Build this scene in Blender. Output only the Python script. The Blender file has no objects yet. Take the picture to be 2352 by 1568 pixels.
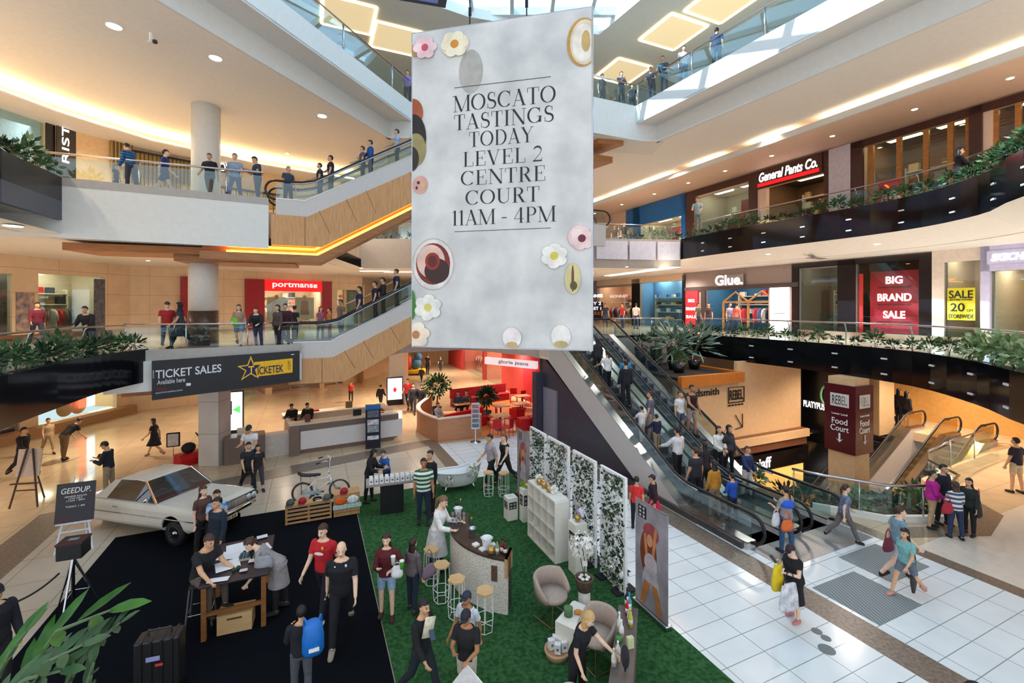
import bpy, math, random
import numpy as np
from mathutils import Vector, Matrix
R = math.radians; PI = math.pi
rnd = random.Random(11)
SC = bpy.context.scene
COL = SC.collection
# ---------------------------------------------------------------- survey of the place
F, CX, HY, EYE = 1040.0, 1176.0, 702.0, 6.0      # focal length (px), optical axis, horizon, eye height (m)
TH = R(24); CT, ST = math.cos(TH), math.sin(TH)  # the building's axes are turned 24 degrees
def ab(a, b): return (a*CT - b*ST, a*ST + b*CT)
def iab(x, y): return (x*CT + y*ST, -x*ST + y*CT)
def G(px, py, z=0.0):
    d = F*(EYE - z)/(py - HY); return ((px - CX)/F*d, d)
def bA(px, a):                                   # b where sight line px meets the plane a = const
    k = (px - CX)/F; return a*(CT - k*ST)/(ST + k*CT)
def aB(px, b):
    k = (px - CX)/F; return b*(ST + k*CT)/(CT - k*ST)
def zy(py, Y): return EYE - (py - HY)*Y/F
def lin(c): return tuple(((v/255)/12.92 if v/255 <= .04045 else ((v/255 + .055)/1.055)**2.4) for v in c)
# ---------------------------------------------------------------- materials
MATS = {}
def mat(name, col=(200, 200, 200), rough=.55, metal=0., emit=0., noise=.06, scale=6., bump=0., spec=.5, coat=0., col2=None, ecol=None, detail=4.):
    if name in MATS: return MATS[name]
    m = bpy.data.materials.new(name); m.use_nodes = True; MATS[name] = m
    nt = m.node_tree; N, L = nt.nodes, nt.links
    b = N['Principled BSDF']
    b.inputs['Roughness'].default_value = rough; b.inputs['Metallic'].default_value = metal
    b.inputs['Specular IOR Level'].default_value = spec; b.inputs['Coat Weight'].default_value = coat
    c = lin(col)
    tc = N.new('ShaderNodeTexCoord'); nz = N.new('ShaderNodeTexNoise'); nz.inputs['Scale'].default_value = scale; nz.inputs['Detail'].default_value = detail
    L.new(tc.outputs['Object'], nz.inputs['Vector'])
    rp = N.new('ShaderNodeValToRGB'); e = rp.color_ramp.elements
    e[0].position, e[1].position = .35, .65
    c2 = lin(col2) if col2 else None
    e[0].color = (*(max(0, x*(1 - noise)) for x in c), 1); e[1].color = (*(c2 if c2 else tuple(min(1, x*(1 + noise)) for x in c)), 1)
    L.new(nz.outputs['Fac'], rp.inputs['Fac']); L.new(rp.outputs['Color'], b.inputs['Base Color'])
    if bump:
        bp = N.new('ShaderNodeBump'); bp.inputs['Strength'].default_value = bump; bp.inputs['Distance'].default_value = .02
        L.new(nz.outputs['Fac'], bp.inputs['Height']); L.new(bp.outputs['Normal'], b.inputs['Normal'])
    if emit:
        b.inputs['Emission Strength'].default_value = emit
        b.inputs['Emission Color'].default_value = (*lin(ecol or col), 1)
    return m
def rgb(c, **k):                                  # a plain dyed or painted material by colour
    kw = dict(rough=.7, noise=.08, scale=14.); kw.update(k)
    key = 'paint_%d_%d_%d_%s' % (*c, ''.join('%s%s' % (i[:2], kw[i]) for i in sorted(kw)))
    return mat(key, c, **kw)
def glow(c, s): return mat('lit_%d_%d_%d_%.2f' % (*c, s), c, emit=s, noise=.02)
def glass(name='clear_glass', tint=(225, 240, 240), gl=.10, rough=.02):
    if name in MATS: return MATS[name]
    m = bpy.data.materials.new(name); m.use_nodes = True; MATS[name] = m
    nt = m.node_tree; N, L = nt.nodes, nt.links
    for n in list(N):
        if n.type != 'OUTPUT_MATERIAL': N.remove(n)
    o = [n for n in N if n.type == 'OUTPUT_MATERIAL'][0]
    t = N.new('ShaderNodeBsdfTransparent'); t.inputs[0].default_value = (*lin(tint), 1)
    g = N.new('ShaderNodeBsdfGlossy'); g.inputs['Roughness'].default_value = rough; g.inputs[0].default_value = (.9, .95, 1, 1)
    lw = N.new('ShaderNodeLayerWeight'); lw.inputs[0].default_value = .25
    mr = N.new('ShaderNodeMapRange'); mr.inputs['To Min'].default_value = gl*.5; mr.inputs['To Max'].default_value = min(1, gl*4)
    mx = N.new('ShaderNodeMixShader')
    L.new(lw.outputs['Facing'], mr.inputs['Value']); L.new(mr.outputs[0], mx.inputs[0]); L.new(t.outputs[0], mx.inputs[1]); L.new(g.outputs[0], mx.inputs[2]); L.new(mx.outputs[0], o.inputs[0])
    return m
def tiles(name, col, size=(1.0, .5), grout=.008, gcol=None, rough=.25, rot=24, noise=.06, off=0., spec=.5, up=False):
    if name in MATS: return MATS[name]
    m = mat(name, col, rough=rough, noise=noise, scale=1.3, spec=spec)
    nt = m.node_tree; N, L = nt.nodes, nt.links; b = N['Principled BSDF']
    src = b.inputs['Base Color'].links[0].from_socket
    tc = N.new('ShaderNodeTexCoord'); mp = N.new('ShaderNodeMapping'); mp.inputs['Rotation'].default_value = (0, 0, R(-rot))
    br = N.new('ShaderNodeTexBrick'); br.offset = off
    for i, v in (('Scale', 1.), ('Mortar Size', grout), ('Brick Width', size[0]), ('Row Height', size[1]), ('Mortar Smooth', 0.), ('Bias', 0.)): br.inputs[i].default_value = v
    br.inputs['Mortar'].default_value = (*lin(gcol or tuple(int(v*.62) for v in col)), 1)
    br.inputs['Color2'].default_value = (.9, .9, .9, 1)
    L.new(tc.outputs['Object'], mp.inputs[0]); L.new(mp.outputs[0], br.inputs['Vector']); L.new(src, br.inputs['Color1'])
    if up:                                        # courses laid up the wall
        sp = N.new('ShaderNodeSeparateXYZ'); ad = N.new('ShaderNodeMath'); cb = N.new('ShaderNodeCombineXYZ')
        L.new(tc.outputs['Object'], sp.inputs[0]); L.new(sp.outputs[0], ad.inputs[0]); L.new(sp.outputs[1], ad.inputs[1]); L.new(ad.outputs[0], cb.inputs[0]); L.new(sp.outputs[2], cb.inputs[1]); L.new(cb.outputs[0], br.inputs['Vector'])
    mx = N.new('ShaderNodeMix'); mx.data_type = 'RGBA'; mx.inputs[7].default_value = (*lin(gcol or tuple(int(v*.62) for v in col)), 1)
    L.new(br.outputs['Fac'], mx.inputs[0]); L.new(src, mx.inputs[6]); L.new(mx.outputs[2], b.inputs['Base Color'])
    return m
def bands(name, c1, c2, n=12., axis=2, duty=.5, rough=.7):   # stripes woven or printed in the thing itself
    if name in MATS: return MATS[name]
    m = mat(name, c1, rough=rough, noise=.03)
    nt = m.node_tree; N, L = nt.nodes, nt.links; b = N['Principled BSDF']
    src = b.inputs['Base Color'].links[0].from_socket
    tc = N.new('ShaderNodeTexCoord'); sp = N.new('ShaderNodeSeparateXYZ'); mu = N.new('ShaderNodeMath'); mu.operation = 'MULTIPLY'; mu.inputs[1].default_value = n
    fr = N.new('ShaderNodeMath'); fr.operation = 'FRACT'; gt = N.new('ShaderNodeMath'); gt.operation = 'GREATER_THAN'; gt.inputs[1].default_value = duty
    mx = N.new('ShaderNodeMix'); mx.data_type = 'RGBA'; mx.inputs[7].default_value = (*lin(c2), 1)
    L.new(tc.outputs['Object'], sp.inputs[0]); L.new(sp.outputs[axis], mu.inputs[0]); L.new(mu.outputs[0], fr.inputs[0]); L.new(fr.outputs[0], gt.inputs[0])
    L.new(gt.outputs[0], mx.inputs[0]); L.new(src, mx.inputs[6]); L.new(mx.outputs[2], b.inputs['Base Color'])
    return m
def wood(name, c1=None, c2=None, rough=.45, stretch=(1, 1, 8), scale=3.):
    if name in MATS: return MATS[name]
    m = mat(name, c1, rough=rough, col2=c2, scale=scale, detail=8.)
    nt = m.node_tree; N, L = nt.nodes, nt.links
    nz = [n for n in N if n.type == 'TEX_NOISE'][0]; tc = [n for n in N if n.type == 'TEX_COORD'][0]
    mp = N.new('ShaderNodeMapping'); mp.inputs['Scale'].default_value = stretch
    L.new(tc.outputs['Object'], mp.inputs[0]); L.new(mp.outputs[0], nz.inputs['Vector'])
    return m
# ---------------------------------------------------------------- mesh builder
def ico(v): return v
class MB:
    def __init__(s): s.V, s.Fc = [], []
    def add(s, vs, fs):
        o = len(s.V); s.V.extend(tuple(v) for v in vs); s.Fc.extend(tuple(i + o for i in f) for f in fs); return s
    def box(s, x0, x1, y0, y1, z0, z1):
        return s.add([(x0,y0,z0),(x1,y0,z0),(x1,y1,z0),(x0,y1,z0),(x0,y0,z1),(x1,y0,z1),(x1,y1,z1),(x0,y1,z1)],
                     [(0,3,2,1),(4,5,6,7),(0,1,5,4),(1,2,6,5),(2,3,7,6),(3,0,4,7)])
    def abox(s, a0, a1, b0, b1, z0, z1):          # box in the building's axes
        return s.prism([ab(a0,b0), ab(a1,b0), ab(a1,b1), ab(a0,b1)], z0, z1)
    def cb(s, c, sz, M=None):                      # centred box, optional matrix
        v = [(c[0]+dx*sz[0]/2, c[1]+dy*sz[1]/2, c[2]+dz*sz[2]/2) for dz in (-1,1) for dx,dy in ((-1,-1),(1,-1),(1,1),(-1,1))]
        if M is not None: v = [M @ Vector(p) for p in v]
        return s.add(v, [(0,3,2,1),(4,5,6,7),(0,1,5,4),(1,2,6,5),(2,3,7,6),(3,0,4,7)])
    def prism(s, poly, z0, z1):
        n = len(poly)
        A = sum(poly[i][0]*poly[(i+1)%n][1] - poly[(i+1)%n][0]*poly[i][1] for i in range(n))
        if A < 0: poly = poly[::-1]
        g0 = z0 if callable(z0) else (lambda x, y: z0); g1 = z1 if callable(z1) else (lambda x, y: z1)
        vs = [(x,y,g0(x,y)) for x,y in poly] + [(x,y,g1(x,y)) for x,y in poly]
        return s.add(vs, [tuple(range(n-1,-1,-1)), tuple(range(n,2*n))] + [(i,(i+1)%n,n+(i+1)%n,n+i) for i in range(n)])
    def xprism(s, poly, y0, y1, ax='y'):           # polygon drawn in (x,z) pushed along y, or in (y,z) pushed along x
        n = len(poly)
        f = (lambda p, t: (p[0], t, p[1])) if ax == 'y' else (lambda p, t: (t, p[0], p[1]))
        vs = [f(p, y0) for p in poly] + [f(p, y1) for p in poly]
        return s.add(vs, [tuple(range(n)), tuple(range(2*n-1,n-1,-1))] + [(i,n+i,n+(i+1)%n,(i+1)%n) for i in range(n)])
    def strip(s, pts, z0, z1, t=.12):              # upright band along a plan polyline, t thick to its left
        n = len(pts); off = []
        for i in range(n):
            p, q = pts[max(i-1,0)], pts[min(i+1,n-1)]
            dx, dy = q[0]-p[0], q[1]-p[1]; l = math.hypot(dx,dy) or 1
            off.append((pts[i][0]-dy/l*t, pts[i][1]+dx/l*t))
        z0s = z0 if isinstance(z0, (list, tuple)) else [z0]*n; z1s = z1 if isinstance(z1, (list, tuple)) else [z1]*n
        vs = []
        for i in range(n): vs += [(*pts[i],z0s[i]),(*pts[i],z1s[i]),(*off[i],z1s[i]),(*off[i],z0s[i])]
        fs = []
        for i in range(n-1):
            a, b = 4*i, 4*i+4
            for k in range(4): fs.append((a+k, b+k, b+(k+1)%4, a+(k+1)%4))
        fs += [(0,1,2,3), (4*n-1,4*n-2,4*n-3,4*n-4)]
        return s.add(vs, fs)
    def ring(s, inn, out, z0, z1):                 # slab between two plan polylines
        n = len(inn); vs = []
        for i in range(n): vs += [(*inn[i],z0),(*out[i],z0),(*out[i],z1),(*inn[i],z1)]
        fs = []
        for i in range(n-1):
            a, b = 4*i, 4*i+4
            for k in range(4): fs.append((a+k, a+(k+1)%4, b+(k+1)%4, b+k))
        return s.add(vs, fs)
    def tube(s, pts, r, n=8, closed=False):
        P = [Vector(p) for p in pts]; m = len(P); rs = r if isinstance(r, (list, tuple)) else [r]*m
        vs = []; up = None
        for i in range(m):
            t = (P[(i+1)%m]-P[i-1]) if closed else (P[min(i+1,m-1)]-P[max(i-1,0)])
            t.normalize()
            if up is None: up = t.orthogonal().normalized()
            up = (up - t*up.dot(t)); up = up.normalized() if up.length > 1e-6 else t.orthogonal().normalized()
            w = t.cross(up)
            for k in range(n):
                a = 2*PI*k/n; vs.append(P[i] + (up*math.cos(a) + w*math.sin(a))*rs[i])
        fs = []
        for i in range(m if closed else m-1):
            j = (i+1)%m
            for k in range(n): fs.append((i*n+k, i*n+(k+1)%n, j*n+(k+1)%n, j*n+k))
        if not closed: fs += [tuple(range(n-1,-1,-1)), tuple(range((m-1)*n, m*n))]
        return s.add(vs, fs)
    def lathe(s, prof, n=16, c=(0,0,0), M=None, caps=True):
        vs = []; m = len(prof)
        for r, z in prof:
            for k in range(n):
                a = 2*PI*k/n; v = Vector((c[0]+r*math.cos(a), c[1]+r*math.sin(a), c[2]+z)) if M is None else M @ Vector((r*math.cos(a), r*math.sin(a), z)) + Vector(c)
                vs.append(v)
        fs = [(i*n+k, i*n+(k+1)%n, (i+1)*n+(k+1)%n, (i+1)*n+k) for i in range(m-1) for k in range(n)]
        if caps: fs += [tuple(range(n-1,-1,-1)), tuple(range((m-1)*n, m*n))]
        return s.add(vs, fs)
    def ell(s, c, r, n=10, m=7, M=None):
        prof = [(math.sin(PI*i/m), -math.cos(PI*i/m)) for i in range(m+1)]; prof[0] = (.02, -1); prof[-1] = (.02, 1)
        b = MB().lathe(prof, n)
        vs = [Vector((v[0]*r[0], v[1]*r[1], v[2]*r[2])) for v in b.V]
        if M is not None: vs = [M @ v for v in vs]
        return s.add([v + Vector(c) for v in vs], b.Fc)
    def quad(s, *p): return s.add(p, [tuple(range(len(p)))])
    def loft(s, rings, cap=True, closed=True):
        n = len(rings[0]); vs = [p for r in rings for p in r]
        fs = [(i*n+k, i*n+(k+1)%n, (i+1)*n+(k+1)%n, (i+1)*n+k) for i in range(len(rings)-1) for k in range(n if closed else n-1)]
        if cap: fs += [tuple(range(n-1,-1,-1)), tuple(range((len(rings)-1)*n, len(rings)*n))]
        return s.add(vs, fs)
    def mesh(s, name):
        me = bpy.data.meshes.new(name); me.from_pydata([tuple(v) for v in s.V], [], s.Fc); me.update(); return me
    def build(s, name, m, parent=None, loc=None, rz=0., smooth=False, bev=0.):
        me = s.mesh(name); me.materials.append(m)
        if smooth: me.polygons.foreach_set('use_smooth', [True]*len(me.polygons))
        o = bpy.data.objects.new(name, me); COL.objects.link(o)
        if parent: o.parent = parent
        if loc: o.location = loc
        o.rotation_euler.z = rz
        if bev:
            md = o.modifiers.new('soft_edges', 'BEVEL'); md.width = bev; md.segments = 2; md.limit_method = 'ANGLE'
        return o
def tag(o, label=None, cat=None, group=None, kind=None):
    if label: o['label'] = label
    if cat: o['category'] = cat
    if group: o['group'] = group
    if kind: o['kind'] = kind
    return o
def root(name, loc, label, cat, rz=0., group=None):
    o = bpy.data.objects.new(name, None); COL.objects.link(o); o.location = loc; o.rotation_euler.z = rz; o.empty_display_size = .2
    return tag(o, label, cat, group)
def st(name, mb, m, smooth=False, label=None, cat=None):
    o = mb.build(name, m, smooth=smooth); o['kind'] = 'structure'
    if label: o['label'] = label
    return o
def copy_tree(o, parent=None):
    c = o.copy(); COL.objects.link(c)
    if parent: c.parent = parent
    for ch in list(o.children): copy_tree(ch, c)
    return c
def crom(pts, k=4):
    out = []; P = [pts[0]] + list(pts) + [pts[-1]]
    for i in range(1, len(P)-2):
        p0, p1, p2, p3 = [Vector(P[j]) for j in (i-1,i,i+1,i+2)]
        for s in range(k):
            t = s/k; out.append(tuple(.5*((2*p1)+(p2-p0)*t+(2*p0-5*p1+4*p2-p3)*t*t+(3*p1-p0-3*p2+p3)*t**3)))
    out.append(tuple(pts[-1])); return out
def text(body, size, m, name='lettering', parent=None, M=None, bold=0., shear=0., ext=.004, align='CENTER', space=1., width=None, height=None, line=1.):
    cu = bpy.data.curves.new(name, 'FONT'); cu.body = body; cu.size = size; cu.align_x = align; cu.align_y = 'CENTER'
    cu.extrude = ext; cu.offset = bold*size*.75; cu.shear = shear; cu.space_character = space; cu.space_line = line
    o = bpy.data.objects.new(name, cu); COL.objects.link(o)
    dg = bpy.context.evaluated_depsgraph_get()
    me = bpy.data.meshes.new_from_object(o.evaluated_get(dg)); bpy.data.objects.remove(o); bpy.data.curves.remove(cu)
    me.name = name; me.materials.clear(); me.materials.append(m)
    if len(me.vertices):
        n = len(me.vertices); co = np.empty(n*3); me.vertices.foreach_get('co', co); co = co.reshape(-1,3)
        for ax, want in ((0, width), (1, height)):
            if want: co[:,ax] *= want/max(1e-6, np.ptp(co[:,ax]))
        if align == 'CENTER': co[:,0] -= (co[:,0].max()+co[:,0].min())/2
        co[:,1] -= (co[:,1].max()+co[:,1].min())/2
        if M is not None:
            A = np.array(M); co = co @ A[:3,:3].T + A[:3,3]
        me.vertices.foreach_set('co', co.ravel()); me.update()
    ob = bpy.data.objects.new(name, me); COL.objects.link(ob)
    if parent: ob.parent = parent
    return ob
def frame(o, x, y): # matrix from origin and two in-plane directions (text lies in x,y; faces x cross y)
    x = Vector(x).normalized(); y = Vector(y).normalized(); z = x.cross(y)
    return Matrix(((x[0],y[0],z[0],o[0]),(x[1],y[1],z[1],o[1]),(x[2],y[2],z[2],o[2]),(0,0,0,1)))
# ---------------------------------------------------------------- people: one continuous remeshed body, clothes and hair as children
def rx(a): return Matrix.Rotation(a, 3, 'X')
def rzm(a): return Matrix.Rotation(a, 3, 'Z')
def capsule(mb, p, q, r0, r1, n=10, flat=1., ref=None):
    p, q = Vector(p), Vector(q); t = (q-p); L = t.length; t = t/L if L > 1e-6 else Vector((0,0,1))
    u = (ref - t*ref.dot(t)).normalized() if ref is not None else t.orthogonal().normalized()
    w = t.cross(u); rings = []
    for k, (s, f) in enumerate([(-1,.15),(-.75,.66),(0,1),(.33,1),(.66,1),(1,1),(1.75,.66),(2,.15)]):
        if s <= 0: c = p + t*s*r0; r = r0*f
        elif s >= 1: c = q + t*(s-1)*r1; r = r1*f
        else: c = p + t*L*s; r = r0 + (r1-r0)*s
        rings.append([c + (u*math.cos(2*PI*i/n)*flat + w*math.sin(2*PI*i/n))*r for i in range(n)])
    mb.loft(rings)
BASE = dict(hl=4, hr=-4, kl=3, kr=3, al=6, ar=-4, bl=9, br=9, el=14, er=14, il=0, ir=0, lean=0, tw=0, hy=0, hp=0, sp=3)
POSES = {
 'stand': {}, 'wait': dict(hl=7, hr=-5, kl=8, el=20, er=12),
 'walk': dict(hl=24, hr=-17, kl=6, kr=24, al=-18, ar=20, el=22, er=30, lean=3),
 'stride': dict(hl=-20, hr=27, kl=28, kr=8, al=22, ar=-20, el=30, er=22, lean=4),
 'phone': dict(al=22, ar=26, el=88, er=88, il=25, ir=25, hp=28, lean=4),
 'rail': dict(al=42, ar=42, el=52, er=52, il=18, ir=18, lean=20, hp=-4, bl=12, br=12, hl=-6, hr=-12),
 'bend': dict(lean=48, al=52, ar=58, el=34, er=30, hp=14, hl=4, hr=-6),
 'reach': dict(lean=12, al=58, ar=62, el=22, er=18, hp=14),
 'reach1': dict(lean=14, ar=68, er=12, al=14, el=30, hp=20),
 'reach2': dict(lean=14, al=70, el=10, bl=4, ar=14, er=30, hp=22, hy=20),
 'desk': dict(lean=10, al=34, ar=34, el=66, er=66, hp=18),
 'sit': dict(hl=84, hr=84, kl=84, kr=84, al=30, ar=30, el=62, er=62, sp=7, hp=6),
 'sitwrite': dict(hl=78, hr=80, kl=78, kr=80, al=48, ar=60, el=40, er=22, sp=8, lean=16, hp=10),
 'hold': dict(al=24, ar=10, el=84, er=24, il=20),
 'carry': dict(al=20, ar=24, el=74, er=84, il=16, ir=28, hp=14),
 'bag': dict(al=12, el=78, ar=4, er=10, il=6),
 'hip': dict(bl=34, al=-6, el=70, il=50, ar=26, er=86, ir=22),
 'handrail': dict(ar=40, er=28, br=20, al=6, hl=5, hr=-5),
 'handrail2': dict(al=40, el=28, bl=20, ar=6, hl=-5, hr=5),
 'hands': dict(al=14, ar=14, el=46, er=46, il=34, ir=34),
}
def skeleton(pose, fem, fat):
    P = dict(BASE); P.update(pose)
    P0 = Vector((0,0,.92)); Rt = rzm(R(P['tw'])) @ rx(R(P['lean']))
    tp = lambda x, y, z: P0 + Rt @ Vector((x,y,z))
    segs = []; mb = MB(); g = 1 + fat
    W = [(-.11,.125,.095),(-.02,.168,.118),(.06,.158,.112),(.14,.132,.098),(.26,.146,.108),(.37,.163,.116),(.45,.140,.088),(.50,.085,.066),(.53,.05,.05)] if fem else \
        [(-.11,.125,.095),(-.02,.160,.112),(.06,.155,.110),(.14,.148,.105),(.26,.160,.112),(.37,.182,.120),(.45,.158,.094),(.50,.10,.072),(.53,.055,.052)]
    rings = []
    for z, a, b in W:
        gg = g if z < .4 else 1 + fat*.4
        rings.append([tp(a*gg*math.cos(t), b*gg*math.sin(t) - (.012 if .2 < z < .42 else 0)*(2 if fem else 1), z) for t in [2*PI*i/16 for i in range(16)]])
    mb.loft(rings); segs.append(('torso', tp(0,0,-.1), tp(0,0,.50), .15*g, .15, 0))
    capsule(mb, tp(0,.012,.47), tp(0,-.004,.60), .054, .050); segs.append(('neck', tp(0,.01,.51), tp(0,-.004,.585), .05, .05, 0))
    Rh = rzm(R(P['tw'] + P['hy'])) @ rx(R(P['lean']*.55 + P['hp'])); hc = tp(0,-.004,.585) + Rh @ Vector((0,-.018,.082))
    hp = lambda x, y, z: hc + Rh @ Vector((x,y,z))
    for c, r in (((0,.014,.032),(.076,.094,.094)), ((0,-.024,-.022),(.063,.072,.092)), ((0,-.062,-.088),(.026,.026,.022)), ((0,-.075,.016),(.048,.022,.016)), ((.074,.012,-.008),(.012,.02,.03)), ((-.074,.012,-.008),(.012,.02,.03)), ((0,-.082,-.058),(.024,.016,.014))):
        mb.ell(hp(*c), r, 12, 8, Rh)
    capsule(mb, hp(0,-.090,.004), hp(0,-.106,-.032), .010, .015)
    segs.append(('head', hp(0,.01,.04), hp(0,-.02,-.06), .095, .08, 0))
    sw = .158 if fem else .178
    for s, A, B, E, I in ((1, P['al'], P['bl'], P['el'], P['il']), (-1, P['ar'], P['br'], P['er'], P['ir'])):
        A, B, E, I = R(A), R(B), R(E), R(I)
        S = tp(s*sw, .004, .428); d1 = Rt @ Vector((s*math.sin(B), -math.sin(A)*math.cos(B), -math.cos(A)*math.cos(B)))
        K = S + d1*.285; e2 = A + E; xo = s*(math.sin(B)*max(0, 1-E/R(80))*.6 - math.sin(I))
        d2 = (Rt @ Vector((xo, -math.sin(e2)*math.cos(I), -math.cos(e2)*math.cos(I)))).normalized(); Wr = K + d2*.25
        q = .9 if fem else 1.
        capsule(mb, S, K, .050*q*(1+fat*.5), .043*q); segs.append(('uarm', S, K, .05, .042, s))
        capsule(mb, K, Wr, .043*q, .029*q); segs.append(('farm', K, Wr, .042, .03, s))
        side = d2.cross(Vector((0,0,1)));
        if side.length < .3: side = d2.cross(Vector((0,1,0)))
        side.normalize(); nrm = side.cross(d2).normalized()
        fl = Vector((s,0,0)); lat = (nrm if abs(fl.dot(side)) > .8 and E < R(40) else side)
        lat = lat.normalized(); pn = d2.cross(lat)
        H1 = Wr + d2*.085
        capsule(mb, Wr, H1, .026, .038, 10, .45, pn); segs.append(('hand', Wr, Wr + d2*.17, .04, .03, s))
        for i, (o, ln) in enumerate(((-.033,.062),(-.012,.074),(.011,.070),(.033,.054))):
            k0 = H1 + lat*o; k1 = k0 + (d2*.8 + pn*.25*s)*ln*.55; capsule(mb, k0, k1, .0105, .0098, 8); capsule(mb, k1, k1 + (d2*.6 + pn*.6*s).normalized()*ln*.5, .0098, .008, 8)
        capsule(mb, Wr + d2*.03 - lat*.022, Wr + d2*.075 - lat*.062, .013, .010, 8)
    low = 9
    for s, h, k in ((1, P['hl'], P['kl']), (-1, P['hr'], P['kr'])):
        h, k = R(h), R(k); sp = R(P['sp'])
        hip = P0 + Vector((s*.088*(1.03 if fem else 1), 0, -.03)); d1 = Vector((s*math.sin(sp), -math.sin(h), -math.cos(h))).normalized(); kn = hip + d1*.415
        d2 = Vector((s*math.sin(sp)*.3, -math.sin(h-k), -math.cos(h-k))).normalized(); an = kn + d2*.40
        capsule(mb, hip, kn, .088*(1+fat*.6), .056); segs.append(('thigh', hip, kn, .085, .056, s))
        capsule(mb, kn, kn + d2*.14 + Vector((0,.012,0)), .054, .053); capsule(mb, kn + d2*.12 + Vector((0,.010,0)), an, .052, .036); segs.append(('calf', kn, an, .054, .038, s))
        ft = Matrix.Rotation(min(0, (h-k))*.9, 3, 'X') if h-k < -.12 else Matrix.Rotation((h-k)*.5 if h < R(60) else 0, 3, 'X')
        ff = lambda x, y, z: an + ft @ Vector((x,y,z))
        capsule(mb, ff(0,.028,-.042), ff(s*.012,-.135,-.056), .038, .030, 10, 1.25, Vector((1,0,0))); segs.append(('foot', ff(0,.045,-.05), ff(s*.012,-.16,-.05), .045, .045, s))
        low = min(low, ff(0,.028,-.08).z, ff(0,-.135,-.086).z)
    return P, mb, segs, low, (hc, Rh)
BODY = {}
def body(pose, fem, fat, vox):
    key = (pose if isinstance(pose, str) else str(sorted(pose.items())), fem, fat, vox)
    if key in BODY: return BODY[key]
    pd = POSES[pose] if isinstance(pose, str) else pose
    P, mb, segs, low, head = skeleton(pd, fem, fat)
    me = mb.mesh('person'); o = bpy.data.objects.new('tmp', me); COL.objects.link(o)
    r = o.modifiers.new('r', 'REMESH'); r.mode = 'VOXEL'; r.voxel_size = vox; r.use_smooth_shade = True
    s = o.modifiers.new('s', 'SMOOTH'); s.factor = .5; s.iterations = 2 if vox < .012 else 1
    dg = bpy.context.evaluated_depsgraph_get(); m2 = bpy.data.meshes.new_from_object(o.evaluated_get(dg)); bpy.data.objects.remove(o)
    n = len(m2.vertices); co = np.empty(n*3); m2.vertices.foreach_get('co', co); co = co.reshape(-1,3)
    nr = np.empty(n*3); m2.vertex_normals.foreach_get('vector', nr); nr = nr.reshape(-1,3)
    best = np.full(n, 1e9); bi = np.zeros(n, int); bt = np.zeros(n)
    for i, (tg, p, q, r0, r1, sd) in enumerate(segs):
        p, q = np.array(p), np.array(q); d = q-p; t = ((co-p) @ d)/(d @ d); tc = np.clip(t,0,1)
        D = np.linalg.norm(co - (p + tc[:,None]*d), axis=1)/(r0 + (r1-r0)*tc)
        w = D < best; best[w] = D[w]; bi[w] = i; bt[w] = t[w]
    names = np.array([s_[0] for s_ in segs])[bi]; sides = np.array([s_[5] for s_ in segs])[bi]
    co[:,2] -= low; m2.vertices.foreach_set('co', co.ravel()); m2.name = 'person'
    hc, Rh = head; hl = (co - np.array(hc - Vector((0,0,low)))) @ np.array(Rh)      # head-local coordinates
    fc = np.array([p.vertices[:] + ((p.vertices[0],) if len(p.vertices) == 3 else ()) for p in m2.polygons])
    fcen = hl[fc].mean(1); mi = np.zeros(len(fc), int); hm = (names[fc[:,0]] == 'head')
    for sx in (-1, 1): mi[hm & (np.abs(fcen[:,0]-sx*.030) < .010) & (np.abs(fcen[:,2]-.002) < .006) & (fcen[:,1] < -.05)] = 1
    for sx in (-1, 1): mi[hm & (np.abs(fcen[:,0]-sx*.030) < .016) & (np.abs(fcen[:,2]-.024) < .004) & (fcen[:,1] < -.05)] = 1
    mi[hm & (np.abs(fcen[:,0]) < .022) & (np.abs(fcen[:,2]+.058) < .008) & (fcen[:,1] < -.05)] = 2
    for _ in range(3): m2.materials.append(None)
    m2.polygons.foreach_set('material_index', mi); m2.polygons.foreach_set('use_smooth', [True]*len(fc)); m2.update()
    B = dict(sides=sides, me=m2, co=co, nr=nr, names=names, t=bt, fc=fc, hl=hl, segs=segs, low=low, hc=hc - Vector((0,0,low)), Rh=Rh, kids={}, P=P)
    BODY[key] = B; return B
def shell(B, key, mask, off, extra=None):
    if key in B['kids']: return B['kids'][key]
    f = B['fc'][mask[B['fc']].all(1)]
    used = np.unique(f); mp = np.full(len(B['co']), -1); mp[used] = np.arange(len(used))
    v = B['co'][used] + B['nr'][used]*off
    me = bpy.data.meshes.new(key)
    fl = [tuple(dict.fromkeys(mp[q].tolist())) for q in f]; vl = v.tolist()
    if extra:
        b = MB(); b.V, b.Fc = [tuple(x) for x in vl], fl; extra(b); vl, fl = b.V, b.Fc
    me.from_pydata(vl, [], fl); me.polygons.foreach_set('use_smooth', [True]*len(me.polygons)); me.update()
    B['kids'][key] = me; return me
def kid(par, me, name, m):
    if not len(me.polygons): return None
    if not me.materials: me.materials.append(m)
    o = bpy.data.objects.new(name, me); COL.objects.link(o); o.parent = par
    o.material_slots[0].link = 'OBJECT'; o.material_slots[0].material = m; return o
SKINS = [(236,196,168),(214,165,130),(178,125,90),(120,80,56)]
NP = 0
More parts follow.
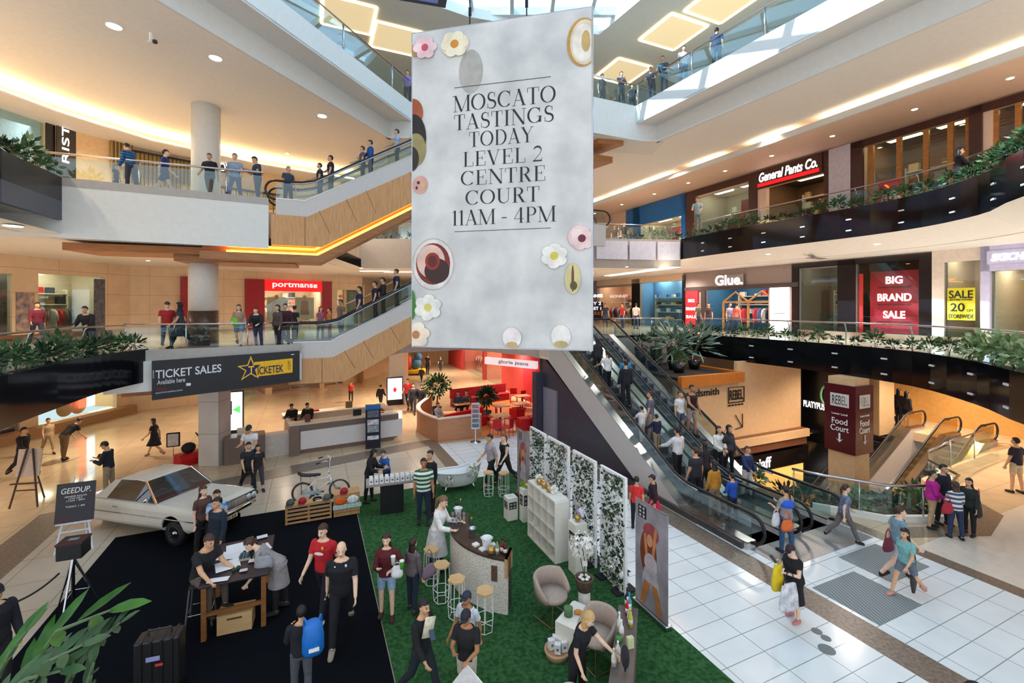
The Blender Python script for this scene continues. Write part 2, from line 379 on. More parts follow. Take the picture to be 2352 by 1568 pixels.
def person(loc, h, face, pose='stand', top=('tee',(30,30,34)), bot=('pants',(34,36,46)), shoes=(40,36,34), hair=('short',(28,22,20)), label='', skin=1, fem=False, fat=0., vox=.015, group=None):
    global NP; NP += 1
    B = body(pose, fem, fat, vox); nm, t = B['names'], B['t']
    o = bpy.data.objects.new('person', B['me']); COL.objects.link(o)
    for i, m in enumerate((rgb(SKINS[skin], rough=.5), rgb((40,26,20)), rgb((170,90,80)))):
        o.material_slots[i].link = 'OBJECT'; o.material_slots[i].material = m
    s = h/1.72; o.location = loc; o.rotation_euler.z = R(face); o.scale = (s,s,s)
    tag(o, label, 'person', group)
    is_ = lambda *a: np.isin(nm, a)
    cm = lambda c: c if not isinstance(c, tuple) else rgb(c, rough=.85, noise=.12)
    tk, tcol = top[0], top[1]; bk, bcol = bot[0], bot[1]
    # trousers, shorts or skirt
    if bk in ('pants', 'shorts', 'crop'):
        lim = {'pants': .97, 'crop': .72, 'shorts': -1}[bk]
        m = ((nm == 'torso') & (t < (.24 if 'dress' not in tk else -1))) | ((nm == 'thigh') & ((t < .72) if bk == 'shorts' else (t > (.55 if 'dress' in tk else -9)))) | ((nm == 'calf') & (t < lim))
        kid(o, shell(B, 'trousers_'+bk+str('dress' in tk), m, .013), 'shorts' if bk == 'shorts' else 'trousers', cm(bcol))
    # top
    slv = {'tee': (.62, -9), 'tank': (.12, -9), 'long': (9, .93), 'jacket': (9, .97), 'polo': (.75, -9), 'dress': (.5, -9), 'ldress': (9, .9)}[tk]
    m = ((nm == 'torso') & (t > .10) & (t < .985)) | ((nm == 'uarm') & (t < slv[0])) | ((nm == 'farm') & (t < slv[1]))
    if 'dress' in tk: m |= ((nm == 'torso') & (t < .2)) | ((nm == 'thigh') & (t < .6))
    if tk == 'tank': m &= ~((nm == 'torso') & (t > .93))
    off = .03 if tk == 'jacket' else .02
    def skirt(b, z1=None):
        ln = top[2] if tk in ('dress','ldress') else bot[2]
        sg = {(x[0], x[5]): x for x in B['segs']}; zt = .98 - B['low']*0
        pts = []
        for zz in np.linspace(1.0, ln, 7):
            C = []
            for sd in (1,-1):
                hip, kn, an = sg[('thigh',sd)][1], sg[('thigh',sd)][2], sg[('calf',sd)][2]
                z = zz + B['low']
                if z > hip.z: p = hip
                elif z > kn.z: p = kn + (hip-kn)*((z-kn.z)/max(.01,hip.z-kn.z))
                else: p = an + (kn-an)*((z-an.z)/max(.01,kn.z-an.z))
                C.append(p)
            cx, cy = (C[0]+C[1])/2*1, abs(C[0].y-C[1].y)/2
            k = (1.0-zz); rx_ = .158 + .10*k + B.get('fat', 0); ry_ = .135 + .07*k + cy*.8
            pts.append([(cx.x*.3+rx_*math.cos(a), cx.y+ry_*math.sin(a), zz) for a in [2*PI*i/18 for i in range(18)]])
        b.loft(pts, cap=False)
    if tk in ('dress','ldress'): kid(o, shell(B, 'dress%s%.2f' % (tk, top[2]), m, .018, skirt), 'dress', cm(tcol))
    else: kid(o, shell(B, 'top_'+tk, m, off), {'jacket': 'jacket', 'tank': 'singlet', 'long': 'jumper'}.get(tk, 'shirt'), cm(tcol))
    if bk == 'skirt': kid(o, shell(B, 'skirt%.2f' % bot[2], (nm == 'torso') & (t > .05) & (t < .25), .015, skirt), 'skirt', cm(bcol))
    if bk == 'apron':
        def ap(b):
            b.loft([[(.2*math.cos(a)*w, (.135+.03*k)*math.sin(a), 1.02-.14*k) for a in [PI+PI*i/12 for i in range(13)]] for k, w in enumerate((.8,.9,.96,1.0,1.04))], cap=False, closed=False)
            b.loft([[(.2*math.cos(a)*w, (.15+.03*k)*math.sin(a), 1.02-.14*k) for a in [PI*i/12 for i in range(13)]] for k, w in enumerate((.8,.9,.96,1.0,1.04))], cap=False, closed=False)
        kid(o, shell(B, 'tr', ((nm == 'thigh') & (t > .5)) | ((nm == 'calf') & (t < .97)), .013), 'trousers', rgb((28,28,34)))
        kid(o, shell(B, 'apron', ((nm == 'torso') & (t < .3)) | ((nm == 'thigh') & (t < .55)), .026, ap), 'apron', cm(bcol))
    # shoes
    if shoes:
        for sd in (1, -1): kid(o, shell(B, 'shoe%d' % sd, (is_('foot') | ((nm == 'calf') & (t > .98))) & (B['sides'] == sd), .008), 'shoe', cm(shoes))
    # hair
    hk, hcol = hair; hl = B['hl']; hd = is_('head') | (is_('neck') & (hl[:,2] > -.1))
    top_ = hd & ((hl[:,2] > .058) | ((hl[:,1] > -.012) & (hl[:,2] > -.02) & (np.abs(hl[:,0]) < .2) & ~((np.abs(hl[:,0]) > .066) & (hl[:,2] < .02))) | ((hl[:,1] > .03) & (hl[:,2] > -.07)))
    hc, Rh = B['hc'], B['Rh']
    hq = lambda x, y, z: hc + Rh @ Vector((x,y,z))
    def longh(b):
        rings = []
        for zz, rx_, y0, ry_ in ((.05,.082,.03,.075),(-.05,.088,.04,.062),(-.13,.095,.055,.05),(-.22,.10,.075,.045),(-.32,.085,.085,.035),(-.38,.05,.085,.02)):
            Mh = Rh if zz > -.08 else Matrix.Identity(3)
            rings.append([hc + Mh @ Vector((rx_*math.cos(a), y0 + ry_*math.sin(a), zz)) for a in [2*PI*i/14 for i in range(14)]])
        b.loft(rings)
    def pony(b): capsule(b, hq(0,.11,.03), hq(0,.135,-.05), .03, .035); capsule(b, hq(0,.135,-.05), hq(0,.12,-.2), .033, .012)
    def brim(b):
        b.loft([[hq(x*.075, -.06-.028*math.sqrt(max(0,1-x*x))*k, .062-.006*k) for x in np.linspace(-1,1,9)] + [hq(x*.075, -.06-.028*math.sqrt(max(0,1-x*x))*k, .054-.006*k) for x in np.linspace(1,-1,9)] for k in (.0,1.2,2.4,3.0)])
    def bun(b): b.ell(hq(0,.10,.06), (.042,.042,.042))
    if hk == 'short': kid(o, shell(B, 'hair', top_, .014), 'hair', rgb(hcol, rough=.6))
    elif hk == 'long': kid(o, shell(B, 'hairl', top_, .018, longh), 'hair', rgb(hcol, rough=.5))
    elif hk == 'pony': kid(o, shell(B, 'hairp', top_, .013, pony), 'hair', rgb(hcol, rough=.5))
    elif hk == 'bun': kid(o, shell(B, 'hairb', top_, .013, bun), 'hair', rgb(hcol, rough=.5))
    elif hk == 'cap':
        kid(o, shell(B, 'hair', top_ & (hl[:,2] < .07), .010), 'hair', rgb((34,26,22)))
        kid(o, shell(B, 'cap', hd & (hl[:,2] > .052), .020, brim), 'cap', rgb(hcol))
    elif hk == 'hijab':
        hm = (hd & ~((hl[:,1] < -.03) & (hl[:,2] < .07) & (np.abs(hl[:,0]) < .06))) | is_('neck') | ((nm == 'torso') & (t > .86))
        kid(o, shell(B, 'scarf', hm, .028), 'headscarf', rgb(hcol))
    return o
USEDL = set()
def pp(px, feet, head, z, face, pose, top, bot, hair, label, W=None, h=None, **k):
    """A person whose soles stand at picture point (px, feet) on the floor at height z; head is the picture height of the crown."""
    X, Y = W if W else G(px, feet, z)
    if h is None: h = min(1.92, max(.9, (feet-head)*Y/F))
    k.setdefault('vox', .010 if Y < 11 else (.014 if Y < 17 else .02))
    return person((X,Y,z), h, face, pose, top, bot, hair=hair, label=label, **k)
# ---------------------------------------------------------------- levels of the atrium
Z2, Z3, Z4, ZR = 4.45, 9.9, 15.6, 20.4
C1, C2, C3 = 3.6, 8.25, 14.0
WHITE = mat('white_plaster', (226, 226, 222), rough=.6, noise=.02)
WARM = mat('cream_ceiling_paint', (240, 235, 228), rough=.7, noise=.02)
GREYB = mat('grey_balcony_edge', (176, 170, 164), rough=.5, noise=.04)
BLACKG = mat('black_glass_fascia', (9, 10, 15), rough=.12, noise=.2, spec=.35)
STEEL = mat('brushed_steel', (196, 198, 204), rough=.22, metal=1., noise=.05, scale=30)
DSTEEL = mat('dark_steel', (60, 62, 68), rough=.35, metal=1., noise=.05)
WOODL = wood('pale_oak_veneer', (214, 164, 112), (196, 140, 88), stretch=(6, 6, .6))
WOODD = wood('oak_soffit', (176, 118, 66), (150, 96, 50), stretch=(.7, .7, 8))
BEIGE = tiles('beige_stone_panels', (222, 198, 168), size=(2.6, 1.1), grout=.008, rough=.4, up=True, gcol=(160, 128, 98))
GL = glass(); GLB = glass('balustrade_glass', (232, 244, 244), .10)
# --- floor
FL = tiles('polished_beige_floor', (206, 186, 156), size=(1.2, 1.2), grout=.006, rough=.09, noise=.06, spec=.6, gcol=(150, 122, 90))
FU = tiles('gallery_floor_tiles', (212, 200, 184), size=(1.2, 1.2), grout=.006, rough=.12, noise=.05)
FT = tiles('court_tiles', (196, 184, 166), size=(1.2, 1.2), grout=.008, rough=.22, gcol=(140, 126, 108), noise=.05)
FW = tiles('white_court_tiles', (232, 238, 240), size=(.9, .45), grout=.008, rough=.18, gcol=(150, 160, 160), noise=.04)
BR = mat('brown_granite', (122, 108, 96), rough=.3, noise=.35, scale=18., detail=8)
pit = [ab(13.35, 13.7), ab(13.35, 9.3), ab(13.6, 8.5), ab(14.6, 7.3), ab(16.2, 6.6), ab(17.6, 6.9), ab(19.4, 8.6), ab(26.2, 9.2), ab(26.2, 13.7)]
fl = MB()
o_ = [(-24, 58), (-24, 58), (-24, 2), (-5, 2), (4, 2), (11, 2), (30, 2), (32, 12), (32, 58)]
fl.ring(pit, o_, -.4, 0); fl.quad(*[(*p, z) for p, z in ((pit[0], 0), (o_[0], 0), (o_[8], 0), (pit[8], 0))])
st('floor', fl, FL)
st('floor_lower', MB().prism([ab(10, 5), ab(30, 5), ab(30, 20), ab(10, 20)], -4.7, -4.45), mat('lower_floor', (120, 96, 70), rough=.2))
st('trim_1', MB().prism([ab(*p) for p in ((-6.2, 5), (5, 3), (5, 19.2), (-6.2, 16.5))], .0, .004), FT)
st('trim_2', MB().prism([ab(*p) for p in ((5.0, 3), (9.0, 1), (9.0, 19), (5.0, 19.2))], .0, .005), FW)
st('trim_3', MB().prism([ab(*p) for p in ((9.65, 0), (13.36, 0), (13.36, 9.3), (9.65, 9.3))], .0, .005), FW)
st('trim_4', MB().prism([ab(*p) for p in ((9.0, 0), (9.65, 0), (9.65, 19), (9.0, 19))], .0, .006), BR)
st('trim_5', MB().prism([ab(*p) for p in ((13.36, 3.4), (13.78, 3.4), (13.78, 8.0), (13.36, 8.5))], .0, .006), BR)
st('trim_6', MB().prism([ab(*p) for p in ((-7.1, 5), (-6.2, 5), (-6.2, 16.5), (4.6, 19.2), (4.6, 15.3), (5.1, 15.2), (5.1, 20), (4.2, 20), (-7.1, 17.4))], .0, .006), BR)
st('trim_7', MB().prism([ab(*p) for p in ((13.78, 0), (22, 0), (22, 6.2), (13.78, 6.2))], .0, .004), mat('light_stone', (222, 214, 202), rough=.16, noise=.03))
st('trim_8', MB().ring([ab(*p) for p in ((14.4, 7.0), (16.2, 6.3), (17.7, 6.55), (18.6, 7.7))], [ab(*p) for p in ((14.2, 6.5), (16.2, 5.7), (18.1, 6.1), (19.2, 7.5))], 0, .005), BR)
# steel landing plates of the escalators and the inset mats
PL = mat('ribbed_landing_plate', (150, 156, 160), rough=.35, metal=.6, noise=.12, scale=40)
mt = bands('ribbed_mat', (150, 158, 160), (112, 120, 122), n=14, axis=0)
for a0, a1, b0, b1, l in ((9.9, 13.3, 6.9, 8.3, 'ribbed steel landing plate in front of the two big escalators'), (9.75, 11.2, 4.95, 6.2, 'pale ribbed inset mat in the white floor near the landing plate'), (11.5, 13.0, 5.6, 6.7, 'second pale inset mat in the white floor, nearer the planter pit')):
    tag(MB().abox(a0, a1, b0, b1, .005, .012).build('floor_mat', PL if b1 > 8 else mt), l, 'floor mat')
# --- plan lines of the open well at each level
E2R = crom([(8.55, 23.07), (10.1, 19.9), (11.6, 16.6), (12.2, 13.8), (11.5, 11.2), (10.5, 9.2), (9.3, 5.5), (8.8, 3)], 4)
E2L = crom([(-8.3, 3), (-9.6, 7.6), (-10.7, 10.4), (-11.6, 12.8), (-11.8, 14.7)], 6)
H2M = [(-7.9, 17.0), ab(-.3, 20.8), ab(3, 21.8), (-5.8, 23.5), (-2.5, 25.3), (.7, 22.2), ab(9.75, 18.9), ab(9.75, 17.9), ab(13.35, 17.9)]
H2 = E2L + H2M + E2R
E3R = crom([(10.2, 27.4), (11.2, 24.5), (12.8, 21), (14.5, 17), (14.4, 14), (13.1, 11.6), (11.7, 7), (11, 3)], 4)
E3L = [(-12.3, 5), (-13.0, 9), (-13.3, 11.8), (-14.2, 14.3)]
H3M = [(-9.2, 17.1), ab(-1.5, 21.3), ab(1, 23), (-9.0, 27), (-2, 27), (4.95, 26.7), (6.9, 27.1)]
H3 = E3L + H3M + E3R
H4 = [(-10.5, 5), (-7.35, 14.2), (-4.8, 21.5), (-2.5, 22.6), (3.7, 20.9), (5.98, 21.9), (10.05, 14.2), (13.6, 7.5), (14.5, 5)]
HR_ = [(-7.5, 5), (-5.8, 14), (-4.3, 21.3), (-2.2, 22.5), (1, 23.4), (4.6, 24), (6.3, 20.7), (9, 15), (11, 5)]
def inset(P, d):
    out = []
    for i in range(len(P)):
        p, q = Vector(P[max(0, i-1)]), Vector(P[min(len(P)-1, i+1)]); t = (q-p).normalized(); out.append((P[i][0] - t.y*d, P[i][1] + t.x*d))
    return out
def outer(p):
    x, y = p; c = Vector((0, 15)); d = (Vector((x, y)) - c)
    k = 1e9
    for lo, v, q in ((-26., d.x, c.x), (32., d.x, c.x), (56., d.y, c.y), (1., d.y, c.y)):
        if abs(v) > 1e-6 and (lo-q)/v > 0: k = min(k, (lo-q)/v)
    return (c.x + d.x*k, c.y + d.y*k)
for nm, H, z0, z1, zc, m in (('floor_level_two', H2, C1+.06, Z2, C1, FU), ('floor_level_three', H3, C2+.06, Z3, C2, FU), ('floor_level_four', H4, C3+.06, Z4, C3, FU), ('roof', HR_, ZR, ZR+.5, None, WHITE)):
    H = inset(H, .06); O = [outer(p) for p in H]
    if z1 == Z4: z0 = 14.82
    if z1 == Z3: z0 = 8.82
    st(nm, MB().ring(H, O, z0, z1), m if zc else WHITE)
    if z1 == Z4: H = inset(H, 1.0)
    if z1 == Z3: H = inset(H, 1.3)
    if zc: st('ceiling_' + nm[6:], MB().ring(H, O, zc, zc+.06), WARM)
st('roof_sun_block', MB().box(-28, 32, -16, 5.1, ZR, ZR+.5), WHITE)  # unseen roof piece added to keep the sun off the near plant
# --- balcony edges
def fascia(n, pts, z0, z1, m, t=.1): return st('trim_%d' % n, MB().strip(pts, z0, z1, t), m)
fascia(10, E2L, C1-.05, Z2+.16, BLACKG); fascia(11, E2R, C1-.05, Z2+.16, BLACKG)
fascia(12, [(-11.9, 14.5), (-7.9, 16.95)], 4.2, Z2+.12, GREYB)
fascia(13, [(-12.6, 13.95), (-11.9, 14.4), (-7.85, 16.9)], 3.25, 4.22, WHITE, .1)
fascia(14, [(-12.6, 14.6), (-7.6, 17.6)], 3.05, 3.3, WOODD, .4); st('trim_15', MB().prism([(-11.2, 15.5), (-7.4, 17.9), (-9, 20.8), (-13, 18)], 2.95, 3.08), WOODD)
fascia(16, H2M[2:7], C1-.05, Z2+.1, GREYB); fascia(17, [ab(13.35, 17.9), ab(17.3, 17.75)], C1-.1, Z2+.1, BLACKG)
BLF = mat('black_fascia_panel', (12, 13, 19), rough=.14, noise=.2, spec=.35); SLATE = mat('slate_fascia', (74, 78, 92), rough=.3)
fascia(20, E3L, 9.3, Z3+.15, mat('charcoal_fascia', (34, 34, 38), rough=.25)); fascia(21, E3L, C2+.45, 9.31, SLATE, .14)
fascia(22, [(-15.6, 13.55), (-14.3, 14.22), (-9.15, 17.02)], C2-.1, [8.85, Z3-.1, Z3-.1], WHITE); fascia(23, [(-14.25, 14.24), (-9.15, 17.02)], Z3-.12, Z3+.15, GREYB, .14)
st('trim_24', MB().prism([(-15.2, 15.3), (-9.0, 17.5), (-9.6, 19.4), (-15.6, 17.2)], C2-.36, C2-.1).prism([(-12.4, 16.6), (-8.6, 18.0), (-9.4, 20), (-13, 18.6)], C2-.6, C2-.36), WOODD)
fascia(25, E3R, 8.8, Z3+.12, BLF); fascia(26, [(-9, 27), (-2, 27), (4.95, 26.7), (6.9, 27.1), (10.2, 27.4)], C2, Z3+.1, GREYB)
st('trim_27', MB().strip([(4.95, 26.62), (6.87, 27.02)], 8.75, Z3-.05, -.06).strip([(7.0, 27.04), (8.6, 27.2)], 8.75, Z3-.05, -.06).strip([(8.72, 27.22), (10.1, 27.34)], 8.75, Z3-.05, -.06), mat('white_gloss_panel', (206, 210, 226), rough=.2))
sf = MB(); q_ = inset(H3, 1.36); nl = len(H3)-len(E3R)
for i in range(len(H3)-1):
    za, zb = (8.8 if i >= nl else C2+.03), (8.8 if i+1 >= nl else C2+.03)
    sf.quad((*H3[i], za), (*H3[i+1], zb), (*q_[i+1], C2+.03), (*q_[i], C2+.03))
st('trim_28', sf, WARM)
for n, (i, j) in enumerate(((0, 2), (5, 8))):
    P = H4[i:j+1] if n else H4[0:3]
    f1 = MB().strip(P, 14.77, Z4+.06, .14); st('trim_%d' % (30+n), f1, WHITE)
    c = Vector((1, 0)); Q = [(p[0] + (1.05 if n else -1.0), p[1]+.25) for p in P]
    st('trim_%d' % (32+n), MB().ring(P, Q, 14.8, 14.86).strip(Q, C3-.02, 14.86, .1), WHITE)
fascia(34, H4[2:6], C3, Z4+.06, WHITE)
st('trim_35', MB().prism([(4.1, 21.6), (5.4, 21.9), (4.3, 23.4), (3.0, 23.4)], 13.75, 14.02).prism([(3.9, 22.0), (5.0, 22.5), (4.2, 23.6), (3.0, 23.6)], 13.1, 13.4), WOODD)
st('trim_36', MB().prism([(3.5, 21.0), (5.98, 21.95), (7.4, 22.0), (7.4, 24), (3.5, 23.2)], C3-.02, C3+.04).prism([(-4.8, 21.55), (-2.5, 22.65), (-2.5, 24.2), (-6.4, 23.4), (-6.1, 21.5)], C3-.02, C3+.04).strip([(5.9, 21.93), (7.2, 22.25)], C3, 14.85, -.08).strip([(-6.1, 21.8), (-4.7, 21.5)], C3, 14.85, .08), WHITE)
# white access panels clipped onto the black bands
TK = mat('white_clip', (226, 226, 230), rough=.4)
def ticks(P, zs, i0, i1, step, lab, grp, sz=(.2, .05)):
    L = [Vector((*p, 0)) for p in P]; acc = 0.; nxt = .6
    for i in range(i0, i1):
        d = (L[i+1]-L[i]); l = d.length
        while acc + l > nxt:
            p = L[i] + d*((nxt-acc)/l); u = d.normalized(); n = Vector((u.y, -u.x, 0))
            for z in zs:
                M_ = Matrix(((u.x, n.x, 0, p.x+n.x*.02), (u.y, n.y, 0, p.y+n.y*.02), (0, 0, 1, z), (0, 0, 0, 1)))
                tag(MB().cb((0, 0, 0), (sz[0], .03, sz[1]), M_).build('glass_clip', TK), lab, 'clip', grp)
            nxt += step
        acc += l
ticks(E2R, (4.28, 3.78), 0, 24, 1.7, 'small white clip on the black glass band of the right lower balcony', 'clips on the right lower balcony')
ticks(E2L[::-1], (4.25, 3.8), 0, 22, 1.9, 'small white clip on the black glass band of the left lower balcony', 'clips on the left lower balcony')
ticks(E3R, (9.55, 9.1), 2, 24, 1.9, 'small white clip on the black band of the right upper balcony', 'clips on the right upper balcony')
# --- balustrades: glass, posts, handrail
def rail(name, pts, z, h, lab, setback=.0, post=2.2, bent=False, glassh=None, hr=.028, pr=.02, glz=.06):
    P = [Vector((*p, z)) for p in pts]
    r = root(name, P[0], lab, 'balustrade'); o = P[0]
    Q = [(p - o) for p in P]
    MB().strip([(q.x, q.y) for q in Q], glz, glassh or h-.12, .015).build('glass_panel', GLB, r)
    MB().tube([q + Vector((0, 0, h)) for q in Q], hr).build('handrail', STEEL, r, smooth=True)
    acc, nxt = 0., .05
    for i in range(len(Q)-1):
        d = Q[i+1]-Q[i]; l = d.length
        while acc + l >= nxt:
            p = Q[i] + d*((nxt-acc)/l); n = Vector((d.y, -d.x, 0)).normalized()
            pts_ = [p, p + Vector((0, 0, h))] if not bent else [p - n*0.12, p - n*.12 + Vector((0, 0, h*.72)), p - n*.07 + Vector((0, 0, h*.92)), p + Vector((0, 0, h-.01))]
            MB().tube(pts_, pr).build('post', STEEL, r, smooth=True); nxt += post
        acc += l
    return r
rail('glass_balustrade', inset(E2R[1:], .75), Z2, .92, 'long curved glass balustrade with bent steel posts above the right lower planter', bent=True)
rail('glass_balustrade', inset(E2L, .75), Z2, .92, 'curved balustrade with bent steel posts behind the left lower planter', bent=True)
rail('glass_balustrade', [(-13.2, 15.4), (-10.5, 15.75), (-8.15, 17.15)], Z2, .92, 'straight glass balustrade above the black ticket sales banner', post=1.9)
rail('glass_balustrade', [(-5.9, 23.65), (-2.5, 25.45), (.8, 22.35)], Z2, .92, 'glass balustrade at the far end of the lower gallery')
rail('glass_balustrade', [ab(13.5, 18.1), ab(17.2, 18.0)], Z2, .92, 'short glass balustrade behind the bushy planter beside the escalator top')
rail('glass_balustrade', inset(E3R[1:], .5), Z3, 1.0, 'long glass balustrade along the right upper gallery planter', bent=True)
rail('glass_balustrade', [(-15.4, 14.75), (-12.2, 16.0), (-9.4, 17.1)], Z3, 1.12, 'steel and glass balustrade above the white left upper balcony', post=2.6, hr=.04, pr=.035)
rail('glass_balustrade', [(-9, 27.2), (-2, 27.2), (4.9, 26.9), (6.9, 27.3), (10.2, 27.6)], Z3, 1.0, 'glass balustrade at the far end of the upper gallery')
for P, l in ((H4[0:3], 'sloping line of glass balustrade on the top left gallery'), (H4[5:9], 'long glass balustrade on the sunlit top right gallery'), (H4[4:6], 'short railed glass corner of the top gallery beside the banner')):
    rail('glass_balustrade', inset(P, .08), Z4, 1.1, l, post=3.2, pr=.035)
rail('glass_balustrade', [ab(*p) for p in ((13.5, 9.2), (13.8, 8.5), (14.7, 7.25), (16.2, 6.55), (17.5, 6.85), (18.3, 7.9))], .0, 1.0, 'curved glass balustrade around the planted pit at ground level', post=1.6, hr=.04, glz=.2)
rail('glass_balustrade', [ab(*p) for p in ((19.4, 8.4), (22, 8.75), (25.4, 8.95))], .0, 1.0, 'glass balustrade at the far side of the food court pit')
# --- round columns
def column(x, y, z0, z1, r, m, lab, base=None):
    c = root('round_column', (x, y, z0), lab, 'column'); c['kind'] = 'structure'
    MB().lathe([(r, 0 if not base else base), (r, z1-z0)], 32).build('shaft', m, c, smooth=True)
    if base: MB().lathe([(r+.02, 0), (r+.02, base)], 32).build('cladding', mat('brown_stone_cladding', (84, 66, 56), rough=.3, noise=.25, scale=9), c, smooth=True)
column(-12.3, 18.2, Z3, C3+.1, .5, WHITE, 'round white column on the left upper gallery')
column(-12.2, 17.9, Z2, C2, .5, WHITE, 'round white column with brown stone base on the left lower gallery', 1.35)
st('column_square', MB().cb((-11.35, 17.3, 1.6), (.75, .75, 3.2)), tiles('column_panels', (214, 208, 202), size=(3, 1.2), grout=.008, up=True, rough=.4))
st('column_corridor', MB().cb((-7.05, 28.2, 1.8), (.95, .95, 3.6)), WARM)
# --- escalators
TR = mat('escalator_step', (92, 98, 104), rough=.4, metal=.6, noise=.1); RUB = mat('black_rubber', (16, 16, 18), rough=.45, noise=.1)
STR = mat('stringer_panel', (204, 198, 194), rough=.35, noise=.02)
def escalator(o, ux, z0, z1, slope, lab, w=1.5, pre=2.2, post=2.4, under=.9, cladding=None, glow_=None, group=None, side=1, gm=None):
    """o: plan point of the lower end of the incline (left edge), ux: travel direction in plan; y to the left."""
    r = root('escalator', (o[0], o[1], z0), lab, 'escalator', math.atan2(ux[1], ux[0]), group)
    H = z1-z0; L = H/slope
    prof = [(-pre, 0), (0, 0), (L, H), (L+post, H)]
    def line(dz, e=0, dp=0): return [(-pre-dp, dz), (0, dz), (L, H+dz), (L+post+dp, H+dz)]
    steps = MB(); n = int(L/.38)
    for i in range(n):
        x0 = i*L/n; steps.box(x0, x0+L/n+.02, .25, w-.25, (i+.5)*H/n-.35, (i+.5)*H/n)
    steps.box(-pre, 0, .25, w-.25, -.3, .012).box(L, L+post, .25, w-.25, H-.3, H+.012); steps.build('steps', TR, r)
    for y in (0, w):
        yy0, yy1 = (0, .28) if y == 0 else (w-.28, w)
        lo = [(-pre, -.02 if z0 == 0 else -under), (-.0 if z0 == 0 else .25, -.02 if z0 == 0 else -under)] + [(under/slope if z0 == 0 else .25, -.02 if z0 == 0 else -under)] + [(L+.3, H-under), (L+post, H-under)]
        hi = [(L+post, H+.16), (L, H+.16), (0, .16), (-pre, .16)]
        MB().xprism(lo + hi, yy0, yy1).build('stringer', cladding[0] if cladding and y == 0 else STR, r)
        yc = (yy0+yy1)/2
        g = line(.16); gt = [(-pre+.0, .80), (0, .80), (L, H+.80), (L+post, H+.80)]
        MB().xprism([g[0], g[1], g[2], g[3]] + gt[::-1], yc-.01, yc+.01).build('glass_panel', gm or GLB, r)
        path = []
        for k in range(9):
            a = PI*1.5 - PI*k/8; path.append((-pre + .36*math.cos(a), yc, .52 + .36*math.sin(a)))
        path += [(-.5, yc, .88), (-.1, yc, .90), (.35, yc, .90+.2*slope), (L-.3, yc, H+.90-.22*slope), (L+.1, yc, H+.9), (L+.5, yc, H+.88)]
        for k in range(9):
            a = PI/2 - PI*k/8; path.append((L+post + .36*math.cos(a), yc, H + .52 + .36*math.sin(a)))
        MB().tube(path, .042, 8).build('handrail', RUB, r, smooth=True)
        MB().tube([(p[0], p[1], p[2]-.055) for p in path[9:15]], .03, 6).build('rail_channel', STEEL, r, smooth=True)
        deck = MB()
        for (xa, za), (xb, zb) in zip(line(.16)[:-1], line(.16)[1:]): deck.xprism([(xa, za), (xb, zb), (xb, zb+.03), (xa, za+.03)], yy0-.01, yy1+.01)
        deck.build('deck', STEEL, r)
    if cladding:
        d = cladding[1]
        P = [(-pre-.15, -.45), (.1, -.45), (L+.2, H-.45), (L+.2, H-.45-d), (.1+d*.45, -.45-d), (-pre-.15, -.45-d)]
        MB().xprism(P, -.06, w+.06).build('timber_cladding', WOODL, r)
        s = MB()
        for k in range(7):
            x = -pre+1 + k*1.5 if k < 2 else .5 + (k-2)*1.75; z = max(0, x)*slope
            s.xprism([(x, z-.47), (x+.02, z-.47), (x+.02+(.4 if x > 0 else 0), z-.43-d+(.4*slope if x > 0 else 0)), (x+(.4 if x > 0 else 0), z-.43-d+(.4*slope if x > 0 else 0))], -.064, -.058)
        s.build('panel_joint', rgb((120, 84, 54)), r)
        if glow_:
            z = -.45-d
            MB().xprism([(-pre-1.6, z-.34), (.4, z-.34), (L, H+z-.34), (L, H+z-.26), (.4, z-.26), (-pre-1.6, z-.26)], -.02, .3).build('led_strip', glow((255, 176, 64), 4.), r)
            MB().xprism([(-pre-1.6, z-.12), (.36, z-.12), (L, H+z-.12), (L, H+z-.06), (.36, z-.06), (-pre-1.6, z-.06)], -.02, .3).build('led_strip', glow((255, 176, 64), 2.), r)
            MB().xprism([(-pre-2.4, z-.6), (.6, z-.6), (L, H+z-.6), (L, H+z-.34), (.5, z-.34), (-pre-2.4, z-.34)], -.1, w+.1).build('timber_ledge', WOODD, r)
            MB().xprism([(-pre-2.4, z-.34), (.5, z-.34), (L, H+z-.34), (L, H+z), (.5, z), (-pre-2.4, z)], .3, w).build('timber_core', WOODD, r)
    return r
v_ = (-ST, CT); u_ = (CT, ST)
# its left edge is at a = 9.8 (looking up), so the run is mirrored by starting on the right-hand unit's edge
def esc_v(a, lab): return escalator(ab(a+1.62, 10.0), v_, 0., Z2, math.tan(R(30)), lab, w=1.62)
esc_v(9.8, 'near one of the two tall escalators, crowded, rising from the white floor'); esc_v(11.55, 'far one of the two tall escalators, next to the beige wall')
escalator(ab(.7, 18.9), u_, Z2, Z3, .52, 'lower timber-clad escalator rising behind the banner from the left gallery', cladding=(STR, .95), pre=1.3)
escalator(ab(-.2, 19.3), u_, Z3, Z4, .56, 'upper timber-clad escalator with an amber light strip below', cladding=(STR, 1.15), glow_=True, pre=1.0)
DW = mat('dark_mosaic', (62, 60, 74), rough=.4, noise=.45, scale=24., bump=.5)
def esc_low(x, y): return zy(y, G(x, y)[1])
st('wall_escalator', MB().prism([ab(9.92, 11.6), ab(9.92, 19.0), ab(10.1, 19.0), ab(10.1, 11.6)], 0., lambda x, y: max(.02, min(3.75, (iab(x, y)[1]-10.0)*math.tan(R(30)) - .88))), DW)
st('wall_escalator_end', MB().abox(9.92, 13.2, 18.85, 19.05, 0, C1+.4), DW)
st('baseboard_escalator', MB().abox(9.70, 9.84, 7.9, 13.2, 0, .16), mat('dark_granite_plinth', (74, 70, 72), rough=.3, noise=.2))
d_ = MB().abox(9.84, 9.93, 17.35, 18.55, .0, 2.25); st('door_1', d_, mat('grey_door_paint', (132, 132, 148), rough=.4))
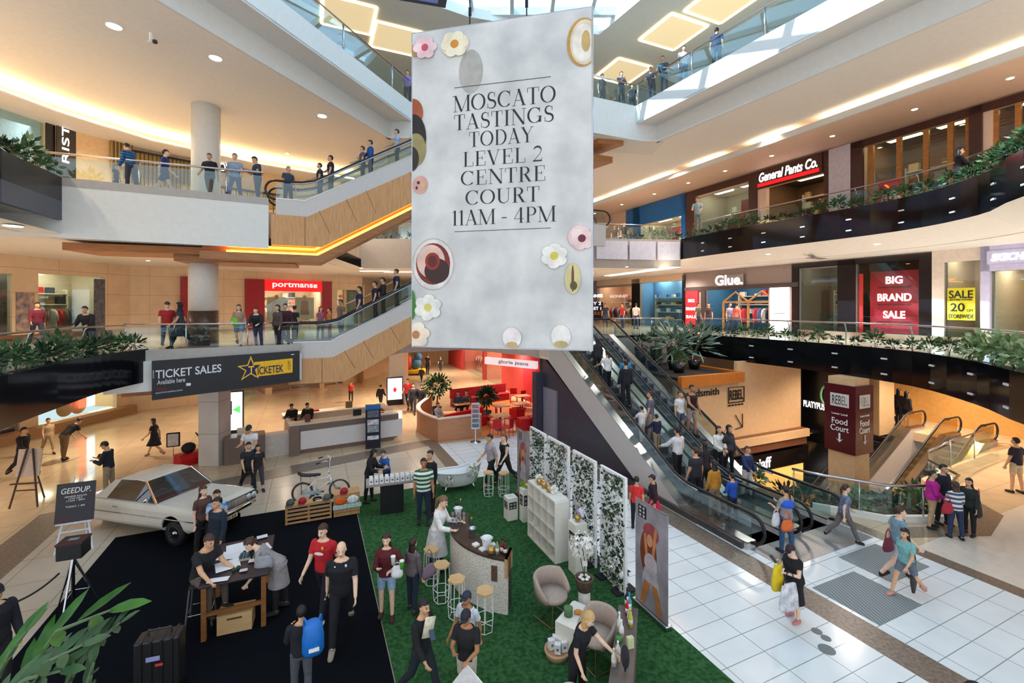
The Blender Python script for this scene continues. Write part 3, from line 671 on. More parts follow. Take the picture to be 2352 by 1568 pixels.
fr_ = MB().abox(9.5, 9.93, 18.6, 19.0, 0, 2.9); st('trim_40', fr_, DW)
# --- pit walls and the lower shop
PW = mat('pit_wall_render', (226, 190, 146), rough=.5, noise=.04)
st('wall_pit', MB().strip([ab(13.3, 14.0), ab(16.75, 14.0)], .35, 2.78, -.15).strip([ab(16.75, 14.0), ab(20.95, 14.0)], .35, C1, -.15), PW)
st('wall_pit_lower', MB().strip([ab(13.3, 14.2), ab(21.6, 14.2)], -4.45, .0, -.1), mat('dark_lower_wall', (34, 26, 24), rough=.4))
st('trim_41', MB().abox(13.3, 21.0, 13.6, 14.1, -.36, .36), mat('brown_ledge', (120, 76, 52), rough=.4)); st('trim_42', MB().abox(13.3, 21.05, 13.5, 13.7, .0, .34), PW)
st('wall_pit_side', MB().abox(13.2, 13.34, 8.3, 14.1, -4.45, -.02), PW)
st('wall_pit_front', MB().strip([ab(*p) for p in ((13.6, 8.4), (14.6, 7.2), (16.2, 6.5), (17.6, 6.8), (19.5, 8.55), (26.2, 9.15))], -4.45, -.01, -.1), PW)
st('wall_platypus', MB().abox(21.6, 21.8, 12.0, 14.2, -.4, C1), mat('black_shop_front', (16, 16, 18), rough=.25)); st('wall_platypus_back', MB().abox(20.2, 26.5, 14.2, 14.35, -4.45, C1), mat('black_shop_front'))

tb0, tb1 = Vector((-11.5, 14.46, 0)), Vector((-7.86, 16.75, 0)); td = tb1-tb0; TWD = td.length
tk = root('ticket_banner', ((tb0.x+tb1.x)/2, (tb0.y+tb1.y)/2, 3.1), 'black TICKET SALES banner across the left gallery edge', 'banner', math.atan2(td.y, td.x)); tk.scale.x = TWD/4.85; TWD = 4.85
MB().xprism([(-TWD/2, -.12), (TWD/2, .12), (TWD/2, 1.24), (-TWD/2, 1.14)], -.02, .02).build('sheet', mat('black_vinyl', (20, 21, 28), rough=.45, noise=.15), tk)
def tkt(s, x, z, w_, h_, m, b=0., sh=0.): text(s, .3, m, 'lettering', tk, Matrix(((1,.0,0,x),(0,0,-1,-.036),(.045,1,0,z),(0,0,0,1))), b, sh, .003, width=w_, height=h_)
tw_ = rgb((222, 224, 232)); tye = rgb((240, 184, 30)); tnv = rgb((26, 34, 84))
tkt('TICKET SALES', -1.32, .74, 2.0, .27, tw_, .02); tkt('Available here', -1.86, .46, .82, .15, tw_, .006); tkt('WESTPOINT', -2.15, .22, .32, .06, rgb((190, 30, 60))); tkt('BLACKTOWN SHOPPING CENTRE', -1.92, .12, .78, .045, tw_)
MB().box(-2.4, -2.36, -.024, -.02, .58, .84).build('slash_mark', rgb((140, 144, 156)), tk); MB().box(-1.42, -1.28, -.024, -.02, .26, .35).build('sticker', tw_, tk); MB().box(2.1, 2.22, -.024, -.02, 1.1, 1.13).build('sticker', tw_, tk)
def tp_(P, y, m, nm): MB().add([(x, y, z+.045*x) for x, z in P], [tuple(range(len(P)))]).build(nm, m, tk)
tp_([(.78, .36), (2.16, .36), (2.16, .88), (.78, .88)], -.024, tye, 'yellow_plate')
star = lambda r1, r2: [(.66+(r1 if k % 2 == 0 else r2)*math.cos(PI/2+PI*k/5)*1.05-.05*(k == 4), .66+(r1 if k % 2 == 0 else r2)*math.sin(PI/2+PI*k/5)) for k in range(10)]
tp_(star(.46, .19), -.028, tye, 'star'); tp_(star(.35, .14), -.032, tnv, 'star_fill')
tkt('T', .68, .64, .2, .3, tye, .03); tkt('ICKETEK', 1.36, .62, .92, .27, tnv, .012); text('.COM', .1, tnv, 'lettering', tk, Matrix(((0, -1, 0, 2.03), (0, 0, -1, -.027), (1, 0, 0, .71), (0, 0, 0, 1))), ext=.003, width=.34, height=.1)
# ---------------------------------------------------------------- shop walls
class Pl:
    def __init__(s, p0, p1): s.p = Vector(p0); d = Vector(p1)-Vector(p0); s.L = d.length; s.d = d/s.L; s.n = Vector((-s.d.y, s.d.x))
    def s_(s, px):
        k = (px-CX)/F; return (s.p.x - k*s.p.y)/(k*s.d.y - s.d.x)
    def z_(s, px, py): return zy(py, s.p.y + s.d.y*s.s_(px))
    def P(s, t, z, o=0): q = s.p + s.d*t + s.n*o; return Vector((q.x, q.y, z))
    def box(s, mb, t0, t1, z0, z1, o0, o1):
        return mb.prism([tuple(s.P(t, 0, o))[:2] for t, o in ((t0,o0),(t1,o0),(t1,o1),(t0,o1))], z0, z1)
    def fr(s, t, z, o=-.02): return frame(s.P(t, z, o), (s.d.x, s.d.y, 0), (0,0,1)) if False else Matrix(((s.d.x, 0, -s.n.x, s.P(t,z,o).x), (s.d.y, 0, -s.n.y, s.P(t,z,o).y), (0, 1, 0, z), (0,0,0,1)))
    def rz(s): return math.atan2(s.d.y, s.d.x)
WN = [0]
def wall(pl, nm, z0, z1, ops, m):
    mb = MB(); t = 0.
    for a, b, zb, zt in sorted(ops):
        if a > t: pl.box(mb, t, a, z0, z1, 0, .25)
        if zt < z1: pl.box(mb, a, b, zt, z1, 0, .25)
        if zb > z0+.01: pl.box(mb, a, b, z0, zb, 0, .25)
        t = max(t, b)
    if t < pl.L: pl.box(mb, t, pl.L, z0, z1, 0, .25)
    st(nm, mb, m)
GARM = []
def garment(c, i):
    b = MB(); r_ = []
    for z, wx, wy in ((0, .05, .05), (-.06, .10, .19), (-.14, .09, .2), (-.45, .09, .18), (-.85, .10, .2)):
        r_.append([(wx*math.cos(a), wy*math.sin(a), z) for a in [2*PI*k/10 for k in range(10)]])
    b.loft(r_)
    for s in (-1, 1): b.tube([(0, s*.17, -.1), (0.01, s*.23, -.35), (.02, s*.24, -.58)], [.05, .055, .045], 7)
    return b
def bay(pl, t0, t1, z0, zt, what, depth=3., wallm=None, light=4., lc=(255, 236, 208), gar=(), glassy=True, no=0, floor=None, n=7):
    """A lit shop behind an opening, stocked."""
    wm = wallm or rgb((220, 206, 188), rough=.6)
    mb = MB(); pl.box(mb, t0-.3, t1+.3, z0-.02, zt+.5, depth, depth+.1); pl.box(mb, t0-.3, t0-.2, z0, zt+.5, .26, depth); pl.box(mb, t1+.2, t1+.3, z0, zt+.5, .26, depth)
    st('wall_shop_interior', mb, wm); st('ceiling_shop', pl.box(MB(), t0-.3, t1+.3, zt+.35, zt+.4, .26, depth), rgb((60, 58, 60)) if what == 'dark' else WARM)
    fm = MB(); k = max(1, int((t1-t0)/1.6))
    for i in range(k):
        c = t0 + (i+.5)*(t1-t0)/k
        tag(pl.box(MB(), c-.6, c+.6, zt+.27, zt+.33, .8, 1.5).build('ceiling_light', glow(lc, light*2.2)), 'bright strip light on the ceiling inside ' + gar[0] if gar else 'bright strip light on a shop ceiling', 'ceiling light', 'strip lights inside ' + (gar[0] if gar else 'shops'))
    if glassy: st('window_%d' % (10+len(bpy.data.objects)), pl.box(MB(), t0, t1, z0+.05, zt, .1, .115), GL)
    if not gar: return
    where, cols = gar[0], gar[1]
    if what == 'clothes':
        for j, (a0, a1, o) in enumerate(((t0+.3, (t0+t1)/2-.15, 1.3), ((t0+t1)/2+.15, t1-.3, 1.5))):
            W = a1-a0
            if W < .55: continue
            r = root('clothes_rack', pl.P((a0+a1)/2, z0, o), 'chrome clothes rack %s inside %s' % (('on the left', 'on the right')[j], where), 'clothes rack', pl.rz())
            MB().tube([(-W/2, 0, 1.4), (W/2, 0, 1.4)], .02).build('rail', STEEL, r)
            for s in (-1, 1): MB().tube([(s*W/2, 0, 0), (s*W/2, 0, 1.4)], .02).build('upright', STEEL, r)
            MB().box(-W/2, W/2, -.2, .2, .02, .05).build('base', STEEL, r)
            m_ = min(n, int(W/.26))
            for i in range(m_):
                c = cols[(i+j) % len(cols)]
                if not GARM: g = garment(c, 0).build('garment', rgb(c), smooth=True); GARM.append(g)
                else: g = GARM[0].copy(); COL.objects.link(g)
                g.material_slots[0].link = 'OBJECT'; g.material_slots[0].material = rgb(c)
                g.location = pl.P(a0 + (i+.6)*W/(m_+.4), z0+1.37, o); g.rotation_euler.z = pl.rz()
                tag(g, 'garment hanging on the %s rack inside %s' % (('left', 'right')[j], where), 'garment', 'garments on the %s rack inside %s' % (('left', 'right')[j], where))
    if what in ('shelves', 'clothes', 'dark'):
        W = (t1-t0)*.82; rows = 4
        r = root('shelf_unit', pl.P((t0+t1)/2, z0, depth-.35), 'wide wall shelving at the back of ' + where, 'shelf', pl.rz())
        for i in range(rows): MB().box(-W/2, W/2, -.02, .3, .5+i*.55, .54+i*.55).build('shelf', rgb((236, 226, 208)), r)
        for s in (-1, 1): MB().box(s*W/2-.02, s*W/2+.02, -.02, .3, 0, 2.4).build('side_panel', rgb((236, 226, 208)), r)
        nb = max(3, int(W/.5))
        for i in range(rows):
            for k_ in range(nb):
                if (i*7+k_*3) % 4 == 0: continue
                c = cols[(i+2*k_) % len(cols)]; w_ = rnd.uniform(.12, .2); h_ = rnd.uniform(.12, .38)
                o = MB().box(-w_, w_, -.1, .12, 0, h_).build('boxed_goods', rgb(c), loc=pl.P((t0+t1)/2 - W/2 + (k_+.5)*W/nb, z0+.54+i*.55, depth-.25), rz=pl.rz(), bev=.02)
                tag(o, 'goods on a back shelf of ' + where, 'goods', 'goods on the back shelves of ' + where)
def panel(pl, name, px0, px1, z0, z1, m, lab, cat, o=-.04, t=.035, parent=None):
    a, b = sorted((pl.s_(px0), pl.s_(px1)))
    r = root(name, pl.P((a+b)/2, z0, o), lab, cat, pl.rz())
    MB().box(-(b-a)/2, (b-a)/2, 0, t, 0, z1-z0).build('board', m, r)
    return r, b-a
def ptext(r, s, x, z, m, size=None, width=None, height=None, bold=0., shear=0., name='lettering'):
    return text(s, size or height or 1., m, name, next((c for c in r.children if c.name.startswith('board')), r), Matrix(((1,0,0,x),(0,0,-1,-.012),(0,1,0,z),(0,0,0,1))), bold, shear, .006, width=width, height=height)
WT = rgb((245, 244, 240), rough=.5); LWT = glow((255, 250, 245), 1.6); INK = rgb((24, 24, 28)); REDP = rgb((206, 24, 40), rough=.4)
# ================= right side, middle level (L2)
R2 = Pl(ab(23.5, 36), ab(23.5, 2)); S = R2.s_
GLUE = mat('taupe_shopfront', (148, 134, 130), rough=.45, noise=.05)
ops = [(S(1372), S(1452), Z2, 7.6), (S(1470), S(1570), Z2, 7.75), (S(1618), S(1765), Z2, 7.25), (S(1836), S(1925), Z2, 7.9), (S(1966), S(2112), Z2+.3, 8.05), (S(2170), S(2254), Z2+.1, 7.8), (S(2276), S(2360), Z2, 7.3)]
wall(R2, 'wall_right', Z2, C2, ops, GLUE)
def cover(pl, nm, px0, px1, z0, z1, m, o0=-.06, o1=.02): a, b = sorted((pl.s_(px0), pl.s_(px1))); return st(nm, pl.box(MB(), a, b, z0, z1, o0, o1), m)
BKF = mat('black_frame', (20, 18, 22), rough=.2)
cover(R2, 'trim_50', 1452, 1470, Z2, 8.1, BKF); cover(R2, 'trim_51', 1568, 1575, Z2, 8.1, BKF); cover(R2, 'trim_52', 1372, 1570, 7.75, 8.25, mat('cream_bulkhead', (222, 196, 170), rough=.5))
cover(R2, 'trim_53', 1820, 1836, Z2, 8.2, BKF); cover(R2, 'trim_54', 1925, 1966, Z2, 8.2, BKF); cover(R2, 'trim_55', 2112, 2142, Z2, 8.2, BKF); cover(R2, 'trim_56', 1836, 2112, 7.95, 8.2, BKF)
cover(R2, 'trim_57', 2142, 2170, Z2, 8.25, mat('cream_pier', (226, 212, 200), rough=.5)); cover(R2, 'trim_58', 2170, 2256, 7.75, 8.25, mat('cream_pier'))
LIL = mat('lilac_white_shopfront', (206, 204, 238), rough=.3); cover(R2, 'trim_59', 2256, 2277, Z2, 8.25, LIL, -.15); cover(R2, 'trim_60', 2256, 2365, 7.3, 8.25, LIL, -.15)
cover(R2, 'trim_61', 1575, 1836, 7.0, 7.25, mat('dark_taupe_band', (56, 46, 46), rough=.4), -.12); cover(R2, 'trim_62', 1612, 1622, Z2, 7.2, mat('dark_taupe_band'), -.1)
cover(R2, 'baseboard_right', 1835, 2255, Z2, Z2+.3, mat('brown_stone_sill', (150, 116, 96), rough=.4), -.08)
bay(R2, *ops[0], 'clothes', gar=('the pale shop nearest the far escalator top', [(200, 60, 90), (230, 230, 230), (40, 40, 60)]), wallm=rgb((236, 190, 160)), lc=(255, 214, 190))
bay(R2, *ops[1], 'shelves', gar=('the sunglasses shop', [(230, 200, 40), (240, 240, 240), (40, 40, 44), (60, 120, 190)]), wallm=rgb((90, 140, 190)), light=9., depth=1.5)
bay(R2, *ops[2], 'clothes', gar=('the shop under the white Glue sign', [(30, 30, 60), (210, 60, 80), (80, 110, 160), (230, 230, 230)]), wallm=rgb((44, 104, 150)), glassy=False, light=5.)
bay(R2, *ops[3], 'clothes', gar=('the dim shop right of the lit pillar', [(60, 60, 66), (200, 200, 200), (30, 30, 40)]), wallm=rgb((120, 104, 90)), light=3.)
bay(R2, *ops[4], 'clothes', depth=2.4, gar=('the window with the big red sale banner', [(220, 220, 224), (50, 50, 70)]), wallm=rgb((70, 62, 60)), light=2.5)
bay(R2, *ops[5], 'shelves', gar=('the glazed shop with the yellow sale poster', [(40, 50, 60), (240, 240, 240), (70, 120, 130)]), wallm=rgb((226, 200, 176)), light=3.)
bay(R2, *ops[6], 'shelves', gar=('the lilac-fronted shoe shop', [(230, 220, 90), (40, 50, 60), (200, 80, 90)]), wallm=rgb((214, 190, 176)), light=4.)
# timber house frame display in the Glue entrance
hf = root('timber_display_frame', R2.P(S(1700), Z2, .7), 'timber display frame with two little gable roofs in the Glue entrance', 'display stand', R2.rz()); W = (S(1765)-S(1618))*.8; OAK = wood('display_timber', (206, 156, 96), (180, 126, 70))
for x in (-.5, 0, .5): MB().box(x*W-.05, x*W+.05, -.05, .05, 0, 1.75).build('post', OAK, hf)
MB().box(-.5*W, .5*W, -.05, .05, 1.72, 1.84).build('beam', OAK, hf)
for x in (-.25, .25):
    MB().tube([((x-.25)*W, 0, 1.8), (x*W, 0, 2.4), ((x+.25)*W, 0, 1.8)], .06, 6).build('gable', OAK, hf)
# signs
r, W = panel(R2, 'shop_sign', 1646, 1712, 7.22, 7.9, GLUE, 'white illuminated Glue sign on a taupe shopfront', 'sign', o=-.16); ptext(r, 'Glue.', 0, .36, glow((250, 244, 255), 1.8), width=W*.96, height=.62, bold=.03)
for p0, p1, z0, z1, l in ((1577, 1605, Z2+.2, 7.0, 'tall narrow red sale panel between the sunglasses shop and Glue'), ):
    r, W = panel(R2, 'sale_sign', p0, p1, z0, z1, glow((226, 24, 34), .7), l, 'sign', o=-.1); H = z1-z0
    for i, s in enumerate(('BIG', 'BRAND', 'SALE')): ptext(r, s, 0, H*(.72-.23*i), LWT, width=W*(.5 if i == 0 else .86), height=.2, bold=.02)
r, W = panel(R2, 'sale_banner', 1994, 2109, Z2+.33, 7.55, mat('red_banner_cloth', (214, 30, 50), rough=.5, noise=.12, scale=1.), 'huge red sale banner hanging in a black framed window', 'banner', o=.16, t=.03); H = 7.3-Z2
for i, s in enumerate(('BIG', 'BRAND', 'SALE')):
    ptext(r, s, 0, H*(.83-.27*i), LWT, width=W*(.34, .68, .44)[i], height=.34, bold=.035); MB().box(-W*.33, W*.33, -.02, 0, H*(.71-.27*i), H*(.71-.27*i)+.05).build('rule', rgb((110, 20, 30)), r)
r, W = panel(R2, 'sale_banner', 1969, 1978, Z2+.33, 7.5, glow((224, 40, 36), .5), 'narrow red strip banner left of the huge red sale banner', 'banner', o=.14, t=.03)
r, W = panel(R2, 'sale_poster', 2174, 2238, R2.z_(2200, 735), R2.z_(2200, 661), rgb((214, 206, 40)), 'yellow storewide sale poster on the shop glass', 'poster', o=.06, t=.02); H = R2.z_(2200, 661)-R2.z_(2200, 735)
for s, z, w, h in (('SALE', .80, .86, .24), ('ENTIRE STORE', .635, .8, .05), ('20', .40, .52, .26), ('STOREWIDE', .12, .9, .12)): ptext(r, s, -W*.12 if s == '20' else 0, H*z, INK, width=W*w, height=H*h, bold=.02)
ptext(r, 'OFF', W*.33, H*.3, INK, width=W*.22, height=H*.08)
r, W = panel(R2, 'shop_sign', 2272, 2362, 7.55, 8.05, LIL, 'white SKECHERS sign on the lilac shopfront', 'sign', o=-.2); ptext(r, 'SKECHERS', .25, .25, glow((255, 255, 255), 1.6), width=W*1.25, height=.27, bold=.035, shear=.25)
r, W = panel(R2, 'light_pillar', 1771, 1815, Z2+.1, 7.15, glow((255, 238, 232), 1.8), 'tall glowing white pillar panel right of the Glue entrance', 'light panel', o=-.1)
for i, s in enumerate(('GLUE', 'WOMEN AND', 'KIDS')): ptext(r, s, 0, 1.75-.22*i, rgb((96, 90, 90)), width=W*(.5, .75, .55)[i], height=.11)
MB().box(-W*.3, W*.3, -.015, -.005, 1.02, 1.06).build('arrow', rgb((96, 90, 90)), r)
r, W = panel(R2, 'promo_board', 1371, 1412, Z2+.4, 6.3, mat('navy_board', (46, 46, 76), rough=.4), 'navy BUY 2 GET 1 FREE promotion board near the far escalator', 'sign', o=-1.2)
for i, s in enumerate(('BUY 2', '& GET 1', 'FREE')): ptext(r, s, 0, 1.35-.42*i, LWT if i < 2 else rgb((240, 150, 60)), width=W*.8, height=.26)
ptext(r, 'HONNEE', 0, 2.0, LWT, width=W*.98, height=.26, bold=.03)
# ================= right side, upper level (L3)
R3 = Pl(ab(22.9, 36), ab(22.9, 1)); S = R3.s_
PK = mat('rose_cream_bulkhead', (236, 204, 180), rough=.6, noise=.02); BRN = mat('dark_brown_timber', (72, 40, 34), rough=.35, noise=.15)
b0_, b1_ = S(1375), S(1455)
ops = [(S(1378), S(1452), Z3, 11.7), (S(1472), S(1567), Z3, 12.1), (S(1600), S(1722), Z3+.1, 13.0), (S(1760), S(1893), Z3, 12.5), (S(1985), S(2228), Z3+.15, 13.2), (S(2280), S(2460), Z3+.15, 13.2)]
wall(R3, 'wall_upper_right', Z3, 13.55, ops, PK)
BLU = mat('blue_shopfront', (20, 104, 178), rough=.35)
for n, (a, b, c, d) in enumerate(((1456, 1472, Z3, 13.5), (1567, 1577, Z3, 13.5), (1440, 1577, 12.1, 13.5))): cover(R3, 'trim_%d' % (70+n), a, b, c, d, BLU, -.1)
for n, (a, b, c, d) in enumerate(((1578, 1600, Z3, 13.5), (1722, 1740, Z3, 13.5), (1895, 1905, Z3, 13.5), (1740, 1895, 12.5, 13.5), (1957, 1985, Z3, 13.5), (2228, 2258, Z3, 13.5), (1957, 2470, 13.2, 13.5), (1600, 1722, 13.1, 13.5))): cover(R3, 'trim_%d' % (75+n), a, b, c, d, BRN, -.1)
cover(R3, 'trim_85', 1906, 1956, Z3, 13.5, mat('pale_lilac_pier', (214, 204, 214), rough=.4), -.1)
bay(R3, *ops[0], 'clothes', gar=('the small blue shop far along the upper gallery', [(40, 50, 90), (230, 230, 230)]), wallm=rgb((40, 110, 170)), n=4)
bay(R3, *ops[1], 'shelves', gar=('the blue-fronted shop upstairs', [(240, 230, 220), (220, 60, 60), (60, 120, 190)]), wallm=rgb((226, 190, 160)), light=6.)
bay(R3, *ops[2], 'clothes', gar=('the brown framed window left of General Pants', [(230, 226, 220), (200, 40, 40), (50, 50, 60)]), wallm=rgb((190, 176, 156)), light=3.)
bay(R3, *ops[3], 'dark', gar=('the General Pants shop', [(200, 170, 130), (120, 30, 30), (220, 210, 200)]), wallm=rgb((110, 84, 64)), glassy=False, light=3.5, lc=(255, 220, 160))
bay(R3, *ops[4], 'dark', gar=('the timber cafe on the upper right', [(180, 110, 60), (220, 200, 170)]), wallm=rgb((120, 90, 66)), light=3.5, lc=(255, 206, 140))
bay(R3, *ops[5], 'dark', gar=('the louvred shop at the right edge', [(150, 80, 50), (200, 170, 130)]), wallm=rgb((130, 76, 56)), light=2.5, lc=(255, 206, 140))
AMB = wood('amber_timber', (196, 134, 62), (164, 100, 44))
cf = root('timber_shopfront', R3.P(S(2105), Z3, .12), 'amber timber posts and louvre blinds framing the cafe windows upstairs', 'shopfront', R3.rz()); c0 = S(2105)
for px in (1998, 2062, 2124, 2180, 2222): MB().box(S(px)-c0-.09, S(px)-c0+.09, -.05, .08, .0, 3.3).build('post', AMB, cf)
for p0, p1 in ((2128, 2178), (2184, 2220)):
    lv = MB()
    for k in range(14): z = 1.35+k*.13; lv.quad((S(p0)-c0, .12, z), (S(p1)-c0, .12, z), (S(p1)-c0, .2, z+.1), (S(p0)-c0, .2, z+.1))
    lv.build('louvre_blind', rgb((150, 84, 60)), cf)
cf = root('timber_shopfront', R3.P(S(2330), Z3, .12), 'amber timber post and louvre blinds at the right edge upstairs', 'shopfront', R3.rz()); c0 = S(2330)
for px in (2284, 2336): MB().box(S(px)-c0-.08, S(px)-c0+.08, -.05, .08, 0, 3.3).build('post', AMB, cf)
lv = MB()
for k in range(16): z = 1.1+k*.13; lv.quad((S(2288)-c0, .12, z), (S(2440)-c0, .12, z), (S(2440)-c0, .2, z+.1), (S(2288)-c0, .2, z+.1))
lv.build('louvre_blind', rgb((150, 84, 60)), cf)
r, W = panel(R3, 'shop_sign', 1740, 1893, 12.55, 13.45, BRN, 'General Pants Co. sign in white letters over a red bar', 'sign', o=-.16); ptext(r, 'General Pants Co.', 0, .52, glow((255, 255, 255), 1.5), width=W*.88, height=.5, bold=.03, shear=.2); MB().box(-W*.46, W*.46, -.03, 0, .02, .2).build('red_bar', glow((240, 16, 24), 1.2), r)
r, W = panel(R3, 'discount_poster', 2026, 2080, Z3+.2, Z3+1.5, rgb((196, 60, 70)), 'red 20 percent poster behind the upper cafe balustrade', 'poster', o=-.3, t=.03); ptext(r, '20%', 0, .55, WT, width=W*.9, height=.6, bold=.03)
r, W = panel(R3, 'discount_poster', 1694, 1716, 11.5, 12.2, rgb((210, 44, 44)), 'small red poster in the window left of General Pants', 'poster', o=.3, t=.03)
r, W = panel(R3, 'discount_poster', 1517, 1546, 11.15, 11.5, glow((220, 40, 40), .6), 'small red sign inside the blue-fronted shop upstairs', 'sign', o=.6, t=.03)
# ================= L3 right soffit by the shops, with the cove lights
c_ = MB(); c_.abox(19.6, 22.9, 0, 36, 13.55, 13.6); st('ceiling_bulkhead', c_, PK)
st('trim_90', MB().abox(19.5, 19.62, 0, 36, 13.52, 13.78), WHITE)
cv = glow((255, 232, 196), 5.)
for i, (b0, b1) in enumerate(((2, 7.4), (8, 12.2), (13.4, 15.6), (17.2, 19.4), (20.8, 27), (27.6, 34))):
    tag(MB().abox(19.66, 19.95, b0, b1, 13.66, 13.7).build('cove_light', cv), 'long glowing cove light in the upper right ceiling, ' + ('nearest the right edge', 'second from the right edge', 'above the cafe posts', 'above the General Pants sign', 'above the blue-fronted shop', 'furthest away beside the hanging banner')[i], 'cove light')
# ================= left side, lower and middle levels
A_ = Pl((-23.2, 8), (-21.5, 25.5)); B_ = Pl((-21.5, 25.5), (-12.5, 34)); Cw = Pl((-12.5, 34), (-10, 47))
S = A_.s_
ops = [(S(-40), S(28), Z2, 7.4), (S(88), S(240), Z2, 7.5)]
wall(A_, 'wall_left', Z2, C2, ops, BEIGE)
bay(A_, *ops[0], 'clothes', gar=('the dark shop at the left edge', [(200, 200, 120), (60, 60, 60)]), wallm=rgb((60, 54, 50)), n=4)
bay(A_, *ops[1], 'clothes', gar=('the left street-wear shop', [(30, 30, 34), (200, 190, 180), (190, 30, 40), (120, 90, 60), (60, 70, 90)]), wallm=rgb((214, 196, 172)), glassy=True, light=7., depth=2.2)
cover(A_, 'baseboard_left', -60, 255, Z2, Z2+.25, rgb((120, 84, 62)), -.06)
r, W = panel(A_, 'graphic_column', 215, 240, Z2+.1, 7.4, mat('grey_graphic', (84, 88, 100), rough=.4, noise=.5, scale=5.), 'grey scribbled graphic strip beside the left street-wear shop window', 'poster')
r, W = panel(A_, 'surf_poster', 36, 78, Z2+.4, 6.6, mat('sandy_poster', (206, 176, 156), rough=.5, noise=.2, scale=3., col2=(70, 76, 110)), 'sandy and blue poster on the pier between the two left shops', 'poster')
S = B_.s_
ops2 = [(S(605), S(738), Z2, 7.0), (S(775), S(832), Z2, 7.2)]
wall(B_, 'wall_left_far', Z2, C2, ops2, BEIGE); wall(Cw, 'wall_corridor', Z2, C2, [], BEIGE)
bay(B_, *ops2[0], 'clothes', gar=('the red-fronted Portmans shop', [(230, 210, 200), (220, 120, 110), (60, 60, 70)]), wallm=rgb((240, 200, 176)), light=7.)
bay(B_, *ops2[1], 'clothes', gar=('the pale shop right of Portmans', [(240, 240, 230), (200, 50, 60)]), wallm=rgb((236, 210, 176)), light=5.)
DR = mat('deep_red_panel', (140, 12, 32), rough=.3)
for n, (a, b) in enumerate(((414, 446), (562, 606), (738, 760))): cover(B_, 'trim_%d' % (100+n), a, b, Z2, 7.75, DR, -.2)
r, W = panel(B_, 'shop_sign', 605, 740, 7.0, 7.75, glow((206, 20, 26), .8), 'red portmans sign over the red-fronted shop', 'sign', o=-.15); ptext(r, 'portmans', -.1, .38, glow((255, 220, 214), 1.6), width=W*.68, height=.42, bold=.01)
for i in range(4): MB().box(W*.33+.13*(i % 2), W*.33+.1+.13*(i % 2), -.03, 0, .28+.13*(i//2), .38+.13*(i//2)).build('logo_square', glow((255, 220, 214), 1.), r)
for px, c, l in ((640, (226, 190, 160), 'tall fashion poster of a long-haired person inside the red-fronted shop, left of two'), (705, (216, 150, 130), 'tall fashion poster of a standing person inside the red-fronted shop, right of two')):
    r, W = panel(B_, 'fashion_poster', px-22, px+22, Z2+.6, 6.6, rgb((244, 226, 206)), l, 'poster', o=.5, t=.03)
    MB().ell((0, -.02, 1.55), (.13, .012, .17)).build('printed_face', rgb((230, 180, 150)), r); MB().xprism([(-.3, .3), (.3, .3), (.22, 1.3), (-.22, 1.3)], -.03, -.01).build('printed_figure', rgb(c), r)
# L1 left
S = A_.s_
opsl = [(S(0), S(45), 0, 2.7), (S(88), S(268), .45, 3.1)]
wall(A_, 'wall_lower_left', 0, C1, opsl, BEIGE)
bay(A_, *opsl[0], 'dark', gar=('the dark red shop at the lower left edge', [(140, 30, 40), (60, 30, 30)]), wallm=rgb((70, 30, 34)), light=1.5)
bay(A_, *opsl[1], 'shelves', gar=('the bright homewares shop under the left gallery', [(240, 240, 230), (60, 90, 60), (200, 160, 110), (230, 230, 230)]), wallm=rgb((236, 214, 170)), light=8.)
st('baseboard_lower_left', A_.box(MB(), 8, 17.5, 0, .45, -.5, .02), rgb((150, 116, 84)))
r, W = panel(A_, 'light_panel', 190, 207, .8, 3.0, glow((255, 96, 66), 2.2), 'glowing orange-red panel in the homewares window', 'light panel', o=.2); r, W = panel(A_, 'light_panel', 207, 226, .8, 3.0, glow((232, 244, 255), 2.6), 'glowing white panel in the homewares window', 'light panel', o=.2)
for i, px in enumerate((170, 200)):
    o = MB().ell((0, 0, .42), (.42, .06, .42), 20).build('round_board', wood('round_board_wood', (206, 160, 110), (186, 136, 84)), loc=A_.P(S(px), .47, .5), smooth=True, rz=A_.rz()); tag(o, 'round wooden board standing in the homewares window, %s of two' % ('left', 'right')[i], 'board')
S = B_.s_
ops3 = [(S(515), S(610), 0, 2.9), (S(625), S(735), 0, 2.9), (S(745), S(832), 0, 2.9)]
wall(B_, 'wall_lower_far', 0, C1, ops3, BEIGE); wall(Cw, 'wall_lower_corridor', 0, C1, [], BEIGE)
bay(B_, *ops3[0], 'clothes', gar=('the yellow shop behind the information desk', [(220, 220, 40), (120, 190, 40)]), wallm=rgb((220, 210, 60)), light=4.)
bay(B_, *ops3[1], 'clothes', gar=('the pink-red shop behind the information desk', [(200, 60, 70), (60, 60, 70), (230, 200, 200)]), wallm=rgb((220, 110, 110)), light=4., lc=(255, 190, 180))
bay(B_, *ops3[2], 'clothes', gar=('the clothes shop at the corridor corner', [(160, 30, 50), (60, 80, 130), (220, 200, 180), (60, 60, 66)]), wallm=rgb((200, 160, 130)), light=3., glassy=False)
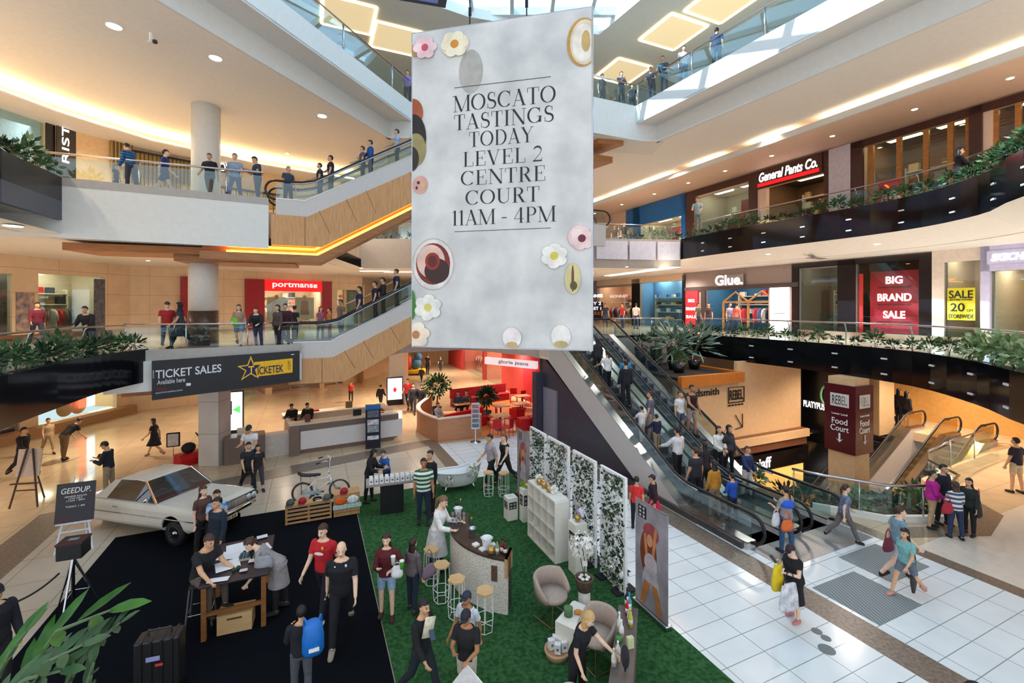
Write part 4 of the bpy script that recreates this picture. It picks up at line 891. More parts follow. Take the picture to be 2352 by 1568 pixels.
# ================= left side, upper level (L3)
U = [(-20.8, 8), (-18.9, 19), (-17.6, 21.6), (-15.2, 24.2), (-10.6, 28), (-9, 36)]
UL = [Pl(U[i], U[i+1]) for i in range(5)]
GOLD = mat('warm_gold_wall', (232, 196, 148), rough=.5)
S = UL[0].s_
op = (S(-60), S(104), Z3, 13.6); wall(UL[0], 'wall_upper_left', Z3, C3, [op], GOLD)
for i in range(1, 5): wall(UL[i], 'wall_upper_left_%s' % 'abcd'[i-1], Z3, C3, [], GOLD)
bay(UL[0], *op, 'shelves', gar=('the white hairdresser at the upper left', [(240, 240, 240), (60, 60, 66)]), wallm=rgb((236, 240, 240)), lc=(240, 248, 255), light=6.)
DKO = mat('dark_olive_panel', (52, 46, 40), rough=.35); cover(UL[0], 'trim_110', 104, 124, Z3, 14.0, BKF, -.05); cover(UL[0], 'trim_111', -60, 124, 13.5, 14.0, DKO, -.05)
r, W = panel(UL[0], 'blade_sign', 124, 168, Z3+1.0, C3, DKO, 'tall dark panel with vertical white letters RIST at the upper left', 'sign', o=-.15); text('RIST', .7, LWT, 'lettering', r, Matrix(((0, -1, 0, -.05), (0, 0, -1, -.02), (1, 0, 0, 1.9), (0, 0, 0, 1))), ext=.006, width=1.6, height=.26)
r, W = panel(UL[0], 'hair_poster', 106, 164, Z3+.15, Z3+1.0, mat('sepia_poster', (222, 200, 178), rough=.5), 'sepia poster of two faces below the dark RIST panel', 'poster', o=-.12)
for s in (-1, 1):
    MB().ell((s*W*.2, -.012, .52), (.26, .012, .26), 12).build('printed_hair', rgb((120, 84, 60)), r); MB().ell((s*W*.2-s*.05, -.02, .48), (.15, .014, .19), 12).build('printed_face', rgb((230, 190, 160)), r)
r = root('lit_window', UL[0].P(S(200), Z3, -.1), 'glowing beauty display window left of the rod sculpture', 'display window', UL[0].rz()); MB().box(-.6, 1.2, 0, .06, .1, 2.2).build('light_box', glow((255, 240, 214), 2.5), r); MB().ell((.3, -.02, 1.1), (.5, .01, .42)).build('printed_face', rgb((226, 196, 130)), r)
# rod sculptures
def rods(pl, p0, p1, zt, zb, n, lab):
    a, b = pl.s_(p0), pl.s_(p1); r = root('rod_sculpture', pl.P((a+b)/2, zb, -.25), lab, 'wall sculpture', pl.rz()); L = (b-a)
    MB().box(-L/2, L/2, .12, .2, 1.0, zt-zb).build('back_panel', mat('brushed_gold', (190, 160, 96), rough=.35, metal=.6), r); MB().box(-L/2, L/2, 0, .12, zt-zb-.08, zt-zb).build('hanging_bar', DSTEEL, r)
    for i in range(n):
        x = -L/2 + (i+.5)*L/n; z = rnd.uniform(.0, 1.0)
        MB().tube([(x, .05, z), (x, .05, zt-zb-.05)], .02, 5).build('rod', rgb((70, 60, 50)) if i % 2 else mat('brushed_gold'), r)
rods(UL[1], 250, 300, UL[1].z_(275, 292), Z3+1.4, 12, 'wall sculpture of hanging dark rods, left panel behind the striped person'); rods(UL[2], 303, 440, 13.3, Z3+1.2, 30, 'long wall sculpture of hanging gold and dark rods left of the round column'); rods(UL[3], 506, 640, 12.3, Z3+.6, 22, 'wall sculpture of hanging rods right of the round column')
r, W = panel(UL[3], 'shop_sign', 500, 535, UL[3].z_(517, 402), UL[3].z_(517, 380), mat('dark_olive_panel'), 'small white OVS sign right of the round column', 'sign', o=-.5); ptext(r, 'OVS', 0, .28, LWT, width=W*.95, height=.42, bold=.02)
# coves of the upper left ceiling
cvp = [(-19.0, 9), (-17.6, 17.5), (-16.4, 20.6), (-13.4, 24.0), (-9.4, 27.0)]
st('ceiling_cove', MB().ring([(p[0]+.1, p[1]-.1) for p in cvp], [(p[0]-2.6, p[1]+.8) for p in cvp], 13.45, 13.5), WARM)
for i in range(4):
    p, q = Vector(cvp[i]), Vector(cvp[i+1]); n = Vector((-(q-p).y, (q-p).x)).normalized()
    tag(MB().prism([tuple(p), tuple(q), tuple(q+n*.4), tuple(p+n*.4)], 13.56, 13.62).build('cove_light', glow((255, 226, 172), 6.)), 'warm cove light strip in the upper left ceiling, ' + ('above the hairdresser', 'above the beauty window', 'above the rod sculpture', 'right of the round column')[i], 'cove light')
# ================= far ends
FAR = rgb((226, 208, 186), rough=.6)
st('wall_far', MB().strip([(-10.2, 47), (2, 48)], 0, C1, .2), FAR); st('wall_far_upper', MB().strip([(-10, 46.5), (9, 46.5)], Z2, C2, .2), FAR); st('wall_far_top', MB().strip([(-10, 45), (9, 45)], Z3, C3, .2), FAR)
st('wall_top_left', MB().strip([(-20, 5), (-13, 20), (-9, 32), (14, 34), (24, 14), (27, 4)], Z4, ZR, .2), FAR)
D_ = Pl((-6.6, 47), (.9, 29)); S = D_.s_
opd = [(S(1062), S(1108), 0, 3.1), (S(1112), S(1152), 0, 3.1)]
wall(D_, 'wall_corridor_right', 0, C1, opd, rgb((190, 60, 60)))
bay(D_, *opd[0], 'clothes', gar=('the blazing red sale shop down the corridor', [(220, 50, 60), (240, 220, 200)]), wallm=rgb((240, 120, 110)), light=8.); bay(D_, *opd[1], 'shelves', gar=('the bright shop beside the cafe', [(240, 220, 150), (240, 240, 230)]), wallm=rgb((250, 220, 160)), light=10.)
st('wall_cafe_back', MB().strip([(.9, 29.2), (2.4, 25.8), (1.8, 21.6)], 0, C1, -.2), rgb((196, 30, 50)))
st('trim_120', MB().prism([(-4.2, 21.2), (-3.1, 19.9), (1.3, 21.9), (.5, 28.6), (-2.2, 30)], 0, .006), mat('cafe_timber_floor', (206, 130, 76), rough=.3, noise=.1))
st('wall_end_right', MB().abox(31, 31.2, -2, 36, -4.5, ZR), FAR)
st('wall_lower_right', MB().strip([ab(29.5, 15.5), ab(29.5, 4)], 0, C1, -.2), mat('honey_wall', (214, 164, 92), rough=.5))
st('column_lower_right', MB().abox(24.0, 25.2, 12.2, 13.2, 0, C1), rgb((190, 160, 120)))
# goldsmith / rebel wall signs
GW = Pl(ab(21.6, 13.84), ab(13.3, 13.84)); S = GW.s_
def wsign(body, px0, px1, py0, py1, lab, bold=.0, boxed=False):
    a, b = sorted((S(px0), S(px1))); c = (a+b)/2; pm = (px0+px1)/2; z1, z0 = GW.z_(pm, py0), GW.z_(pm, py1)
    r = root('wall_sign', GW.P(c, z0, .0), lab, 'sign', GW.rz()+PI); W, H = b-a, z1-z0
    if boxed:
        for x0, x1, za, zb in ((-W/2, W/2, 0, .04), (-W/2, W/2, H*.97, H), (-W/2, -W/2+.04, 0, H), (W/2-.04, W/2, 0, H)): MB().box(x0, x1, -.05, -.03, za, zb).build('border', INK, r)
        for k in range(5): MB().box(-W/2+k*W/5, -W/2+k*W/5+W*.12, -.05, -.03, -.12, -.06).build('underline_dash', INK, r)
    text(body, .5, INK, 'lettering', r, Matrix(((1,0,0,0),(0,0,-1,-.035),(0,1,0,H/2),(0,0,0,1))), bold, ext=.008, width=W*(.82 if boxed else 1), height=H*(.62 if boxed else 1))
wsign('goldsmith', 1570, 1650, 893, 915, 'dark goldsmith lettering on the beige pit wall', .01); wsign('REBEL', 1671, 1708, 888, 924, 'boxed REBEL sign on the beige pit wall', .02, True)
a = (S(1685)+S(1707))/2; r = root('wall_sign', GW.P(a, GW.z_(1700, 983), 0), 'thin dark arrow pointing down to the right on the beige pit wall', 'sign', GW.rz()+PI)
for p, q in (((-.22, .6), (.2, .05)), ((.2, .62), (.2, .03)), ((-.22, .0), (.22, .06))): MB().tube([(p[0], -.04, p[1]), (q[0], -.04, q[1])], .02, 5).build('stroke', INK, r)
r = root('shop_sign', ab(18.5, 14.0)+(-1.35,), 'black shop sign with white letters ending in ff below the beige wall', 'sign', TH); MB().box(-2.2, 3.0, -.16, 0, 0, .75).build('board', BKF, r); text('sanniaff', .6, LWT, 'lettering', r, Matrix(((1,0,0,-.6),(0,0,-1,-.17),(0,1,0,.36),(0,0,0,1))), .02, width=2.0, height=.48)
tag(MB().abox(16.4, 21.2, 13.9, 14.05, -4.0, -1.4).build('lit_shop_window', glow((244, 170, 90), .9)), 'warm lit shop window down in the pit', 'shop window')
b_ = bA(1870, 21.56); r = root('shop_sign', ab(21.56, b_)+(1.15,), 'PLATYPUS shop sign with a green ring logo on black', 'sign', TH - PI/2); text('PLATYPUS', .4, LWT, 'lettering', r, Matrix(((1,0,0,0),(0,0,-1,-.02),(0,1,0,.2),(0,0,0,1))), .02, width=.98, height=.30)
MB().tube([(.62+.3*math.cos(a), -.03, .75+.45*math.sin(a)) for a in [PI*1.9*k/20 for k in range(21)]], .05, 6).build('logo', rgb((110, 170, 130)), r, smooth=True)
# food court pillar
fp = root('sign_pillar', ab(17.05, 9.6)+(-4.45,), 'square pillar wrapped in dark red food court signs', 'pillar', TH); fp['kind'] = 'structure'
MB().box(-.42, .42, -.42, .42, 0, 8.0).build('shaft', mat('pillar_render', (226, 186, 140), rough=.5), fp)
MB().box(-.5, .5, -.5, .5, 5.45, 7.75).build('sign_box', mat('maroon_sign', (84, 18, 26), rough=.2), fp)
for M_ in (Matrix.Identity(4), Matrix.Rotation(-PI/2, 4, 'Z')):
    Q = M_ @ Matrix(((1,0,0,0),(0,0,-1,-.505),(0,1,0,0),(0,0,0,1)))
    def pt(s, z, w, h, m=WT, b=.01): text(s, .3, m, 'lettering', fp, Q @ Matrix.Translation((0, z, 0)), b, width=w, height=h)
    bx = MB(); bx.add([Q @ Vector(p) for p in ((-.3, 7.0, .004), (.3, 7.0, .004), (.3, 7.45, .004), (-.3, 7.45, .004))], [(0,1,2,3)]); bx.build('label_box', rgb((222, 214, 204)), fp)
    pt('REBEL', 7.22, .48, .3, INK); pt('Food', 6.5, .5, .2); pt('Court', 6.26, .58, .2); pt('Lower Level', 6.75, .5, .07); 
    ar = MB(); ar.add([Q @ Vector(p) for p in ((-.03, 5.85, .006), (.03, 5.85, .006), (.03, 6.1, .006), (-.03, 6.1, .006), (-.12, 5.92, .006), (0, 5.78, .006), (.12, 5.92, .006), (0, 5.84, .006))], [(0,1,2,3), (4,5,6,7)]); ar.build('arrow', WT, fp)
# escalators down to the food court: direction of travel downwards is -u, built from their lower ends
GLA = glass('amber_lit_glass', (226, 206, 160), .14)  # warm light on the pit escalator glass is put into its tint
for b0, l in ((9.35, 'near escalator sinking into the pit towards the food court'), (11.9, 'far escalator sinking into the pit behind the maroon pillar')):
    escalator(ab(18.9, b0), u_, -4.1, 0., math.tan(R(30)), l, w=1.5, pre=.6, post=1.2, gm=GLA, cladding=None)
# ---------------------------------------------------------------- the hanging banner
def arc(cx, cy, rx_, ry_, a0, a1, n=18): return [(cx+rx_*math.cos(R(a0+(a1-a0)*i/n)), cy+ry_*math.sin(R(a0+(a1-a0)*i/n))) for i in range(n+1)]
TN, TK_ = .028, .125
def stroke(mb, pts, wf):
    L_, R_ = [], []; n = len(pts)
    for i in range(n):
        p, q = pts[max(0, i-1)], pts[min(n-1, i+1)]; dx, dy = q[0]-p[0], q[1]-p[1]; l = math.hypot(dx, dy) or 1; dx, dy = dx/l, dy/l
        w_ = wf(i/(n-1), abs(dy)) / 2; L_.append((pts[i][0]-dy*w_, pts[i][1]+dx*w_)); R_.append((pts[i][0]+dy*w_, pts[i][1]-dx*w_))
    vs = []; fs = []
    for i in range(n):
        vs += [(*L_[i], 0), (*R_[i], 0)]
        if i: fs.append((2*i-2, 2*i-1, 2*i+1, 2*i))
    mb.add(vs, fs)
NIB = lambda t, dy: TN + (TK_-TN)*dy**1.6
SP = lambda t, dy: TN + (TK_-TN)*math.sin(PI*t)**1.5
def thick(t, dy): return TK_
def thin(t, dy): return TN
def V_(x, y0=0, y1=1, w=thick): return ([(x, y0), (x, y1)], w)
def SF(x, y, h=.15): return ([(x-h, y), (x+h, y)], thin)
def LN(x0, y0, x1, y1, w=thick): return ([(x0, y0), (x1, y1)], w)
Lo, Hi = TN/2, 1-TN/2
GLY = {
 'M': (1.1, [V_(.14, w=thin), LN(.14, 1, .54, 0), LN(.54, 0, .94, 1, thin), V_(.96), SF(.14, Lo, .12), SF(.96, Lo, .16), SF(.06, Hi, .1), SF(1.0, Hi, .12)]),
 'O': (.94, [(arc(.47, .5, .385, .475, 0, 360, 36), NIB)]),
 'S': (.66, [(arc(.33, .745, .2, .24, 40, 270, 14) + arc(.33, .255, .24, .24, 90, -140, 14)[1:], SP), LN(.52, .7, .52, .98, thin), LN(.1, .02, .1, .32, thin)]),
 'C': (.86, [(arc(.46, .5, .38, .475, 42, 318, 30), NIB), LN(.76, .66, .76, .98, thin)]),
 'G': (.94, [(arc(.46, .5, .38, .475, 42, 320, 30), NIB), LN(.76, .66, .76, .98, thin), V_(.78, .05, .42), SF(.76, .42, .15)]),
 'A': (.86, [LN(.12, 0, .42, 1, thin), LN(.4, 1, .72, 0), LN(.2, .32, .6, .32, thin), SF(.12, Lo, .11), SF(.72, Lo, .15)]),
 'T': (.76, [V_(.38), LN(.04, Hi, .72, Hi, thin), LN(.05, 1, .05, .72, thin), LN(.71, 1, .71, .72, thin), SF(.38, Lo)]),
 'I': (.4, [V_(.2), SF(.2, Lo), SF(.2, Hi)]),
 'N': (.96, [V_(.16, w=thin), LN(.16, 1, .8, 0), V_(.8, w=thin), SF(.16, Lo, .12), SF(.1, Hi, .1), SF(.8, Hi, .13)]),
 'D': (.88, [V_(.2), ([(.1, Hi), (.38, Hi)] + arc(.38, .5, .4, .485, 88, -88, 20) + [(.1, Lo)], NIB)]),
 'Y': (.84, [LN(.12, 1, .42, .46), LN(.74, 1, .42, .46, thin), V_(.42, 0, .48), SF(.42, Lo), SF(.12, Hi, .13), SF(.74, Hi, .11)]),
 'L': (.72, [V_(.2), SF(.2, Hi), LN(.06, Lo, .66, Lo, thin), LN(.66, 0, .66, .3, thin)]),
 'E': (.76, [V_(.2), LN(.06, Hi, .66, Hi, thin), LN(.06, Lo, .68, Lo, thin), LN(.2, .52, .5, .52, thin), LN(.65, 1, .65, .74, thin), LN(.68, 0, .68, .28, thin), LN(.5, .4, .5, .64, thin)]),
 'V': (.86, [LN(.12, 1, .44, 0), LN(.42, 0, .72, 1, thin), SF(.12, Hi, .14), SF(.72, Hi, .11)]),
 'R': (.84, [V_(.2), ([(.1, Hi), (.36, Hi)] + arc(.36, .75, .25, .24, 88, -88, 14) + [(.2, .51)], NIB), LN(.42, .5, .68, .02), SF(.2, Lo), SF(.74, Lo, .1)]),
 'P': (.76, [V_(.2), ([(.1, Hi), (.38, Hi)] + arc(.38, .73, .26, .26, 88, -88, 14) + [(.2, .47)], NIB), SF(.2, Lo)]),
 'U': (.9, [V_(.2, .3, 1), (arc(.47, .33, .27, .31, 180, 360, 16), lambda t, dy: TN + (TK_-TN)*max(0, 1-t*1.5)), V_(.74, .33, 1, thin), SF(.2, Hi), SF(.74, Hi, .12)]),
 '2': (.64, [(arc(.32, .74, .22, .24, 165, -20, 14) + [(.46, .5), (.1, .05)], lambda t, dy: TN + .09*math.sin(PI*min(1, t*1.25))), LN(.06, .05, .58, .05, lambda t, d: .09), LN(.57, .03, .57, .24, thin)]),
 '1': (.42, [V_(.24), SF(.24, Lo, .13), LN(.06, .86, .24, .97, thin)]),
 '4': (.7, [V_(.48), LN(.46, 1, .06, .28, thin), LN(.05, .27, .66, .27, thin), SF(.48, Lo, .13)]),
 '-': (.44, [LN(.06, .38, .38, .38, lambda t, d: .06)]), ' ': (.3, [])}
def serif(s, h):
    mb = MB(); x = 0
    for ch in s:
        w_, S_ = GLY[ch]; g = MB()
        for k, (p, f) in enumerate(S_): stroke(g, p, f); g.V = [(a, b, c if c else k*.0002) for a, b, c in g.V]
        mb.add([((v[0]+x)*h*.86, v[1]*h, v[2] + .0002*len(mb.Fc) % .002) for v in g.V], g.Fc); x += w_+.03
    W = x*h*.86; mb.V = [(v[0]-W/2, v[1], v[2]) for v in mb.V]; return mb
bl, br_ = Vector((-2.44, 11.0, 0)), Vector((1.79, 10.0, 0)); bd = (br_-bl); BW = bd.length; bd.normalize(); BZ0, BZ1 = 5.0, 12.62; BH = BZ1-BZ0
ban = root('hanging_banner', ((bl.x+br_.x)/2, (bl.y+br_.y)/2, BZ0), 'huge hanging white marble banner advertising moscato tastings', 'banner', math.atan2(bd.y, bd.x)); ban['kind'] = 'thing'
MB().box(-BW/2, BW/2, .0, .16, 0, BH).build('panel', mat('silver_banner_edge', (190, 194, 206), rough=.25, metal=.5), ban)
mb_ = mat('marble_print', (204, 206, 206), rough=.5, noise=.10, scale=1.1, detail=9., col2=(226, 226, 224)); MB().box(-BW/2+.03, BW/2-.03, -.012, 0, .03, BH-.03).build('marble_print', mb_, ban)
def bq(px, py):  # banner-local x, z of a picture point
    k = (px-CX)/F; t = (k*bl.y-bl.x)/(bd.x-k*bd.y); return t-BW/2, zy(py, bl.y+bd.y*t)-BZ0
DKT = rgb((30, 36, 40), rough=.5)
for s, x0, x1, yc, hh in (('MOSCATO', 1037, 1273, 228, 41), ('TASTINGS', 1041, 1269, 272, 39), ('TODAY', 1077, 1225, 315, 38), ('LEVEL 2', 1063, 1243, 360, 37), ('CENTRE', 1057, 1250, 404, 37), ('COURT', 1068, 1237, 450, 37), ('11AM - 4PM', 1036, 1274, 496, 38)):
    g = serif(s, 1.0); xs = [v[0] for v in g.V]; (xa, _), (xb, _), (xm, zm) = bq(x0, yc), bq(x1, yc), bq((x0+x1)/2, yc)
    k = (xb-xa)/(max(xs)-min(xs)); h = hh*10.4/F*.93; c0 = (max(xs)+min(xs))/2; q = MB()
    q.add([(xm+(v[0]-c0)*k, -.016-v[2], zm+(v[1]-.5)*h) for v in g.V], g.Fc); q.build('lettering', DKT, ban)
for py in (190, 528): x, z = bq(1152, py); MB().box(x-1.15, x+1.15, -.018, -.012, z-.006, z+.006).build('ruled_line', DKT, ban)
def disc(px, py, rx_, rz_, c, dz=.016, n=24, a0=0, a1=360, nm='printed_shape', clip=True):
    x, z = bq(px, py); k = 10.4/F; P = [(x+rx_*k*math.cos(R(a0+(a1-a0)*i/n)), -dz, z+rz_*k*math.sin(R(a0+(a1-a0)*i/n))) for i in range(n)]
    P = [(max(-BW/2+.035, min(BW/2-.035, p[0])), p[1], max(.035, min(BH-.035, p[2]))) for p in P]
    MB().quad(*P[::-1]).build(nm, rgb(c, rough=.45, noise=.14, scale=3.), ban)
L_ = [(995, 607, 55, 63, (196, 176, 168)), (995, 607, 52, 60, (222, 220, 216)), (995, 606, 44, 50, (120, 30, 16)), (990, 600, 36, 40, (226, 190, 176)), (1004, 622, 32, 30, (52, 14, 10)), (994, 600, 19, 21, (150, 40, 18)), (994, 600, 12, 14, (96, 14, 8)),
 (966, 425, 20, 22, (214, 160, 150)), (962, 420, 4, 4, (60, 30, 30)), (972, 428, 5, 4, (200, 190, 80)), (958, 432, 3, 4, (60, 30, 30)),
 (948, 262, 28, 36, (166, 84, 44)), (950, 320, 34, 60, (26, 20, 24)), (955, 345, 28, 40, (150, 140, 90)), (946, 366, 20, 30, (40, 34, 26)),
 (1340, 98, 36, 54, (196, 150, 70)), (1343, 98, 32, 50, (226, 212, 190)), (1340, 100, 24, 42, (240, 232, 220)), (1346, 96, 10, 24, (200, 170, 110)),
 (975, 112, 26, 18, (240, 200, 206)), (985, 122, 12, 8, (214, 70, 90)), (955, 118, 14, 14, (176, 140, 90)), (1046, 104, 36, 27, (240, 232, 214)), (1045, 100, 24, 18, (214, 150, 50)),
 (1272, 590, 24, 18, (240, 240, 236)), (1275, 588, 13, 16, (222, 214, 90)), (1330, 545, 24, 26, (240, 206, 206)), (1337, 550, 12, 17, (110, 30, 60)), (1316, 640, 18, 34, (206, 196, 140)), (1316, 640, 3, 30, (110, 60, 40)), (1318, 656, 8, 10, (90, 76, 40)),
 (985, 706, 30, 22, (238, 240, 236)), (985, 705, 15, 16, (224, 216, 120)), (949, 700, 8, 36, (50, 130, 40)), (958, 770, 26, 30, (240, 214, 190)), (955, 765, 10, 10, (206, 150, 90)),
 (1177, 775, 22, 24, (240, 232, 230)), (1177, 792, 14, 8, (196, 170, 120)), (1289, 772, 22, 26, (240, 236, 232)), (1289, 790, 16, 8, (196, 176, 120))]
for i, (x, y, a, b, c) in enumerate(L_): disc(x, y, a, b, c, .014+.0012*i)
disc(1082, 165, 30, 52, (176, 174, 168), .0125)
def petals(px, py, r, c, cc, n=6):
    for k in range(n): a = 2*PI*k/n+px; disc(px+r*.62*math.cos(a), py+r*.62*math.sin(a), r*.5, r*.42, tuple(min(255, v+(k % 3)*5) for v in c), .060+.0004*k, 12, nm='printed_petal')
    disc(px, py, r*.34, r*.34, cc, .064, 12, nm='printed_flower')
for q in ((1274, 588, 28, (238, 234, 226), (216, 204, 80)), (985, 706, 30, (234, 234, 226), (220, 210, 110)), (1337, 548, 26, (240, 208, 206), (112, 34, 62)), (958, 768, 30, (240, 220, 200), (190, 130, 80)), (978, 112, 26, (238, 200, 206), (206, 80, 100)), (1046, 104, 30, (240, 228, 200), (208, 140, 40))): petals(*q)
for px, l in ((1077, 'left'), (1208, 'right')):
    x, z = bq(px, 60 if l == 'left' else 32); P0 = ban.matrix_basis @ Vector((x, .08, BH)); ch = MB()
    for k in range(34): ch.cb((0, 0, .12+k*.23), (.07 if k % 2 else .03, .03 if k % 2 else .07, .2))
    tag(ch.build('hanging_chain', DSTEEL, loc=P0 + Vector((0, 0, 0))), 'dark hanging chain at the %s of the banner top' % l, 'chain')
# ---------------------------------------------------------------- carpets
BC = mat('black_carpet', (9, 13, 20), rough=.95, noise=.4, scale=60., spec=.1); TG = mat('green_turf', (44, 82, 46), rough=.95, noise=.25, scale=14., bump=.3, col2=(60, 102, 62), spec=.05)
tag(MB().abox(-4.6, 1.22, 2.5, 14.85, .006, .02).build('carpet', BC), 'black carpet under the drawing table in front of the car', 'carpet')
tag(MB().prism([ab(*p) for p in ((1.24, 3), (6.15, 3), (6.15, 7.2), (6.8, 14.9), (1.24, 14.9))], .006, .024).build('carpet', TG), 'bright green turf carpet of the wine bar area', 'carpet')
T0 = .024
# ---------------------------------------------------------------- classic car
car = root('car', (-9.5, 12.45, 0), 'classic white hardtop car with raised front end on show beside the black carpet', 'car', R(-18.6))
CW = mat('cream_white_car_paint', (222, 218, 206), rough=.22, noise=.02, coat=.6); CH = mat('chrome', (220, 222, 226), rough=.08, metal=1.); TY = rgb((14, 14, 15), rough=.6); GLD = glass('car_glass', (120, 140, 150), .12); REDI = rgb((110, 20, 22), rough=.6)
hl, hw = 2.3, .83
def tz(x): return -.07+.24*(x+hl)/(2*hl)      # nose rides high
wx = (1.42, -1.38)
prof = [(-hl, .30)]
def archp(x): return [(x-.40, .22)] + [(x-.40*math.cos(PI*k/12), .30+.36*math.sin(PI*k/12)) for k in range(13)] + [(x+.40, .22)]
bot = [(-hl+.05, .34), (-1.6, .24)] + archp(wx[0]) + [(hl-.12, .34)]
topl = [(hl-.02, .52), (hl, .68), (hl-.02, .80), (hl-.2, .84), (.75, .88), (.5, .89), (-1.3, .88), (-1.7, .86), (-hl+.05, .80), (-hl, .62)]
P = [(x, z+tz(x)) for x, z in bot + topl]
body_ = MB(); n = len(P); rings = []
for y, sc, lo, hi in [(s*q[0],)+q[1:] for s, Q_ in ((-1, ((.83, .975, .44, .72), (.82, .985, .36, .785), (.79, .992, .30, .83), (.72, 1., .2, .865), (.45, 1.008, .2, .90))), (1, ((.45, 1.008, .2, .90), (.72, 1., .2, .865), (.79, .992, .30, .83), (.82, .985, .36, .785), (.83, .975, .44, .72)))) for q in Q_]:
    rings.append([(x*sc, y, tz(x)+max(lo, min(hi, z-tz(x)))) for x, z in P])
body_.loft(rings); body_.build('body', CW, car, bev=.02)
st_ = MB()
for s in (-1, 1): st_.xprism([(-hl+.1, .55+tz(-hl)), (hl-.1, .55+tz(hl)), (hl-.1, .58+tz(hl)), (-hl+.1, .58+tz(-hl))], s*hw-.012, s*hw+.012)
for s in (-1, 1):
    q = MB().xprism([(-hl+.1, .56+tz(-hl)), (hl-.1, .56+tz(hl)), (hl-.1, .585+tz(hl)), (-hl+.1, .585+tz(-hl))], s*hw-.012, s*hw+.012); q.build('side_trim', CH, car)
zb = lambda x: .88+tz(x)
RF = [(-1.0, 1.34), (.12, 1.36)]
ro = MB()
ro.loft([[(x, y, z+tz(x)+.03*(1-(y/.6)**2)) for y in np.linspace(-.60, .60, 7)] + [(x, y, z+tz(x)-.03) for y in np.linspace(.60, -.60, 7)] for x, z in ((-1.05, 1.31), (-.8, 1.36), (-.2, 1.38), (.14, 1.355))]); ro.build('roof', CW, car, smooth=False, bev=.02)
def pill(nm, a, b, w=.05):
    for s in (-1, 1): MB().tube([(a[0], s*a[1], a[2]+tz(a[0])), (b[0], s*b[1], b[2]+tz(b[0]))], w, 6).build(nm, CH if nm == 'windscreen_pillar' else CW, car)
for s in (-1, 1): MB().loft([[(wx[0]-.385*math.cos(PI*k/12), s*y, .30+tz(wx[0])+.345*math.sin(PI*k/12)) for k in range(13)] for y in (.2, .80)], cap=False, closed=False).build('wheel_well', rgb((12, 12, 13)), car)
pill('windscreen_pillar', (.72, .74, .88), (.12, .59, 1.35), .03)
for s in (-1, 1): MB().quad((-1.62, s*.76, .87+tz(-1.6)), (-1.15, s*.76, .87+tz(-1.1)), (-.82, s*.60, 1.33+tz(-.8)), (-1.06, s*.59, 1.32+tz(-1))).build('rear_pillar', CW, car)
for s in (-1, 1): MB().quad((-1.15, s*.75, .88+tz(-1.1)), (.68, s*.75, .88+tz(.7)), (.12, s*.60, 1.34+tz(.1)), (-.82, s*.60, 1.33+tz(-.8))).build('side_window', GLD, car)
MB().quad((.74, -.74, .89+tz(.7)), (.74, .74, .89+tz(.7)), (.14, .58, 1.35+tz(.1)), (.14, -.58, 1.35+tz(.1))).build('windscreen', GLD, car); MB().quad((-1.66, -.72, .88+tz(-1.6)), (-1.66, .72, .88+tz(-1.6)), (-1.06, .58, 1.32+tz(-1)), (-1.06, -.58, 1.32+tz(-1))).build('rear_window', GLD, car)
for x in (-.95, -.1): MB().box(x-.12, x+.12, -.68, .68, .6, 1.12+tz(x)).build('seat', REDI, car, bev=.05)
MB().box(.45, .7, -.7, .7, .80, .95+tz(.5)).build('dashboard', REDI, car)
sw_ = MB().tube([(.32+.06*math.cos(a), -.38+.18*math.sin(a), 1.02+.14*math.cos(a)) for a in [2*PI*k/20 for k in range(20)]], .014, 6, True); sw_.build('steering_wheel', rgb((200, 196, 190)), car)
for x in wx:
    for s in (-1, 1):
        if x < 0: continue
        Mw = Matrix.Rotation(PI/2, 3, 'X'); zc = .325 if x < 0 else .325
        w_ = root('wheel', (x, s*.70, zc), None, None); w_.parent = car
        MB().lathe([(.17, -.09), (.29, -.1), (.325, -.06), (.325, .06), (.29, .1), (.17, .09)], 28, M=Mw, caps=False).build('tyre', TY, w_, smooth=True); MB().lathe([(.02, -.02), (.17, -.02), (.2, -.095), (.2, .095), (.17, .02), (.02, .02)], 24, M=Mw).build('rim', mat('wheel_silver', (190, 192, 196), rough=.3, metal=.5), w_, smooth=True)
        hb = MB().lathe([(.01, -.11), (.05, -.1), (.06, .1), (.01, .11)], 12, M=Mw)
        for k in range(7): hb.cb((0, 0, 0), (.04, .15, .34), Matrix.Rotation(PI*k/7, 3, 'Y'))
        hb.build('hub', CH, w_)
for x, s in ((hl+.03, 1), (-hl-.03, -1)): MB().loft([[(x-s*abs(y)*.10 + .05*math.cos(a)*s, y, .46+tz(x)+.06*math.sin(a)) for a in [2*PI*k/10 for k in range(10)]] for y in np.linspace(-.82, .82, 9)]).build('bumper', CH, car, smooth=True)
gr = MB()
for k in range(30): gr.box(hl-.015, hl+.02, -.5+k*.0345-.008, -.5+k*.0345+.008, .56+tz(hl), .76+tz(hl))
gr.build('grille', CH, car); MB().box(hl-.03, hl+.005, -.8, .8, .55+tz(hl), .78+tz(hl)).build('grille_backing', rgb((60, 62, 66)), car)
My = Matrix.Rotation(PI/2, 3, 'Y')
for y in (-.74, -.585, .585, .74):
    h_ = MB().lathe([(.01, -.02), (.075, -.02), (.082, .02), (.07, .03), (.01, .045)], 18, (hl-.01, y, .67+tz(hl)), My).build('headlight', mat('headlamp_glass', (220, 226, 230), rough=.08, metal=.4), car, smooth=True)
plt = MB().box(hl+.04, hl+.055, -.2, .2, .32+tz(hl), .42+tz(hl)).build('number_plate', rgb((206, 190, 150)), car); text('SSI 64', .1, INK, 'lettering', plt, Matrix(((0,0,1,hl+.058),(1,0,0,0),(0,1,0,.37+tz(hl)),(0,0,0,1))), width=.3, height=.07)
